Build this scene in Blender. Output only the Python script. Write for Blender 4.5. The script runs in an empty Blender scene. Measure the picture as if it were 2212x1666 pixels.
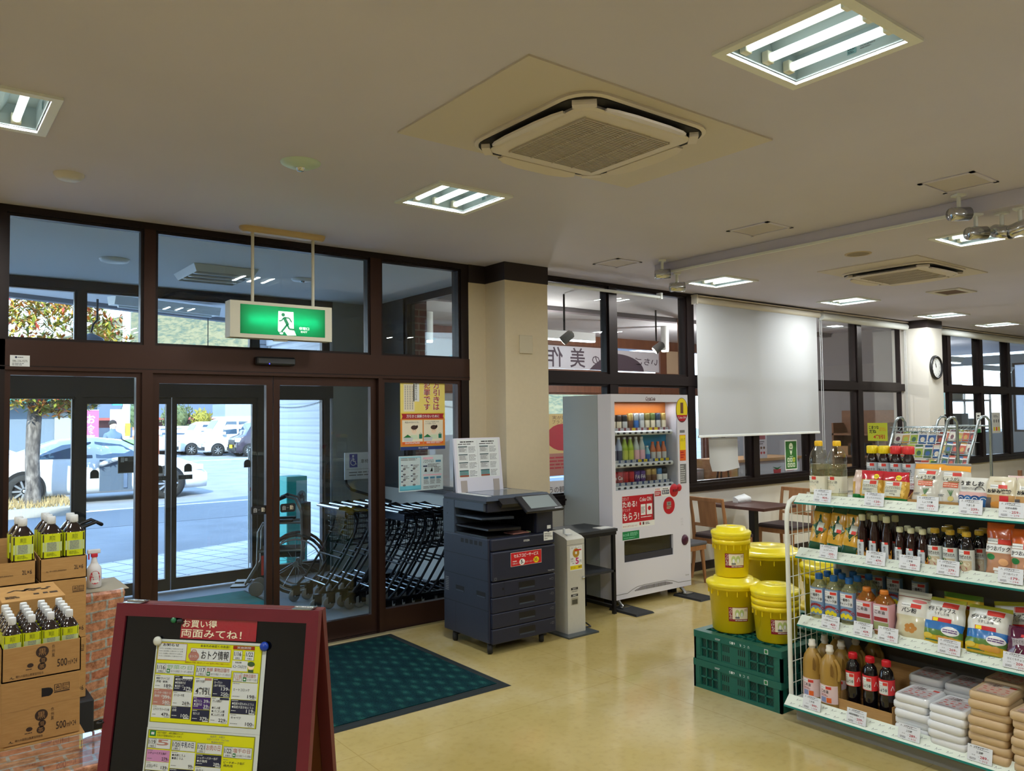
import bpy,math,random
from mathutils import Vector,Matrix
random.seed(7)
SC=bpy.context.scene
COL=SC.collection
# ---------------------------------------------------------------- camera
def _camera():
 yaw,pitch,roll=math.radians(37.652),math.radians(2.317),math.radians(-0.663)
 cy,sy,cp,sp=math.cos(yaw),math.sin(yaw),math.cos(pitch),math.sin(pitch)
 f=Vector((sy*cp,cy*cp,sp));r=Vector((cy,-sy,0));u=r.cross(f)
 r2=r*math.cos(roll)+u*math.sin(roll);u2=-r*math.sin(roll)+u*math.cos(roll)
 cam=bpy.data.cameras.new('camera');o=bpy.data.objects.new('camera',cam);COL.objects.link(o)
 cam.sensor_width=36;cam.lens=1708.4*36/2212;cam.clip_start=.05;cam.clip_end=500
 o.matrix_world=Matrix(((r2 .x,u2 .x,-f.x,0),(r2 .y,u2 .y,-f.y,0),(r2 .z,u2 .z,-f.z,1.65),(0,0,0,1)))
 SC.camera=o
_camera()
# ---------------------------------------------------------------- world, sun, exposure
w=bpy.data.worlds.new('sky');SC.world=w;w.use_nodes=True
_nt=w.node_tree;_bg=_nt.nodes['Background']
_tc=_nt.nodes.new('ShaderNodeTexCoord');_sx=_nt.nodes.new('ShaderNodeSeparateXYZ');_cr=_nt.nodes.new('ShaderNodeValToRGB')
_nt.links.new(_tc.outputs['Generated'],_sx.inputs[0]);_nt.links.new(_sx.outputs['Z'],_cr.inputs[0]);_nt.links.new(_cr.outputs[0],_bg.inputs[0])
_cr.color_ramp.elements[0].position=0.0;_cr.color_ramp.elements[0].color=(.80,.90,1,1)
_cr.color_ramp.elements[1].position=.55;_cr.color_ramp.elements[1].color=(.36,.58,1,1)
_bg.inputs[1].default_value=6.0
def sun():
 l=bpy.data.lights.new('sun','SUN');l.energy=12;l.angle=.009;l.color=(1,.95,.86)
 o=bpy.data.objects.new('sun',l);COL.objects.link(o);o.location=(-6,-12,14)
 o.rotation_euler=Vector((.42,.80,-.56)).to_track_quat('-Z','Y').to_euler()
sun()
CZ=2.953
D=5.525
LAMPS=[(2.54,1.51),(2.57,3.88),(6.30,4.82),(6.30,2.48),(8.64,4.82),(10.98,4.82),(12.86,4.86),(.24,3.82)]
HIDDEN_LAMPS=[(.2,1.4),(.2,-1.0),(2.55,-.9),(4.6,.3),(8.6,2.4),(11,2.4),(-2.2,3.8),(-2.2,1.4),(6.3,0.),(13.4,2.4)]
LAMP_W=25
for i,(x,y)in enumerate(LAMPS+HIDDEN_LAMPS):
 for k in(-.135,0,.135):
  l=bpy.data.lights.new('tube_light','AREA');l.shape='RECTANGLE';l.size=.03;l.size_y=.352;l.energy=LAMP_W/3;l.color=(.96,1,.98)
  o=bpy.data.objects.new('tube_light',l);COL.objects.link(o);o.location=(x+k,y,CZ+(.006 if i<len(LAMPS)else-.004))
SC.view_settings.view_transform='Standard';SC.view_settings.look='None'
SC.view_settings.gamma=1;SC.view_settings.use_curve_mapping=False
SC.view_settings.exposure=0.0
SC.cycles.max_bounces=8;SC.cycles.diffuse_bounces=4;SC.cycles.glossy_bounces=4
SC.cycles.transparent_max_bounces=24;SC.cycles.transmission_bounces=6
SC.cycles.caustics_reflective=False;SC.cycles.caustics_refractive=False
SC.cycles.sample_clamp_indirect=6
# ---------------------------------------------------------------- materials
def lin(c):return c/12.92 if c<=.04045 else((c+.055)/1.055)**2.4
def rgb(r,g,b):return(lin(r/255),lin(g/255),lin(b/255),1)
_mats={}
def mat(name,c=(128,128,128),rough=.5,metal=0,emit=0,spec=.5,trans=0,coat=0,alpha=1,noise=0,nscale=8,bump=0):
 if name in _mats:return _mats[name]
 m=bpy.data.materials.new(name);m.use_nodes=True;nt=m.node_tree;b=nt.nodes['Principled BSDF']
 col=rgb(*c)
 b.inputs['Base Color'].default_value=col;b.inputs['Roughness'].default_value=rough;b.inputs['Metallic'].default_value=metal
 b.inputs['Specular IOR Level'].default_value=spec;b.inputs['Coat Weight'].default_value=coat;b.inputs['Transmission Weight'].default_value=trans
 b.inputs['Alpha'].default_value=alpha
 if emit:
  b.inputs['Emission Color'].default_value=col;b.inputs['Emission Strength'].default_value=emit
 if noise or bump:
  n=nt.nodes.new('ShaderNodeTexNoise');n.inputs['Scale'].default_value=nscale;n.inputs['Detail'].default_value=4
  tc=nt.nodes.new('ShaderNodeTexCoord');nt.links.new(tc.outputs['Object'],n.inputs['Vector'])
  if noise:
   mx=nt.nodes.new('ShaderNodeMix');mx.data_type='RGBA'
   mx.inputs[6].default_value=tuple(x*(1-noise)for x in col[:3])+(1,);mx.inputs[7].default_value=tuple(min(1,x*(1+noise))for x in col[:3])+(1,)
   nt.links.new(n.outputs['Fac'],mx.inputs[0]);nt.links.new(mx.outputs[2],b.inputs['Base Color'])
  if bump:
   bp=nt.nodes.new('ShaderNodeBump');bp.inputs['Strength'].default_value=bump;bp.inputs['Distance'].default_value=.01
   nt.links.new(n.outputs['Fac'],bp.inputs['Height']);nt.links.new(bp.outputs[0],b.inputs['Normal'])
 _mats[name]=m;return m
def clear(name,tint=(255,255,255),base=.04,rough=.0,haze=0,hazec=(230,230,230)):
 """a thin see-through sheet: tinted transparency, mirror reflection growing towards grazing angles, optional haze"""
 if name in _mats:return _mats[name]
 m=bpy.data.materials.new(name);m.use_nodes=True;nt=m.node_tree;nt.nodes.clear()
 out=nt.nodes.new('ShaderNodeOutputMaterial');tr=nt.nodes.new('ShaderNodeBsdfTransparent');gl=nt.nodes.new('ShaderNodeBsdfGlossy')
 tr.inputs[0].default_value=rgb(*tint);gl.inputs['Roughness'].default_value=rough
 lw=nt.nodes.new('ShaderNodeLayerWeight');lw.inputs[0].default_value=.5
 p=nt.nodes.new('ShaderNodeMath');p.operation='POWER';p.inputs[1].default_value=4.0;nt.links.new(lw.outputs['Facing'],p.inputs[0])
 a=nt.nodes.new('ShaderNodeMath');a.operation='MULTIPLY_ADD';a.inputs[1].default_value=.8;a.inputs[2].default_value=base;nt.links.new(p.outputs[0],a.inputs[0])
 mx=nt.nodes.new('ShaderNodeMixShader');nt.links.new(a.outputs[0],mx.inputs[0]);nt.links.new(gl.outputs[0],mx.inputs[2])
 src=tr.outputs[0]
 if haze:
  df=nt.nodes.new('ShaderNodeBsdfDiffuse');df.inputs[0].default_value=rgb(*hazec)
  m2=nt.nodes.new('ShaderNodeMixShader');m2 .inputs[0].default_value=haze
  nt.links.new(src,m2 .inputs[1]);nt.links.new(df.outputs[0],m2 .inputs[2]);src=m2 .outputs[0]
 nt.links.new(src,mx.inputs[1]);nt.links.new(mx.outputs[0],out.inputs[0])
 _mats[name]=m;return m
def tex(name,build,rough=.5,spec=.5,coat=0):
 """procedural material: build(nt, coord_socket, bsdf) wires it"""
 if name in _mats:return _mats[name]
 m=bpy.data.materials.new(name);m.use_nodes=True;nt=m.node_tree;b=nt.nodes['Principled BSDF']
 b.inputs['Roughness'].default_value=rough;b.inputs['Specular IOR Level'].default_value=spec;b.inputs['Coat Weight'].default_value=coat
 tc=nt.nodes.new('ShaderNodeTexCoord');build(nt,tc.outputs['Object'],b)
 _mats[name]=m;return m
def ramp(nt,fac,stops):
 r=nt.nodes.new('ShaderNodeValToRGB');nt.links.new(fac,r.inputs[0]);e=r.color_ramp.elements
 while len(e)<len(stops):e.new(.5)
 for k,(p,c)in zip(e,stops):k.position=p;k.color=rgb(*c)
 return r.outputs[0]
def noise(nt,co,scale,detail=4,rough=.5):
 n=nt.nodes.new('ShaderNodeTexNoise');n.inputs['Scale'].default_value=scale;n.inputs['Detail'].default_value=detail;n.inputs['Roughness'].default_value=rough
 nt.links.new(co,n.inputs['Vector']);return n.outputs['Fac']
def bump(nt,h,b,strength=.2,dist=.01):
 bp=nt.nodes.new('ShaderNodeBump');bp.inputs['Strength'].default_value=strength;bp.inputs['Distance'].default_value=dist
 nt.links.new(h,bp.inputs['Height']);nt.links.new(bp.outputs[0],b.inputs['Normal'])
def mapping(nt,co,rot=(0,0,0),scale=(1,1,1)):
 mp=nt.nodes.new('ShaderNodeMapping');mp.inputs['Rotation'].default_value=rot;mp.inputs['Scale'].default_value=scale
 nt.links.new(co,mp.inputs[0]);return mp.outputs[0]
def wood(name,c1,c2,axis=0,rough=.45,scale=6):
 def f(nt,co,b):
  s=[14,14,14];s[axis]=.9
  mp=mapping(nt,co,scale=tuple(x*scale/6 for x in s))
  nt.links.new(ramp(nt,noise(nt,mp,1.6,6,.6),[(.3,c1),(.7,c2)]),b.inputs['Base Color'])
 return tex(name,f,rough)
 # ---------------------------------------------------------------- mesh builder
V=Vector
_tcache={};KIDS={}
def text_geo(s,bold=0.0):
 k=(s,bold)
 if k in _tcache:return _tcache[k]
 cu=bpy.data.curves.new('t','FONT');cu.body=s;cu.resolution_u=2;cu.offset=bold;cu.fill_mode='FRONT'
 o=bpy.data.objects.new('t',cu);COL.objects.link(o)
 dg=bpy.context.evaluated_depsgraph_get();me=bpy.data.meshes.new_from_object(o.evaluated_get(dg))
 vs=[(v.co.x,v.co.y)for v in me.vertices];fs=[tuple(p.vertices)for p in me.polygons]
 bpy.data.objects.remove(o);bpy.data.curves.remove(cu);bpy.data.meshes.remove(me)
 if vs:
  x0=min(v[0]for v in vs);x1=max(v[0]for v in vs);y0=min(v[1]for v in vs);y1=max(v[1]for v in vs)
  dx=max(x1-x0,1e-4);dy=max(y1-y0,1e-4)
  vs=[((x-x0)/dx,(y-y0)/dy)for x,y in vs]
  _tcache[k]=(vs,fs,dx/dy)
 else:_tcache[k]=([],[],1)
 return _tcache[k]
class MB:
 def __init__(s):s.v=[];s.f=[];s.mi=[];s.sm=[];s.mats=[]
 def m(s,mt):
  if mt not in s.mats:s.mats.append(mt)
  return s.mats.index(mt)
 def add(s,vs,fs,mt,smooth=False,T=None):
  n=len(s.v)
  s.v+=[tuple(T@V(p))for p in vs]if T is not None else[tuple(p)for p in vs]
  i=s.m(mt)
  for f in fs:s.f.append(tuple(n+k for k in f));s.mi.append(i);s.sm.append(smooth)
  return s
 def box(s,a,b,mt,T=None,r=0,faces=None):
  x0,y0,z0=[min(p,q)for p,q in zip(a,b)];x1,y1,z1=[max(p,q)for p,q in zip(a,b)]
  if r>0:
   r=min(r,(x1-x0)*.49,(y1-y0)*.49,(z1-z0)*.49)
   k=r*.293
   def ring(z,i):return[(x0+r,y0+i,z),(x1-r,y0+i,z),(x1-i-(r-i)*.293,y0+i+(r-i)*.293,z),(x1-i,y0+r,z),(x1-i,y1-r,z),(x1-i-(r-i)*.293,y1-i-(r-i)*.293,z),(x1-r,y1-i,z),(x0+r,y1-i,z),(x0+i+(r-i)*.293,y1-i-(r-i)*.293,z),(x0+i,y1-r,z),(x0+i,y0+r,z),(x0+i+(r-i)*.293,y0+i+(r-i)*.293,z)]
   R=[ring(z0,r*.9),ring(z0+k,k),ring(z0+r,0),ring(z1-r,0),ring(z1-k,k),ring(z1,r*.9)]
   return s.loft(R,mt,smooth=False,T=T)
  vs=[(x0,y0,z0),(x1,y0,z0),(x1,y1,z0),(x0,y1,z0),(x0,y0,z1),(x1,y0,z1),(x1,y1,z1),(x0,y1,z1)]
  return s.add(vs,[(0,3,2,1),(4,5,6,7),(0,1,5,4),(1,2,6,5),(2,3,7,6),(3,0,4,7)],mt,False,T)
 def loft(s,rings,mt,smooth=True,cap=(True,True),closed=True,T=None):
  n=len(rings[0]);vs=[p for r in rings for p in r];fs=[]
  for i in range(len(rings)-1):
   for j in range(n if closed else n-1):
    k=(j+1)%n;fs.append((i*n+j,i*n+k,(i+1)*n+k,(i+1)*n+j))
  s.add(vs,fs,mt,smooth,T)
  if cap[0]:s.add(rings[0],[tuple(range(n))[::-1]],mt,False,T)
  if cap[1]:s.add(rings[-1],[tuple(range(n))],mt,False,T)
  return s
 def lathe(s,prof,mt,c=(0,0,0),n=20,T=None,smooth=True,sq=0,cap=(True,True),sx=1,sy=1):
  """prof [(r,z)]; sq>0 squares the section off (0 round .. 1 square)"""
  def sec(r,z):
   o=[]
   for i in range(n):
    a=2*math.pi*(i+.5)/n;ca,sa=math.cos(a),math.sin(a)
    k=1
    if sq:p=2+sq*6;k=1/((abs(ca)**p+abs(sa)**p)**(1/p))
    o.append((c[0]+r*k*ca*sx,c[1]+r*k*sa*sy,c[2]+z))
   return o
  return s.loft([sec(r,z)for r,z in prof],mt,smooth,cap,T=T)
 def cyl(s,p,q,r,mt,r2=None,n=12,T=None,cap=(True,True)):
  return s.tube([p,q],r,mt,n,T=T,rs=[r,r if r2 is None else r2],cap=cap)
 def tube(s,pts,r,mt,n=8,closed=False,T=None,rs=None,cap=(True,True)):
  P=[V(p)for p in pts];R=[];N=len(P);up=None
  for i,p in enumerate(P):
   if closed:t=(P[(i+1)%N]-P[i-1])
   else:t=P[min(i+1,N-1)]-P[max(i-1,0)]
   t.normalize()
   if up is None:
    up=V((0,0,1))if abs(t.z)<.9 else V((1,0,0))
   a=up-t*up.dot(t)
   if a.length<1e-5:a=V((0,1,0))-t*t.y
   a.normalize();b=t.cross(a);up=a
   rr=rs[i]if rs else r
   R.append([tuple(p+(a*math.cos(2*math.pi*k/n)+b*math.sin(2*math.pi*k/n))*rr)for k in range(n)])
  if closed:R.append(R[0]);cap=(False,False)
  return s.loft(R,mt,True,cap,T=T)
 def prism(s,poly,a,b,mt,ax='z',T=None,smooth=False):
  """polygon in 2D extruded from a to b along axis ax"""
  def p3(u,v,h):return{'z':(u,v,h),'y':(u,h,v),'x':(h,u,v)}[ax]
  ar=sum(poly[i][0]*poly[(i+1)%len(poly)][1]-poly[(i+1)%len(poly)][0]*poly[i][1]for i in range(len(poly)))
  pl=poly if(ar>0)!=(ax=='y')else poly[::-1]
  lo,hi=min(a,b),max(a,b)
  R=[[p3(u,v,lo)for u,v in pl],[p3(u,v,hi)for u,v in pl]]
  return s.loft(R,mt,smooth,T=T)
 def sphere(s,c,r,mt,n=12,sc=(1,1,1),T=None):
  rings=[]
  for i in range(1,n//2):
   a=math.pi*i/(n//2)-math.pi/2
   rings.append([(c[0]+r*sc[0]*math.cos(a)*math.cos(2*math.pi*j/n),c[1]+r*sc[1]*math.cos(a)*math.sin(2*math.pi*j/n),c[2]+r*sc[2]*math.sin(a))for j in range(n)])
  lo=(c[0],c[1],c[2]-r*sc[2]);hi=(c[0],c[1],c[2]+r*sc[2]);k=len(rings)
  vs=[p for q in rings for p in q]+[lo,hi];fs=[]
  for i in range(k-1):
   for j in range(n):fs.append((i*n+j,i*n+(j+1)%n,(i+1)*n+(j+1)%n,(i+1)*n+j))
  for j in range(n):fs.append((j,k*n,(j+1)%n));fs.append(((k-1)*n+j,(k-1)*n+(j+1)%n,k*n+1))
  fs=[(f[1],f[0],f[2])if len(f)==3 and k*n in f else f for f in fs]
  return s.add(vs,fs,mt,True,T)
 def build(s,name,parent=None,loc=None):
  me=bpy.data.meshes.new(name);me.from_pydata(s.v,[],s.f)
  for mt in s.mats:me.materials.append(mt)
  me.polygons.foreach_set('material_index',s.mi);me.polygons.foreach_set('use_smooth',s.sm);me.update()
  o=bpy.data.objects.new(name,me);COL.objects.link(o)
  if parent is not None:o.parent=parent;KIDS.setdefault(parent.name,[]).append(o)
  if loc is not None:o.location=loc
  return o
def flat(o,u,v):
 o,u,v=V(o),V(u).normalized(),V(v).normalized();n=u.cross(v)
 return lambda a,b,h:o+u*a+v*b+n*h
def cylmap(c,r,z0,a0=-math.pi/2,sq=0,sx=1,sy=1):
 """wraps u (metres along the girth, 0 at angle a0) and v (height over z0) round an upright bottle"""
 def f(u,v,h):
  a=a0+u/r;k=1
  if sq:p=2+sq*6;k=1/((abs(math.cos(a))**p+abs(math.sin(a))**p)**(1/p))
  return V((c[0]+(r*k+h)*math.cos(a)*sx,c[1]+(r*k+h)*math.sin(a)*sy,z0+v))
 return f
class Art:
 """flat printing laid on a surface through a map (u, v, height) -> point"""
 def __init__(s,mb,mp,e=.0006,nx=1):s.mb,s.mp,s.e,s.nx,s.l=mb,mp,e,nx,1
 def rect(s,x0,y0,x1,y1,mt,l=None,nx=None):
  h=s.e*(l if l is not None else s.l);n=nx or s.nx
  if s.nx>1:n=max(1,int(math.ceil(s.nx*abs(x1-x0)/.05)))
  vs=[]
  for i in range(n+1):
   u=x0+(x1-x0)*i/n;vs+=[s.mp(u,y0,h),s.mp(u,y1,h)]
  s.mb.add(vs,[(2*i,2*i+2,2*i+3,2*i+1)for i in range(n)],mt);return s
 def poly(s,pts,mt,l=None):
  h=s.e*(l if l is not None else s.l);ar=sum(pts[i][0]*pts[(i+1)%len(pts)][1]-pts[(i+1)%len(pts)][0]*pts[i][1]for i in range(len(pts)))
  if ar<0:pts=pts[::-1]
  s.mb.add([s.mp(u,v,h)for u,v in pts],[tuple(range(len(pts)))],mt);return s
 def ell(s,cx,cy,rx,ry,mt,l=None,n=20,a0=0,a1=2*math.pi):
  return s.poly([(cx+rx*math.cos(a0+(a1-a0)*i/n),cy+ry*math.sin(a0+(a1-a0)*i/n))for i in range(n if a1-a0>6.2 else n+1)],mt,l)
 def text(s,t,x0,y0,x1,y1,mt,l=2,bold=.0,fit=False):
  vs,fs,asp=text_geo(t,bold);h=s.e*l;w,hh=x1-x0,y1-y0
  if fit:
   if w/hh>asp:d=w-hh*asp;x0+=d/2;w-=d
   else:d=hh-w/asp;y0+=d/2;hh-=d
  s.mb.add([s.mp(x0+a*w,y0+b*hh,h)for a,b in vs],fs,mt);return s
 def vtext(s,t,x0,y0,x1,y1,mt,l=2,bold=0):
  n=len(t);st=(y1-y0)/n
  for i,ch in enumerate(t):
   if ch in 'ー～':s.rect((x0+x1)/2-.06*(x1-x0),y1-(i+.9)*st,(x0+x1)/2+.06*(x1-x0),y1-(i+.1)*st,mt,l)
   elif ch!=' ':s.text(ch,x0,y1-(i+.94)*st,x1,y1-(i+.06)*st,mt,l,bold)
  return s
 def lines(s,x0,y0,x1,y1,n,mt,l=2,fill=.45,rag=True):
  st=(y1-y0)/n
  for i in range(n):
   k=1 if not rag else random.uniform(.6,1)
   x=x0
   while x<x0+(x1-x0)*k:
    q=min(x+(x1-x0)*random.uniform(.12,.4),x0+(x1-x0)*k)
    s.rect(x,y1-(i+.5+fill/2)*st,q,y1-(i+.5-fill/2)*st,mt,l);x=q+(x1-x0)*.03
  return s
 def frame(s,x0,y0,x1,y1,t,mt,l=2):
  s.rect(x0,y0,x1,y0+t,mt,l);s.rect(x0,y1-t,x1,y1,mt,l);s.rect(x0,y0+t,x0+t,y1-t,mt,l);s.rect(x1-t,y0+t,x1,y1-t,mt,l);return s
 def stroke(s,pts,w,mt,l=2):
  for(a,b),(c,d)in zip(pts,pts[1:]):
   dx,dy=c-a,d-b;L=math.hypot(dx,dy)or 1;nx,ny=-dy/L*w/2,dx/L*w/2
   s.poly([(a+nx,b+ny),(c+nx,d+ny),(c-nx,d-ny),(a-nx,b-ny)],mt,l)
  return s
  # ---------------------------------------------------------------- scene graph
def tag(o,label,cat,group=None):
 o['label']=label;o['category']=cat
 if group:o['group']=group
 return o
def thing(name,label,cat,loc=(0,0,0),rz=0,group=None):
 o=bpy.data.objects.new(name,None);COL.objects.link(o);o.empty_display_size=.05
 o.location=loc;o.rotation_euler=(0,0,rz);return tag(o,label,cat,group)
def struct(o):
 o['kind']='structure';return o
def part_label(o,label):o['label']=label;return o
def dup(root,loc,rz=None,label=None,group=None,rot=None):
 def cp(o,par):
  c=o.copy();COL.objects.link(c)
  if par is not None:c.parent=par;KIDS.setdefault(par.name,[]).append(c)
  for k in KIDS.get(o.name,[]):cp(k,c)
  return c
 c=cp(root,None);c.location=loc
 if rz is not None:c.rotation_euler=(0,0,rz)
 if rot is not None:c.rotation_euler=rot
 if label:c['label']=label
 if group:c['group']=group
 return c
def arc(cx,cy,r,a0,a1,n):return[(cx+r*math.cos(math.radians(a0+(a1-a0)*i/n)),cy+r*math.sin(math.radians(a0+(a1-a0)*i/n)))for i in range(n+1)]
ORD=['first','second','third','fourth','fifth','sixth','seventh','eighth','ninth','tenth']
# shared colours
WHITE=mat('white_print',(238,240,240),.5);BLACK=mat('black_print',(22,22,26),.5);RED=mat('red_print',(200,24,36),.45)
GREY=mat('grey_print',(120,122,126),.5);LGREY=mat('light_grey_print',(205,208,210),.5);NAVY=mat('navy_print',(30,40,78),.5)
YELLOW=mat('yellow_print',(244,220,20),.5);GREEN=mat('green_print',(28,120,60),.5);BLUE=mat('blue_print',(50,110,190),.5)
ORANGE=mat('orange_print',(235,105,40),.5);PINK=mat('pink_print',(240,190,205),.5);CYAN=mat('cyan_print',(110,200,225),.5)
CREAM=mat('cream_print',(240,230,205),.5);BROWN=mat('brown_print',(110,70,45),.5);PURPLE=mat('purple_print',(92,44,128),.5)
GLASS=clear('window_glass',(246,250,250),.035);PLASTIC=clear('clear_plastic',(250,252,252),.06)
BRONZE=mat('bronze_aluminium',(66,44,36),.32,.55,noise=.1,nscale=3)
DBRONZE=mat('dark_bronze_aluminium',(38,28,27),.35,.5)
STEEL=mat('chrome_steel',(205,208,212),.18,1);BLK=mat('black_plastic',(24,24,28),.42);RUBBER=mat('black_rubber',(22,22,23),.75)
# ================================================================ THE ROOM
def m_floor(nt,co,b):
 n1=noise(nt,co,.55,5,.6);n2=noise(nt,co,26,3)
 base=ramp(nt,n1,[(.36,(172,152,92)),(.5,(186,166,108)),(.62,(198,182,138))])
 br=nt.nodes.new('ShaderNodeTexBrick');br.offset=0;br.inputs['Scale'].default_value=1;br.inputs['Mortar Size'].default_value=.0025
 br.inputs['Brick Width'].default_value=1.8;br.inputs['Row Height'].default_value=1.8;br.inputs['Mortar Smooth'].default_value=.2
 br.inputs['Color1'].default_value=br.inputs['Color2'].default_value=(1,1,1,1);br.inputs['Mortar'].default_value=(.8,.76,.66,1)
 nt.links.new(co,br.inputs['Vector'])
 mx=nt.nodes.new('ShaderNodeMix');mx.data_type='RGBA';mx.blend_type='MULTIPLY';mx.inputs[0].default_value=1
 nt.links.new(base,mx.inputs[6]);nt.links.new(br.outputs['Color'],mx.inputs[7])
 sp=ramp(nt,n2,[(.25,(235,232,225)),(.5,(255,255,255))])
 m2=nt.nodes.new('ShaderNodeMix');m2 .data_type='RGBA';m2 .blend_type='MULTIPLY';m2 .inputs[0].default_value=.6
 nt.links.new(mx.outputs[2],m2 .inputs[6]);nt.links.new(sp,m2 .inputs[7]);nt.links.new(m2 .outputs[2],b.inputs['Base Color'])
 rr=nt.nodes.new('ShaderNodeMapRange');rr.inputs[3].default_value=.05;rr.inputs[4].default_value=.18
 nt.links.new(noise(nt,co,1.3,3),rr.inputs[0]);nt.links.new(rr.outputs[0],b.inputs['Roughness'])
 bump(nt,noise(nt,co,3,2),b,.04,.01)
FLOOR=tex('yellow_vinyl_floor',m_floor,.2,.5)
def m_ceil(nt,co,b):
 nt.links.new(ramp(nt,noise(nt,co,.9,4),[(.3,(203,201,222)),(.7,(211,208,228))]),b.inputs['Base Color'])
 bump(nt,noise(nt,co,60,3),b,.05,.004)
CEIL=tex('ceiling_paint',m_ceil,.75,.3)
WALLW=mat('white_wall_paint',(226,222,214),.6,noise=.03,nscale=5);CREAMW=mat('cream_wall_paper',(214,200,172),.65,noise=.04,nscale=30,bump=.03)
DARKBAND=mat('dark_brown_trim',(38,28,28),.5)
struct(MB().box((-5,-5,-.12),(20,D+.1,0),FLOOR).build('floor'))
def ceiling():
 xs={-5.,20.};ys={-5.,D};H=[]
 for x,y in LAMPS:
  H.append((x-.22,y-.22,x+.22,y+.22));xs|={x-.22,x+.22};ys|={y-.22,y+.22}
 xs=sorted(xs);ys=sorted(ys);mb=MB()
 for i in range(len(xs)-1):
  for j in range(len(ys)-1):
   cx,cy=(xs[i]+xs[i+1])/2,(ys[j]+ys[j+1])/2
   if any(a<cx<c and b<cy<d for a,b,c,d in H):continue
   mb.add([(xs[i],ys[j],CZ),(xs[i],ys[j+1],CZ),(xs[i+1],ys[j+1],CZ),(xs[i+1],ys[j],CZ)],[(0,1,2,3)],CEIL)
 mb.box((5.14,1.75,CZ-.095),(5.5,4.62,CZ-.001),CEIL)
 mb.box((-5,-5,CZ+.16),(20,D,CZ+.2),CEIL)
 struct(mb.build('ceiling'))
ceiling()
# shop walls outside the picture close the room
struct(MB().box((-5.1,-5,0),(-5,D,CZ),WALLW).build('wall_left'))
struct(MB().box((-5,-5.1,0),(20,-5,CZ),WALLW).build('wall_back'))
struct(MB().box((20,-5,0),(20.1,D,CZ),WALLW).build('wall_right'))
# ---- front wall pieces
wf=MB().box((-5,D,0),(.40,D+.12,CZ),CREAMW).box((4.43,D,0),(18,D+.14,.84),WALLW)
wf.box((3.79,D-.02,0),(3.97,D+.12,CZ-.152),CREAMW).box((3.79,D-.03,CZ-.152),(3.97,D+.12,CZ),DARKBAND)
struct(wf.build('wall_front'))
struct(MB().box((4.43,D-.012,0),(11.31,D,.09),DARKBAND).build('baseboard_front'))
col=MB().box((3.965,5.224,0),(4.43,D+.14,CZ-.152),CREAMW).box((3.96,5.219,CZ-.152),(4.435,D+.14,CZ),DARKBAND)
struct(col.build('wall_column'))
col=MB().box((11.31,5.164,0),(11.75,D+.14,CZ-.11),WALLW).box((11.305,5.159,CZ-.11),(11.755,D+.14,CZ),DARKBAND)
struct(col.build('wall_pillar'))
# ---- entrance screen
def bars(mb,x0,x1,z0,z1,t,y0,y1,mt,tb=None,tt=None):
 tb=t if tb is None else tb;tt=t if tt is None else tt
 mb.box((x0,y0,z0),(x0+t,y1,z1),mt).box((x1-t,y0,z0),(x1,y1,z1),mt)
 mb.box((x0+t,y0,z0),(x1-t,y1,z0+tb),mt).box((x0+t,y0,z1-tt),(x1-t,y1,z1),mt);return mb
_wn=[0]
def window(x0,x1,z0,z1,t=.03,y=D,d=.05,mt=None,tb=None,tt=None,glass=None,name=None):
 _wn[0]+=1
 o=struct(bars(MB(),x0,x1,z0,z1,t,y-.005,y+d,mt or DBRONZE,tb,tt).build(name or 'window_%d'%_wn[0]))
 tb=t if tb is None else tb;tt=t if tt is None else tt
 MB().box((x0+t,y+d*.45,z0+tb),(x1-t,y+d*.45+.006,z1-tt),glass or GLASS).build('glass',o);return o
_tn=[0]
def trim(mb):
 _tn[0]+=1;return struct(mb.build('trim_%d'%_tn[0]))
HT,HB=2.147,1.967
trim(MB().box((.40,D-.03,HB),(3.79,D+.13,HT),BRONZE).box((.40,D-.032,HB+.02),(3.79,D-.03,HB+.026),DBRONZE))
trim(MB().box((.40,D-.02,CZ-.045),(3.79,D+.1,CZ),DBRONZE))
trim(MB().box((.40,D-.03,0),(.475,D+.12,CZ-.045),DBRONZE))
trim(MB().box((1.235,D-.02,HT),(1.305,D+.10,CZ-.045),BRONZE))
trim(MB().box((2.87,D-.02,HT),(2.962,D+.10,CZ-.045),BRONZE))
trim(MB().box((3.715,D-.02,0),(3.79,D+.12,CZ-.045),DBRONZE))
trim(MB().box((1.225,D-.03,0),(1.29,D+.11,HB),BRONZE))
trim(MB().box((2.93,D-.03,0),(2.966,D+.11,HB),BRONZE))
trim(MB().box((.45,D-.04,0),(3.75,D+.14,.014),STEEL))
window(.475,1.235,HT,CZ-.045,.018);window(1.305,2.87,HT,CZ-.045,.018);window(2.962,3.715,HT,CZ-.045,.018)
window(.475,1.225,.014,HB,.03,tb=.15,mt=BRONZE);window(2.966,3.715,.014,HB,.03,tb=.16,mt=BRONZE)
def sticker_jidou(mb,mp,w=.115,h=.062):
 a=Art(mb,mp);r=.016
 a.poly(arc(r,r,r,180,270,5)+arc(w-r,r,r,270,360,5)+arc(w-r,h-r,r,0,90,5)+arc(r,h-r,r,90,180,5),BLACK)
 a.text('自',.018,.016,.04,.048,LGREY);a.text('動',.072,.016,.098,.048,CREAM);a.rect(.048,.03,.064,.034,GREY,2)
def leaf(n,x0,x1,y,rail=.065,stile=.046,inner=True,mt=BRONZE,top=HB,bot=.15):
 o=struct(bars(MB(),x0,x1,.016,top,stile,y,y+.045,mt,bot-.016,rail).build('door_%d'%n))
 MB().box((x0+stile,y+.02,bot),(x1-stile,y+.026,top-rail),GLASS).build('glass',o);return o
d1=leaf(1,1.292,2.103,D+.01);d2=leaf(2,2.109,2.928,D+.01)
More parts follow.
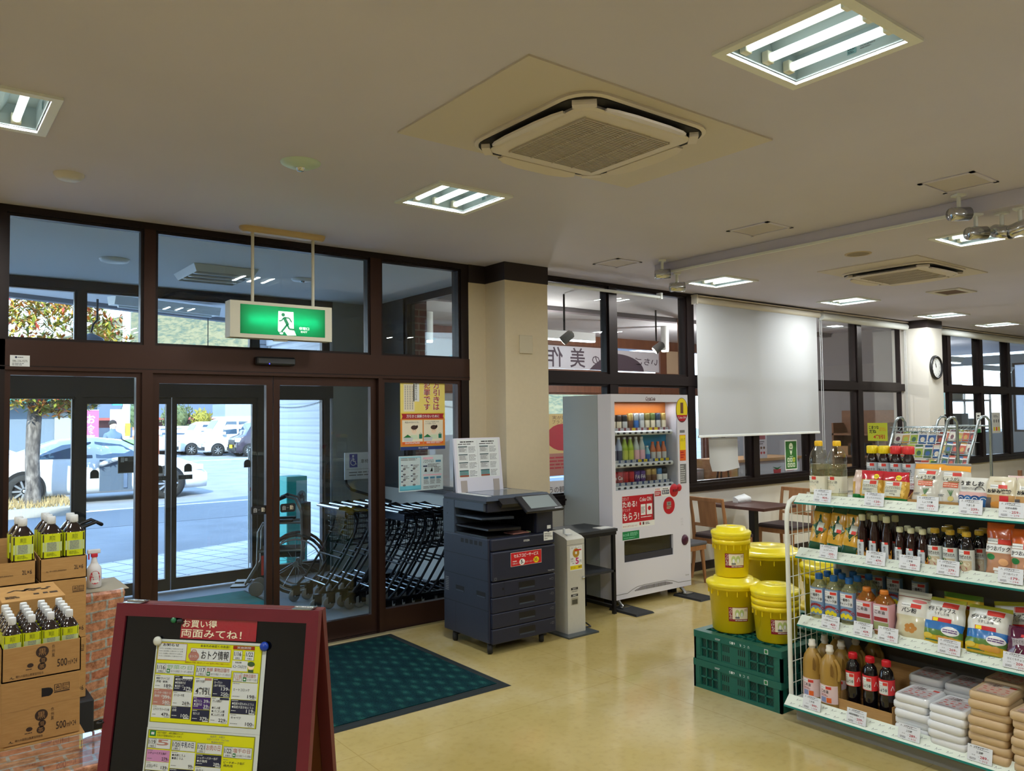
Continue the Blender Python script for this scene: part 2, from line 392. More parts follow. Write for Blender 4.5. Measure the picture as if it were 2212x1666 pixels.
mb=MB();sticker_jidou(mb,flat((1.955,D+.028,.985),(1,0,0),(0,0,1)));mb.build('door_sticker',d1)
mb=MB();sticker_jidou(mb,flat((2.165,D+.028,.985),(1,0,0),(0,0,1)));mb.build('door_sticker',d2)
for d in(d1,d2):
 pass
 # sensor over the doors and the maker's sticker
t=thing('door_sensor','black bar-shaped motion sensor with a blue light on the brown door header','sensor',(1.955,D-.03,2.04))
MB().box((0,-.05,0),(.285,0,.058),BLK,r=.012).build('body',t)
MB().box((.012,-.054,.012),(.275,-.049,.046),mat('sensor_window',(70,72,78),.25)).build('lens',t)
MB().sphere((.09,-.053,.008),.004,mat('blue_led',(60,60,255),.4,emit=4),8).build('indicator_light',t)
mb=MB().box((.50,D-.034,1.987),(.60,D-.03,2.053),WHITE);a=Art(mb,flat((.50,D-.034,1.987),(1,0,0),(0,0,1)))
a.ell(.03,.054,.006,.006,NAVY);a.lines(.038,.048,.078,.06,1,GREY);a.text('086-236-9275',.012,.026,.088,.038,BLACK);a.lines(.01,.004,.09,.022,2,GREY)
tag(mb.build('service_sticker'),'white service sticker with a phone number at the left end of the door header','sticker')
# ---- windows to the right of the column
MU=[4.43,5.505,6.665,7.785,8.94,10.11,11.31]
def rightwin(MU,zs=(.84,2.01,CZ-.03)):
 for i in range(len(MU)-1):
  x0=MU[i]+(.055 if i else 0);x1=MU[i+1]-.055
  window(x0,x1,2.06,zs[2],.02,d=.06);window(x0,x1,.93,1.962,.02,d=.06)
 for x in MU[1:-1]:trim(MB().box((x-.055,D-.025,.93),(x+.055,D+.1,zs[2]),DBRONZE))
 trim(MB().box((MU[0],D-.03,1.962),(MU[-1],D+.11,2.06),DBRONZE))
 trim(MB().box((MU[0],D-.04,.84),(MU[-1],D+.12,.93),DBRONZE).box((MU[0],D-.06,.885),(MU[-1],D-.04,.9),DBRONZE))
 trim(MB().box((MU[0],D-.02,zs[2]),(MU[-1],D+.1,CZ),DBRONZE))
rightwin(MU);rightwin([11.75,12.75,13.9,15.0,16.2,17.6])
# ---- ceiling lamps
WENAM=mat('white_enamel',(236,240,238),.35);TUBE=mat('glowing_tube',(244,255,250),.4,emit=1.6);SOCK=mat('lamp_socket',(226,224,205),.4)
REFL=mat('lamp_reflector',(176,192,196),.4)
def lamp():
 t=thing('ceiling_light','','ceiling light')
 f=MB();o,i=.255,.218
 for s in((-o,-o,o,-i),(-o,i,o,o),(-o,-i,-i,i),(i,-i,o,i)):f.box((s[0],s[1],-.012),(s[2],s[3],.0),WENAM)
 f.build('frame',t)
 h=MB();q=.215
 for a,b in(((-q,-q,0),(-q+.004,q,.1)),((q-.004,-q,0),(q,q,.1)),((-q,-q,0),(q,-q+.004,.1)),((-q,q-.004,0),(q,q,.1)),((-q,-q,.096),(q,q,.1))):h.box(a,b,REFL)
 for x in(-.073,.073):h.prism([(x-.03,.096),(x+.03,.096),(x,.045)],-q+.005,q-.005,REFL,'y')
 a=Art(h,flat((.21,-.0,.02),(0,-1,0),(0,0,1)));a.rect(0,0,.035,.035,mat('led_sticker',(120,160,164),.4));a.text('LED',.003,.016,.032,.032,BLACK);a.lines(.003,.003,.032,.013,2,BLACK);a.lines(.05,.005,.11,.02,2,GREY)
 h.build('housing',t)
 for x in(-.135,0,.135):
  b=MB().cyl((x,-.178,.024),(x,.178,.024),.0165,TUBE,n=10).build('tube',t)
  for y in(-.195,.195):MB().box((x-.02,y-.014,.006),(x+.02,y+.014,.05),SOCK,r=.004).build('socket',b)
 return t
L0=lamp();L0 .location=(LAMPS[0][0],LAMPS[0][1],CZ)
LL=['large square three-tube ceiling light at the top right, nearest the camera','square three-tube ceiling light over the entrance doors, near the exit sign','square three-tube ceiling light left of the white blind, beside two chrome spotlights','square three-tube ceiling light at the right edge under the chrome spotlights','small bright ceiling light over the top right end of the white blind','small bright ceiling light just over the white pillar with the clock','small bright ceiling light furthest right, past the clock pillar','ceiling light cut by the left edge of the picture']
L0['label']=LL[0];L0['group']='square ceiling lights of the shop'
for(x,y),lb in zip(LAMPS[1:],LL[1:]):dup(L0,(x,y,CZ),label=lb)
# ---- ceiling cassettes
IV=mat('ivory_panel',(222,214,208),.5);IVD=mat('ivory_plate',(210,202,194),.6);DKSLOT=mat('dark_slot',(30,27,25),.7);SLAT=mat('beige_slat',(186,178,168),.5)
def rsq(h,r,n=6,q=1):
 p=[]
 for cx,cy,a in((h-r,h-r,0),(-h+r,h-r,90),(-h+r,-h+r,180),(h-r,-h+r,270)):p+=arc(cx,cy,r,a,a+90,n)
 return p
def cassette(name,label,x,y,plate,rz=0):
 t=thing(name,label,'air conditioner',(x,y,CZ),rz)
 MB().box((plate[0],plate[1],-.008),(plate[2],plate[3],-.0),IVD).build('mounting_plate',t)
 R=lambda h,r,z:[(a,b,z)for a,b in rsq(h,r)]
 MB().loft([R(.40,.13,-.008),R(.40,.13,-.03)][::-1],DKSLOT,False).build('air_outlet',t)
 MB().loft([R(.335,.07,-.03),R(.345,.07,-.046),R(.33,.07,-.052)][::-1],IV,False).loft([R(.415,.14,-.008),R(.418,.14,-.02),R(.402,.13,-.026)][::-1],IV,False,(False,False)).build('face_panel',t)
 for k in range(4):
  T=Matrix.Rotation(k*math.pi/2,4,'Z')
  pl=[(-.245,.0),(-.2,.022),(-.1,.036),(.1,.036),(.2,.022),(.245,0),(.23,-.028),(-.23,-.028)]
  T2=T@Matrix.Translation((0,.373,-.052))@Matrix.Rotation(math.radians(-14),4,'X')
  MB().prism(pl,-.006,.004,IV,'z',T=T2).build('louver',t)
  MB().box((-.05,.36,-.05),(.05,.40,-.02),IV,T=T@Matrix.Rotation(math.pi/4,4,'Z')@Matrix.Translation((0,.095,0))).build('corner_cover',t)
 g=MB()
 for i in range(34):
  a=-.255+.51*i/33;g.box((-.262,a-.003,-.060),(.262,a+.0035,-.052),SLAT)
 for a in(-.262,-.13,0,.13,.262):g.box((a-.003,-.262,-.062),(a+.003,.262,-.053),SLAT)
 g.build('grille',t);return t
cassette('ceiling_cassette','square ceiling air conditioner with a slatted grille on a yellowed mounting plate, centre',2.50,2.64,(-.74,-.48,.74,.47))
cassette('ceiling_cassette','ceiling air conditioner further away, with open louvers, left of the chrome spotlights',7.27,3.52,(-.66,-.44,.72,.46))
# ---- small ceiling fittings
GRNW=mat('greenish_white_plate',(200,222,212),.4)
t=thing('ceiling_sensor','round white emergency lamp with a small lens in the ceiling, left of the air conditioner','emergency lamp',(1.58,3.78,CZ))
MB().lathe([(.002,-.03),(.07,-.02),(.098,-.006),(.1,0)],GRNW,n=28).build('plate',t);MB().lathe([(.003,-.045),(.016,-.044),(.022,-.026)],STEEL,n=14).build('lens',t)
t=thing('ceiling_sensor','flat round smoke detector in the ceiling at the far left','detector',(.675,4.66,CZ))
MB().lathe([(.002,-.03),(.055,-.028),(.072,-.008),(.074,0)],mat('grey_white_plate',(212,208,205),.5),n=24).build('plate',t)
t=thing('ceiling_speaker','round ceiling speaker hole with a pale rim beyond the small access panels','speaker',(6.16,3.34,CZ))
MB().lathe([(.085,-.004),(.1,-.006),(.104,0)],mat('beige_rim',(196,180,155),.5),n=24,cap=(False,False)).build('rim',t);MB().lathe([(.001,-.002),(.088,-.002)],mat('speaker_cloth',(150,138,120),.8),n=24,cap=(False,False)).build('cover',t)
def access(x0,y0,x1,y1,label):
 t=thing('access_panel',label,'access panel',((x0+x1)/2,(y0+y1)/2,CZ),group='square access panels in the ceiling');w,h=(x1-x0)/2,(y1-y0)/2
 bars(MB(),-w,w,-h,h,.025,-.006,0,WENAM)
 f=MB()
 for s in((-w,-h,w,-h+.025),(-w,h-.025,w,h),(-w,-h,-w+.025,h),(w-.025,-h,w,h)):f.box((s[0],s[1],-.006),(s[2],s[3],0),CEIL)
 f.build('frame',t);MB().box((-w+.03,-h+.03,-.003),(w-.03,h-.03,0),mat('hatch_board',(196,190,196),.7)).build('hatch',t)
access(4.60,3.12,4.90,3.46,'square ceiling access panel in the middle of the row of three')
access(4.56,1.81,4.89,2.11,'square ceiling access panel nearest the camera, with dark smudges, upper right')
access(4.65,4.58,4.94,4.88,'square ceiling access panel furthest off, over the cream column')
t=thing('ceiling_vent','small rusty slotted air vent in the ceiling, above the clock pillar','vent',(8.93,3.81,CZ))
f=MB()
for s in((-.22,-.17,.22,-.11),(-.22,.11,.22,.17),(-.22,-.11,-.16,.11),(.16,-.11,.22,.11)):f.box((s[0],s[1],-.012),(s[2],s[3],0),mat('rim_white',(205,200,188),.5))
f.build('frame',t);MB().box((-.16,-.11,-.006),(.16,.11,-.001),mat('rusty_mesh',(96,70,48),.8,noise=.3,nscale=30)).build('grille',t)
t=thing('cable_duct','thin white cable moulding along the lower edge of the ceiling beam','cable duct',(5.135,2.95,CZ-.09))
MB().box((-.012,-.85,-.004),(.006,1.55,.014),WENAM).build('cover',t)
SP=CZ-.118
def spot(x,y,z,rz,tilt,label):
 H=CZ-z-(.095 if z<SP-.05 else 0)
 t=thing('spotlight',label,'spotlight',(x,y,z),rz,'chrome tube spotlights on the ceiling')
 T=Matrix.Rotation(tilt,4,'Y')
 MB().lathe([(.0,-.062),(.036,-.062),(.04,-.052),(.04,.065),(.036,.065),(.035,.02),(0,.02)],STEEL,n=20,T=T,cap=(False,False)).build('tube',t)
 MB().cyl((0,0,.04),(0,0,H),.012,WENAM,n=8).box((-.03,-.03,H-.012),(.03,.03,H),WENAM).build('mount',t)
spot(5.02,4.43,SP,-.72,1.52,'left one of the two chrome spotlights at the far end of the ceiling beam')
spot(5.19,4.42,SP-.095,-.72,1.52,'right one of the two chrome spotlights over the window, beside a square ceiling light')
spot(4.99,2.07,SP,-.5,1.5,'leftmost chrome spotlight of the cluster at the upper right edge')
spot(5.17,2.05,SP-.095,-.5,1.5,'second chrome spotlight of the cluster at the upper right edge')
spot(5.26,1.94,SP-.095,-1.9,1.9,'third chrome spotlight of the cluster, turned towards the camera')
spot(5.23,1.83,SP-.095,-1.6,1.3,'spotlight of the cluster cut by the right edge of the picture')
# ---- exit sign
GP=mat('exit_green',(0,132,84),.4,emit=.5);GP2=mat('exit_green_glow',(0,222,160),.4,emit=1.0);EW=mat('exit_white',(235,245,238),.4,emit=1.0)
EXC=mat('sign_case',(205,200,180),.5);EXB=mat('sign_tan',(200,175,130),.4)
def m_exit(nt,co,b):
 b.inputs['Base Color'].default_value=rgb(0,120,66)
 tr=nt.nodes.new('ShaderNodeBsdfTranslucent');tr.inputs[0].default_value=rgb(0,214,172)
 mx=nt.nodes.new('ShaderNodeMixShader');mx.inputs[0].default_value=.6
 out=[n for n in nt.nodes if n.type=='OUTPUT_MATERIAL'][0]
 nt.links.new(b.outputs[0],mx.inputs[1]);nt.links.new(tr.outputs[0],mx.inputs[2]);nt.links.new(mx.outputs[0],out.inputs[0])
t=thing('exit_sign','green lit emergency exit sign with a running figure hanging over the doors','exit sign',(1.69,5.2,2.2))
MB().box((0,.095,0),(.715,.10,.243),EXC).box((0,0,0),(.066,.095,.243),EXC).box((.663,0,0),(.715,.095,.243),EXC).box((.066,0,0),(.663,.095,.026),EXC).box((.066,0,.222),(.663,.095,.243),EXC).build('case',t)
MB().cyl((.12,.042,.125),(.62,.042,.125),.006,mat('exit_tube',(220,255,250),.4,emit=26),n=8).build('tube',t)
pm=tex('exit_panel',m_exit,.4)
mb=MB().box((.066,.0,.026),(.663,.003,.222),pm);a=Art(mb,flat((.066,-.0005,.026),(1,0,0),(0,0,1)))
a.poly([(.255,.032),(.258,.165),(.365,.165),(.368,.042),(.385,.005),(.322,.002),(.300,.03),(.288,.008),(.272,.008)],EW)
G=GP
def man(a,m,l=2):
 a.ell(.292,.142,.0125,.0125,m,l)
 a.stroke([(.300,.12),(.326,.072)],.022,m,l);a.stroke([(.262,.098),(.28,.1),(.298,.124),(.335,.121),(.352,.094)],.0085,m,l)
 a.stroke([(.322,.078),(.302,.052),(.281,.026)],.013,m,l);a.stroke([(.322,.075),(.335,.046),(.372,.044),(.378,.038)],.012,m,l)
 a.stroke([(.262,.02),(.288,.025),(.305,.003)],.006,m,l)
man(a,G)
a.text('非常口',.405,.045,.478,.066,EW,bold=.02);a.text('EXIT',.418,.026,.466,.038,EW,bold=.02)
mb.build('lit_panel',t)
for x in(.165,.595):MB().cyl((x,.05,.235),(x,.05,CZ-2.2-.03),.011,EXC,n=10).build('rod',t)
stad=lambda q,z:[(.38+.255+x,.05+y,z)for x,y in arc(0,0,.048*q,-90,90,8)]+[(.38-.255+x,.05+y,z)for x,y in arc(0,0,.048*q,90,270,8)]
c=MB().loft([stad(q,CZ-2.2-h)for h,q in((.038,.6),(.03,.85),(.015,1),(0,1.02))],EXB)
c.build('ceiling_mount',t)
MB().box((.30,.02,-.012),(.40,.045,0),WENAM,r=.004).build('pull_switch',t)
# ---- wall plate on the column, clock, blinds
t=thing('wall_plate','blank square cream cover plate on the front of the cream column','cover plate',(4.11,5.224,2.19));MB().box((0,-.012,0),(.14,0,.155),mat('plate_cream',(206,196,172),.6),r=.004).build('cover',t)
t=thing('wall_clock','round black wall clock on the white pillar','clock',(11.51,5.164,2.285))
T=Matrix.Rotation(math.pi/2,4,'X')
MB().lathe([(.125,0),(.168,.0),(.17,.02),(.158,.04),(.142,.034),(.134,.02)],BLK,n=36,T=T,cap=(True,False)).build('rim',t)
mb=MB().lathe([(0,.018),(.138,.018)],WHITE,n=36,T=T,cap=(False,False));a=Art(mb,flat((0,-.0185,0),(1,0,0),(0,0,1)))
for k in range(1,13):
 q=math.radians(90-30*k);a.text(str(k),.108*math.cos(q)-.012,.108*math.sin(q)-.013,.108*math.cos(q)+.012,.108*math.sin(q)+.013,BLACK,1,fit=True)
mb.build('dial',t)
mb=MB();a=Art(mb,flat((0,-.02,0),(1,0,0),(0,0,1)));q=math.radians(90-30*10.95);a.stroke([(0,0),(.062*math.cos(q),.062*math.sin(q))],.012,BLACK,2);q=math.radians(93);mb.build('hour_hand',t)
mb=MB();a=Art(mb,flat((0,-.021,0),(1,0,0),(0,0,1)));q=math.radians(110);a.stroke([(0,0),(.095*math.cos(q),.095*math.sin(q))],.008,BLACK,2);mb.build('minute_hand',t)
def m_blind(nt,co,b):
 b.inputs['Base Color'].default_value=rgb(222,222,222)
 tr=nt.nodes.new('ShaderNodeBsdfTranslucent');tr.inputs[0].default_value=rgb(215,222,230)
 mx=nt.nodes.new('ShaderNodeMixShader');mx.inputs[0].default_value=.42
 out=[n for n in nt.nodes if n.type=='OUTPUT_MATERIAL'][0]
 nt.links.new(b.outputs[0],mx.inputs[1]);nt.links.new(tr.outputs[0],mx.inputs[2]);nt.links.new(mx.outputs[0],out.inputs[0])
BLIND=tex('blind_cloth',m_blind,.8,.2)
BEIGE=mat('beige_rail',(214,206,190),.5)
t=thing('roller_blind','white roller blind pulled two thirds down over the window behind the cafe table','blind',(6.705,D-.07,0))
MB().box((0,-.0015,1.435),(2.31,.0015,2.86),BLIND).build('cloth',t)
MB().tube([(.0,0,2.885),(2.36,0,2.885)],.035,BEIGE,14).box((-.02,-.03,2.84),(0,.05,2.94),BEIGE).box((0,-.04,2.92),(2.36,.05,2.932),BEIGE).build('roller',t)
MB().box((-.005,-.008,1.41),(2.315,.008,1.436),WENAM,r=.004).build('bottom_bar',t)
MB().cyl((2.385,0,1.2),(2.385,0,2.88),.004,LGREY,n=6).cyl((2.425,0,1.2),(2.425,0,2.88),.004,LGREY,n=6).build('pull_cord',t)
t=thing('roller_blind','rolled up white blind under the ceiling between the pulled blind and the clock pillar','blind',(9.12,D-.07,0))
MB().tube([(.0,0,2.87),(2.19,0,2.87)],.045,WENAM,14).box((0,-.04,2.925),(2.19,.05,2.94),BEIGE).build('roller',t)
MB().cyl((2.13,0,1.35),(2.13,0,2.85),.0035,LGREY,n=6).cyl((2.17,0,1.2),(2.17,0,2.85),.0035,LGREY,n=6).build('pull_cord',t)
t=thing('roller_blind','rolled up white blind under the ceiling right of the clock pillar','blind',(11.78,D-.07,0))
MB().tube([(.0,0,2.87),(5.2,0,2.87)],.05,WENAM,14).box((0,-.04,2.925),(5.2,.05,2.94),BEIGE).build('roller',t)
t=thing('blind_rail','slim white blind rail at the top of the window beside the cream column','blind',(4.44,D-.07,0))
MB().tube([(0,0,2.865),(1.70,0,2.865)],.016,WENAM,10).box((1.69,-.02,2.845),(1.72,.04,2.91),WENAM).build('rail',t)
# ================================================================ VESTIBULE
YO=8.15;SX=4.28
CONC=mat('vestibule_concrete',(142,150,158),.6,noise=.12,nscale=6)
struct(MB().box((-.3,D+.1,-.14),(SX,YO+.1,0),CONC).build('floor_vestibule'))
struct(MB().box((-.3,D,CZ+.002),(SX+.1,YO+.2,CZ+.05),mat('vestibule_ceiling',(236,238,238),.8)).build('ceiling_vestibule'))
struct(MB().box((-.4,D+.1,0),(-.3,YO+.1,CZ),WALLW).build('wall_vestibule_left'))
GREYW=mat('grey_wall_paint',(156,162,160),.6,noise=.05,nscale=4)
struct(MB().box((3.77,YO-.02,0),(SX+.12,YO+.14,CZ),GREYW).build('wall_vestibule_end'))
# side wall between vestibule and cafe: low white wall, long counter-high sill, glazing, dark post
sw=MB().box((SX,D+.12,0),(SX+.12,YO,.90),WALLW).box((SX,7.42,.9),(SX+.12,YO,CZ),mat('dark_panel',(64,62,64),.5));struct(sw.build('wall_vestibule_side'))
trim(MB().box((SX-.06,D+.12,.90),(SX+.16,7.45,.94),DBRONZE))
o=struct(MB().box((SX,5.65,.94),(SX+.06,5.70,CZ),DBRONZE).box((SX,7.38,.94),(SX+.06,7.46,CZ),DBRONZE).box((SX,5.7,CZ-.075),(SX+.06,7.38,CZ),DBRONZE).box((SX,5.7,.94),(SX+.06,7.38,.97),DBRONZE).build('window_40'))
MB().box((SX+.03,5.7,.97),(SX+.036,7.38,CZ-.075),GLASS).build('glass',o)
# outer screen
BZ2=mat('shaded_bronze',(58,54,58),.35,.4)
HO,HI=2.06,1.885
trim(MB().box((-.3,YO-.03,HI),(3.77,YO+.12,HO),BZ2));trim(MB().box((-.3,YO-.02,CZ-.085),(3.77,YO+.1,CZ),BZ2))
for x in(1.255,2.87,3.67):trim(MB().box((x,YO-.02,HO),(x+.065,YO+.1,CZ-.08),BZ2))
for x in(1.245,2.93,3.67):trim(MB().box((x,YO-.03,0),(x+.06,YO+.11,HI),BZ2))
window(-.3,1.255,HO,CZ-.085,.02,YO,mt=BZ2);window(1.32,2.87,HO,CZ-.085,.02,YO,mt=BZ2);window(2.935,3.67,HO,CZ-.085,.02,YO,mt=BZ2)
window(-.3,1.245,0,HI,.02,YO,tb=.13,mt=BZ2);window(2.99,3.67,0,HI,.02,YO,tb=.13,mt=BZ2)
d3=leaf(3,1.305,2.085,YO+.01,mt=BZ2,top=HI,bot=.13);d4=leaf(4,2.093,2.93,YO+.01,mt=BZ2,top=HI,bot=.13)
def arch_sticker(d,x,z,lab=True):
 mb=MB();a=Art(mb,flat((x,YO+.028,z),(1,0,0),(0,0,1)));a.poly([(-.038,0),(.038,0)]+arc(0,.045,.038,0,180,10),WHITE,1);a.poly([(-.034,.003),(.034,.003)]+arc(0,.045,.034,0,180,10),DGLASS,2)
 mb.build('door_sticker',d)
DGLASS=mat('dark_sticker',(52,56,62),.4)
arch_sticker(d4,2.25,1.15);arch_sticker(d4,2.84,1.165);arch_sticker(d3,1.98,1.145);arch_sticker(d3,1.42,1.13)
for d,x,w in((d4,2.16,.13),(d3,1.95,.13)):
 mb=MB();a=Art(mb,flat((x,YO+.028,1.08),(1,0,0),(0,0,1)));a.rect(0,0,w,.04,DGLASS,2);a.frame(-.003,-.003,w+.003,.043,.003,WHITE,1);a.text('自動',.03,.008,.1,.032,GREY,3);mb.build('door_sticker',d)
mb=MB();a=Art(mb,flat((1.62,YO+.03,1.17),(1,0,0),(0,0,1)));a.rect(0,0,.21,.15,DGLASS);a.frame(-.004,-.004,.214,.154,.004,WHITE,2);a.rect(.085,.105,.2,.145,GREY,2);a.text('営業時間のお知らせ',.09,.112,.195,.138,BLACK,3);a.text('～ 10:00',.09,.07,.2,.09,BLACK,3);a.rect(.02,.1,.05,.145,LGREY,2);a.rect(.055,.11,.08,.14,WHITE,2)
tag(mb.build('opening_hours_notice'),'dark opening hours notice stuck on the outer glass door','notice')
# coiled cords hung across the glass
def coil(x0,x1,z0,z1,sag,label,y=YO-.09):
 n=46;pts=[]
 for i in range(n*6+1):
  u=i/(n*6);x=x0+(x1-x0)*u;z=z0+(z1-z0)*u-sag*4*u*(1-u);q=2*math.pi*i/6
  pts.append((x,y+.009*math.cos(q),z+.009*math.sin(q)))
 tag(MB().tube(pts,.0022,BLK,4).build('coiled_cord'),label,'cord','coiled black cords across the entrance glass')
coil(.55,1.25,1.87,1.87,.05,'coiled black cord sagging across the left glass panel in front of the tree')
coil(3.05,3.66,1.80,1.87,.05,'coiled black cord hung across the glass before the white shutter')
# ceiling fittings of the vestibule
t=thing('ceiling_light','unlit square three-tube light on the vestibule ceiling, seen over the doors','ceiling light',(2.155,7.02,CZ))
f=MB();f.loft([[(-.27,-.31,0),(.27,-.31,0),(.27,.31,0),(-.27,.31,0)],[(-.24,-.28,-.06),(.24,-.28,-.06),(.24,.28,-.06),(-.24,.28,-.06)]][::-1],WENAM,False,(False,True))
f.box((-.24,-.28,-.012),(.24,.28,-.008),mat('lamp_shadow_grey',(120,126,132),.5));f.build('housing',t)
for y in(-.16,0,.16):
 b=MB().cyl((-.2,y,-.05),(.2,y,-.05),.014,mat('tube_off',(232,236,238),.3),n=8).build('tube',t);MB().box((-.23,y-.02,-.06),(-.2,y+.02,-.02),WENAM).box((.2,y-.02,-.06),(.23,y+.02,-.02),WENAM).build('socket',b)
t=thing('ceiling_sensor','flat round white smoke detector on the vestibule ceiling, left','detector',(1.33,6.92,CZ));MB().lathe([(.002,-.025),(.1,-.02),(.112,0)],WENAM,n=24).build('plate',t)
t=thing('ceiling_sensor','small round emergency lamp on the vestibule ceiling, beside the exit sign rod','emergency lamp',(2.92,6.95,CZ));MB().lathe([(.002,-.018),(.09,-.014),(.1,0)],WENAM,n=24).build('plate',t);MB().lathe([(.003,-.03),(.018,-.028),(.024,-.015)],STEEL,n=12).build('lens',t)
# mats
def m_mat(nt,co,b):
 v=nt.nodes.new('ShaderNodeTexVoronoi');v.inputs['Scale'].default_value=9;v.inputs['Randomness'].default_value=.35;nt.links.new(mapping(nt,co,rot=(0,0,.5),scale=(1.5,.8,1)),v.inputs['Vector'])
 fine=noise(nt,co,220,2)
 c=ramp(nt,v.outputs['Distance'],[(.08,(40,98,92)),(.34,(16,62,66)),(.7,(10,48,58))])
 f2=ramp(nt,fine,[(.3,(150,150,150)),(.7,(255,255,255))])
 mx=nt.nodes.new('ShaderNodeMix');mx.data_type='RGBA';mx.blend_type='MULTIPLY';mx.inputs[0].default_value=1
 nt.links.new(c,mx.inputs[6]);nt.links.new(f2,mx.inputs[7]);nt.links.new(mx.outputs[2],b.inputs['Base Color']);bump(nt,fine,b,.6,.006)
MATC=tex('green_mat_pile',m_mat,.95,.1)
t=thing('door_mat','dark green entrance mat with a black rubber rim on the yellow floor','mat',(0,0,0))
MB().loft([[(1.45,3.93,.001),(2.998,3.925,.001),(3.0,5.445,.001),(1.45,5.44,.001)],[(1.47,3.945,.007),(2.98,3.943,.007),(2.98,5.43,.007),(1.47,5.42,.007)]],mat('mat_rim',(12,24,26),.8),False).build('rim',t)
MB().box((1.52,3.995,.004),(2.935,5.385,.011),MATC).build('pile',t)
t=thing('door_mat','teal green carpet mat inside the glass vestibule','mat',(0,0,0))
MB().box((.6,5.95,.001),(2.66,7.72,.006),mat('mat_edge',(20,70,72),.9)).build('rim',t);MB().box((.63,5.98,.003),(2.63,7.69,.011),mat('teal_mat',(24,120,116),.95,noise=.25,nscale=14)).build('pile',t)
# ---- shopping carts
CARTM=mat('cart_metal',(36,38,44),.25,.85);CHR=mat('cart_chrome',(190,196,205),.2,1);WHEELG=mat('wheel_grey',(105,106,108),.6)
def cart():
 t=thing('shopping_cart','','shopping cart')
 f=MB();w=.235
 for s in(-w,w):
  f.tube([(0,s,.86),(.06,s,.87),(.13,s,.84),(.17,s,.74),(.15,s,.64),(.05,s,.46),(-.12,s,.22),(-.2,s,.15)],.0115,CARTM,7)
  f.tube([(-.2,s,.15),(.12,s*.92,.13),(.36,s*.8,.12)],.010,CARTM,6)
 f.tube([(.36,-w*.8,.12),(.36,w*.8,.12)],.01,CARTM,6).tube([(-.13,-w,.21),(-.13,w,.21)],.008,CHR,6).tube([(.02,-w,.42),(.02,w,.42)],.008,CARTM,6)
 f.build('frame',t)
 MB().tube([(0,-w,.86),(0,w,.86)],.0135,CHR,8).build('handle',t)
 b=MB()
 x0,x1,zb,zt=.09,.44,.52,.80
 for i in range(7):
  z=zb+(zt-zb)*i/6;k=.80+.2*i/6;yy=w*.93*k;r=.0045 if i in(0,6)else.0025
  b.tube([(x0,-yy,z),(x1*(.92+.08*i/6),-yy*.85,z),(x1*(.92+.08*i/6),yy*.85,z),(x0,yy,z)],r,CARTM,4,closed=True)
 for i in range(9):
  y=-w*.78+2*w*.78*i/8;b.tube([(x0,y,zt),(x0+.005,y*.9,zb),(x1*.92,y*.8,zb),(x1,y*.85,zt)],.0022,CARTM,4)
 b.build('basket',t)
 MB().box((.06,-w*.9,.775),(.075,w*.9,.83),CARTM).build('child_seat_flap',t)
 for x,s in((-.2,-w),(-.2,w),(.34,-w*.8),(.34,w*.8)):
  c=MB().lathe([(.012,-.011),(.046,-.011),(.052,-.006),(.052,.006),(.046,.011),(.012,.011)],WHEELG,n=18,T=Matrix.Translation((x-.03,s,.052))@Matrix.Rotation(math.pi/2,4,'X')).build('wheel',t)
  MB().box((x-.045,s-.02,.05),(x+.02,s-.014,.14),CARTM).box((x-.045,s+.014,.05),(x+.02,s+.02,.14),CARTM).box((x-.045,s-.02,.125),(x+.02,s+.02,.145),CARTM).cyl((x-.03,s-.024,.052),(x-.03,s+.024,.052),.008,CHR,n=8).build('castor_fork',c)
 return t
ct=cart();ct['group']='shopping carts nested in the vestibule'
ct['label']='black shopping cart at the open left end of the far nested row';ct.location=(3.08,6.74,0)
for i in range(1,5):dup(ct,(3.08+.125*i,6.74,0),label='%s black shopping cart of the far nested row, counting from its open left end'%ORD[i])
for i in range(6):dup(ct,(3.34+.095*i,6.14,0),label='%s black shopping cart from the left in the nested row at the glass'%ORD[i])
# ---- folded wheelchair
WCF=mat('wheelchair_grey',(120,122,124),.35,.6);WCC=mat('brown_cloth',(86,74,66),.8,noise=.3,nscale=20)
t=thing('wheelchair','folded wheelchair with brown cloth seat at the left end of the cart rows','wheelchair',(3.02,7.32,0),-.5)
for y in(-.11,.11):
 wl=MB().tube([(.27*math.cos(q),y,.29+.27*math.sin(q))for q in[2*math.pi*i/28 for i in range(28)]],.014,RUBBER,8,True).build('wheel',t)
 r=MB().tube([(.235*math.cos(q),y*1.22,.29+.235*math.sin(q))for q in[2*math.pi*i/28 for i in range(28)]],.008,WCF,6,True).cyl((0,y-.03,.29),(0,y+.03,.29),.025,WCF,n=10)
 for i in range(12):q=2*math.pi*i/12;r.tube([(0,y,.29),(.26*math.cos(q),y,.29+.26*math.sin(q))],.0018,CHR,4)
 r.build('hand_rim',wl)
 MB().tube([(-.16,y,.90),(-.10,y,.93),(.0,y,.90),(.05,y,.78),(.06,y,.45),(.05,y,.29)],.012,WCF,8).tube([(.05,y,.68),(-.3,y,.68),(-.34,y,.6),(-.35,y,.3),(-.46,y,.12)],.012,WCF,8).tube([(.05,y,.42),(-.34,y,.42)],.012,WCF,8).build('side_frame',t)
 MB().tube([(-.16,y,.90),(-.09,y,.93)],.017,BLK,8).build('grip',t);MB().box((-.27,y-.025,.69),(-.02,y+.025,.715),BLK,r=.01).build('armrest',t)
 MB().lathe([(.01,-.014),(.06,-.014),(.068,-.007),(.068,.007),(.06,.014),(.01,.014)],WHEELG,n=18,T=Matrix.Translation((-.36,y,.07))@Matrix.Rotation(math.pi/2,4,'X')).build('castor_wheel',t)
 MB().box((-.58,y-.06,.10),(-.44,y+.06,.115),BLK).build('footrest',t)
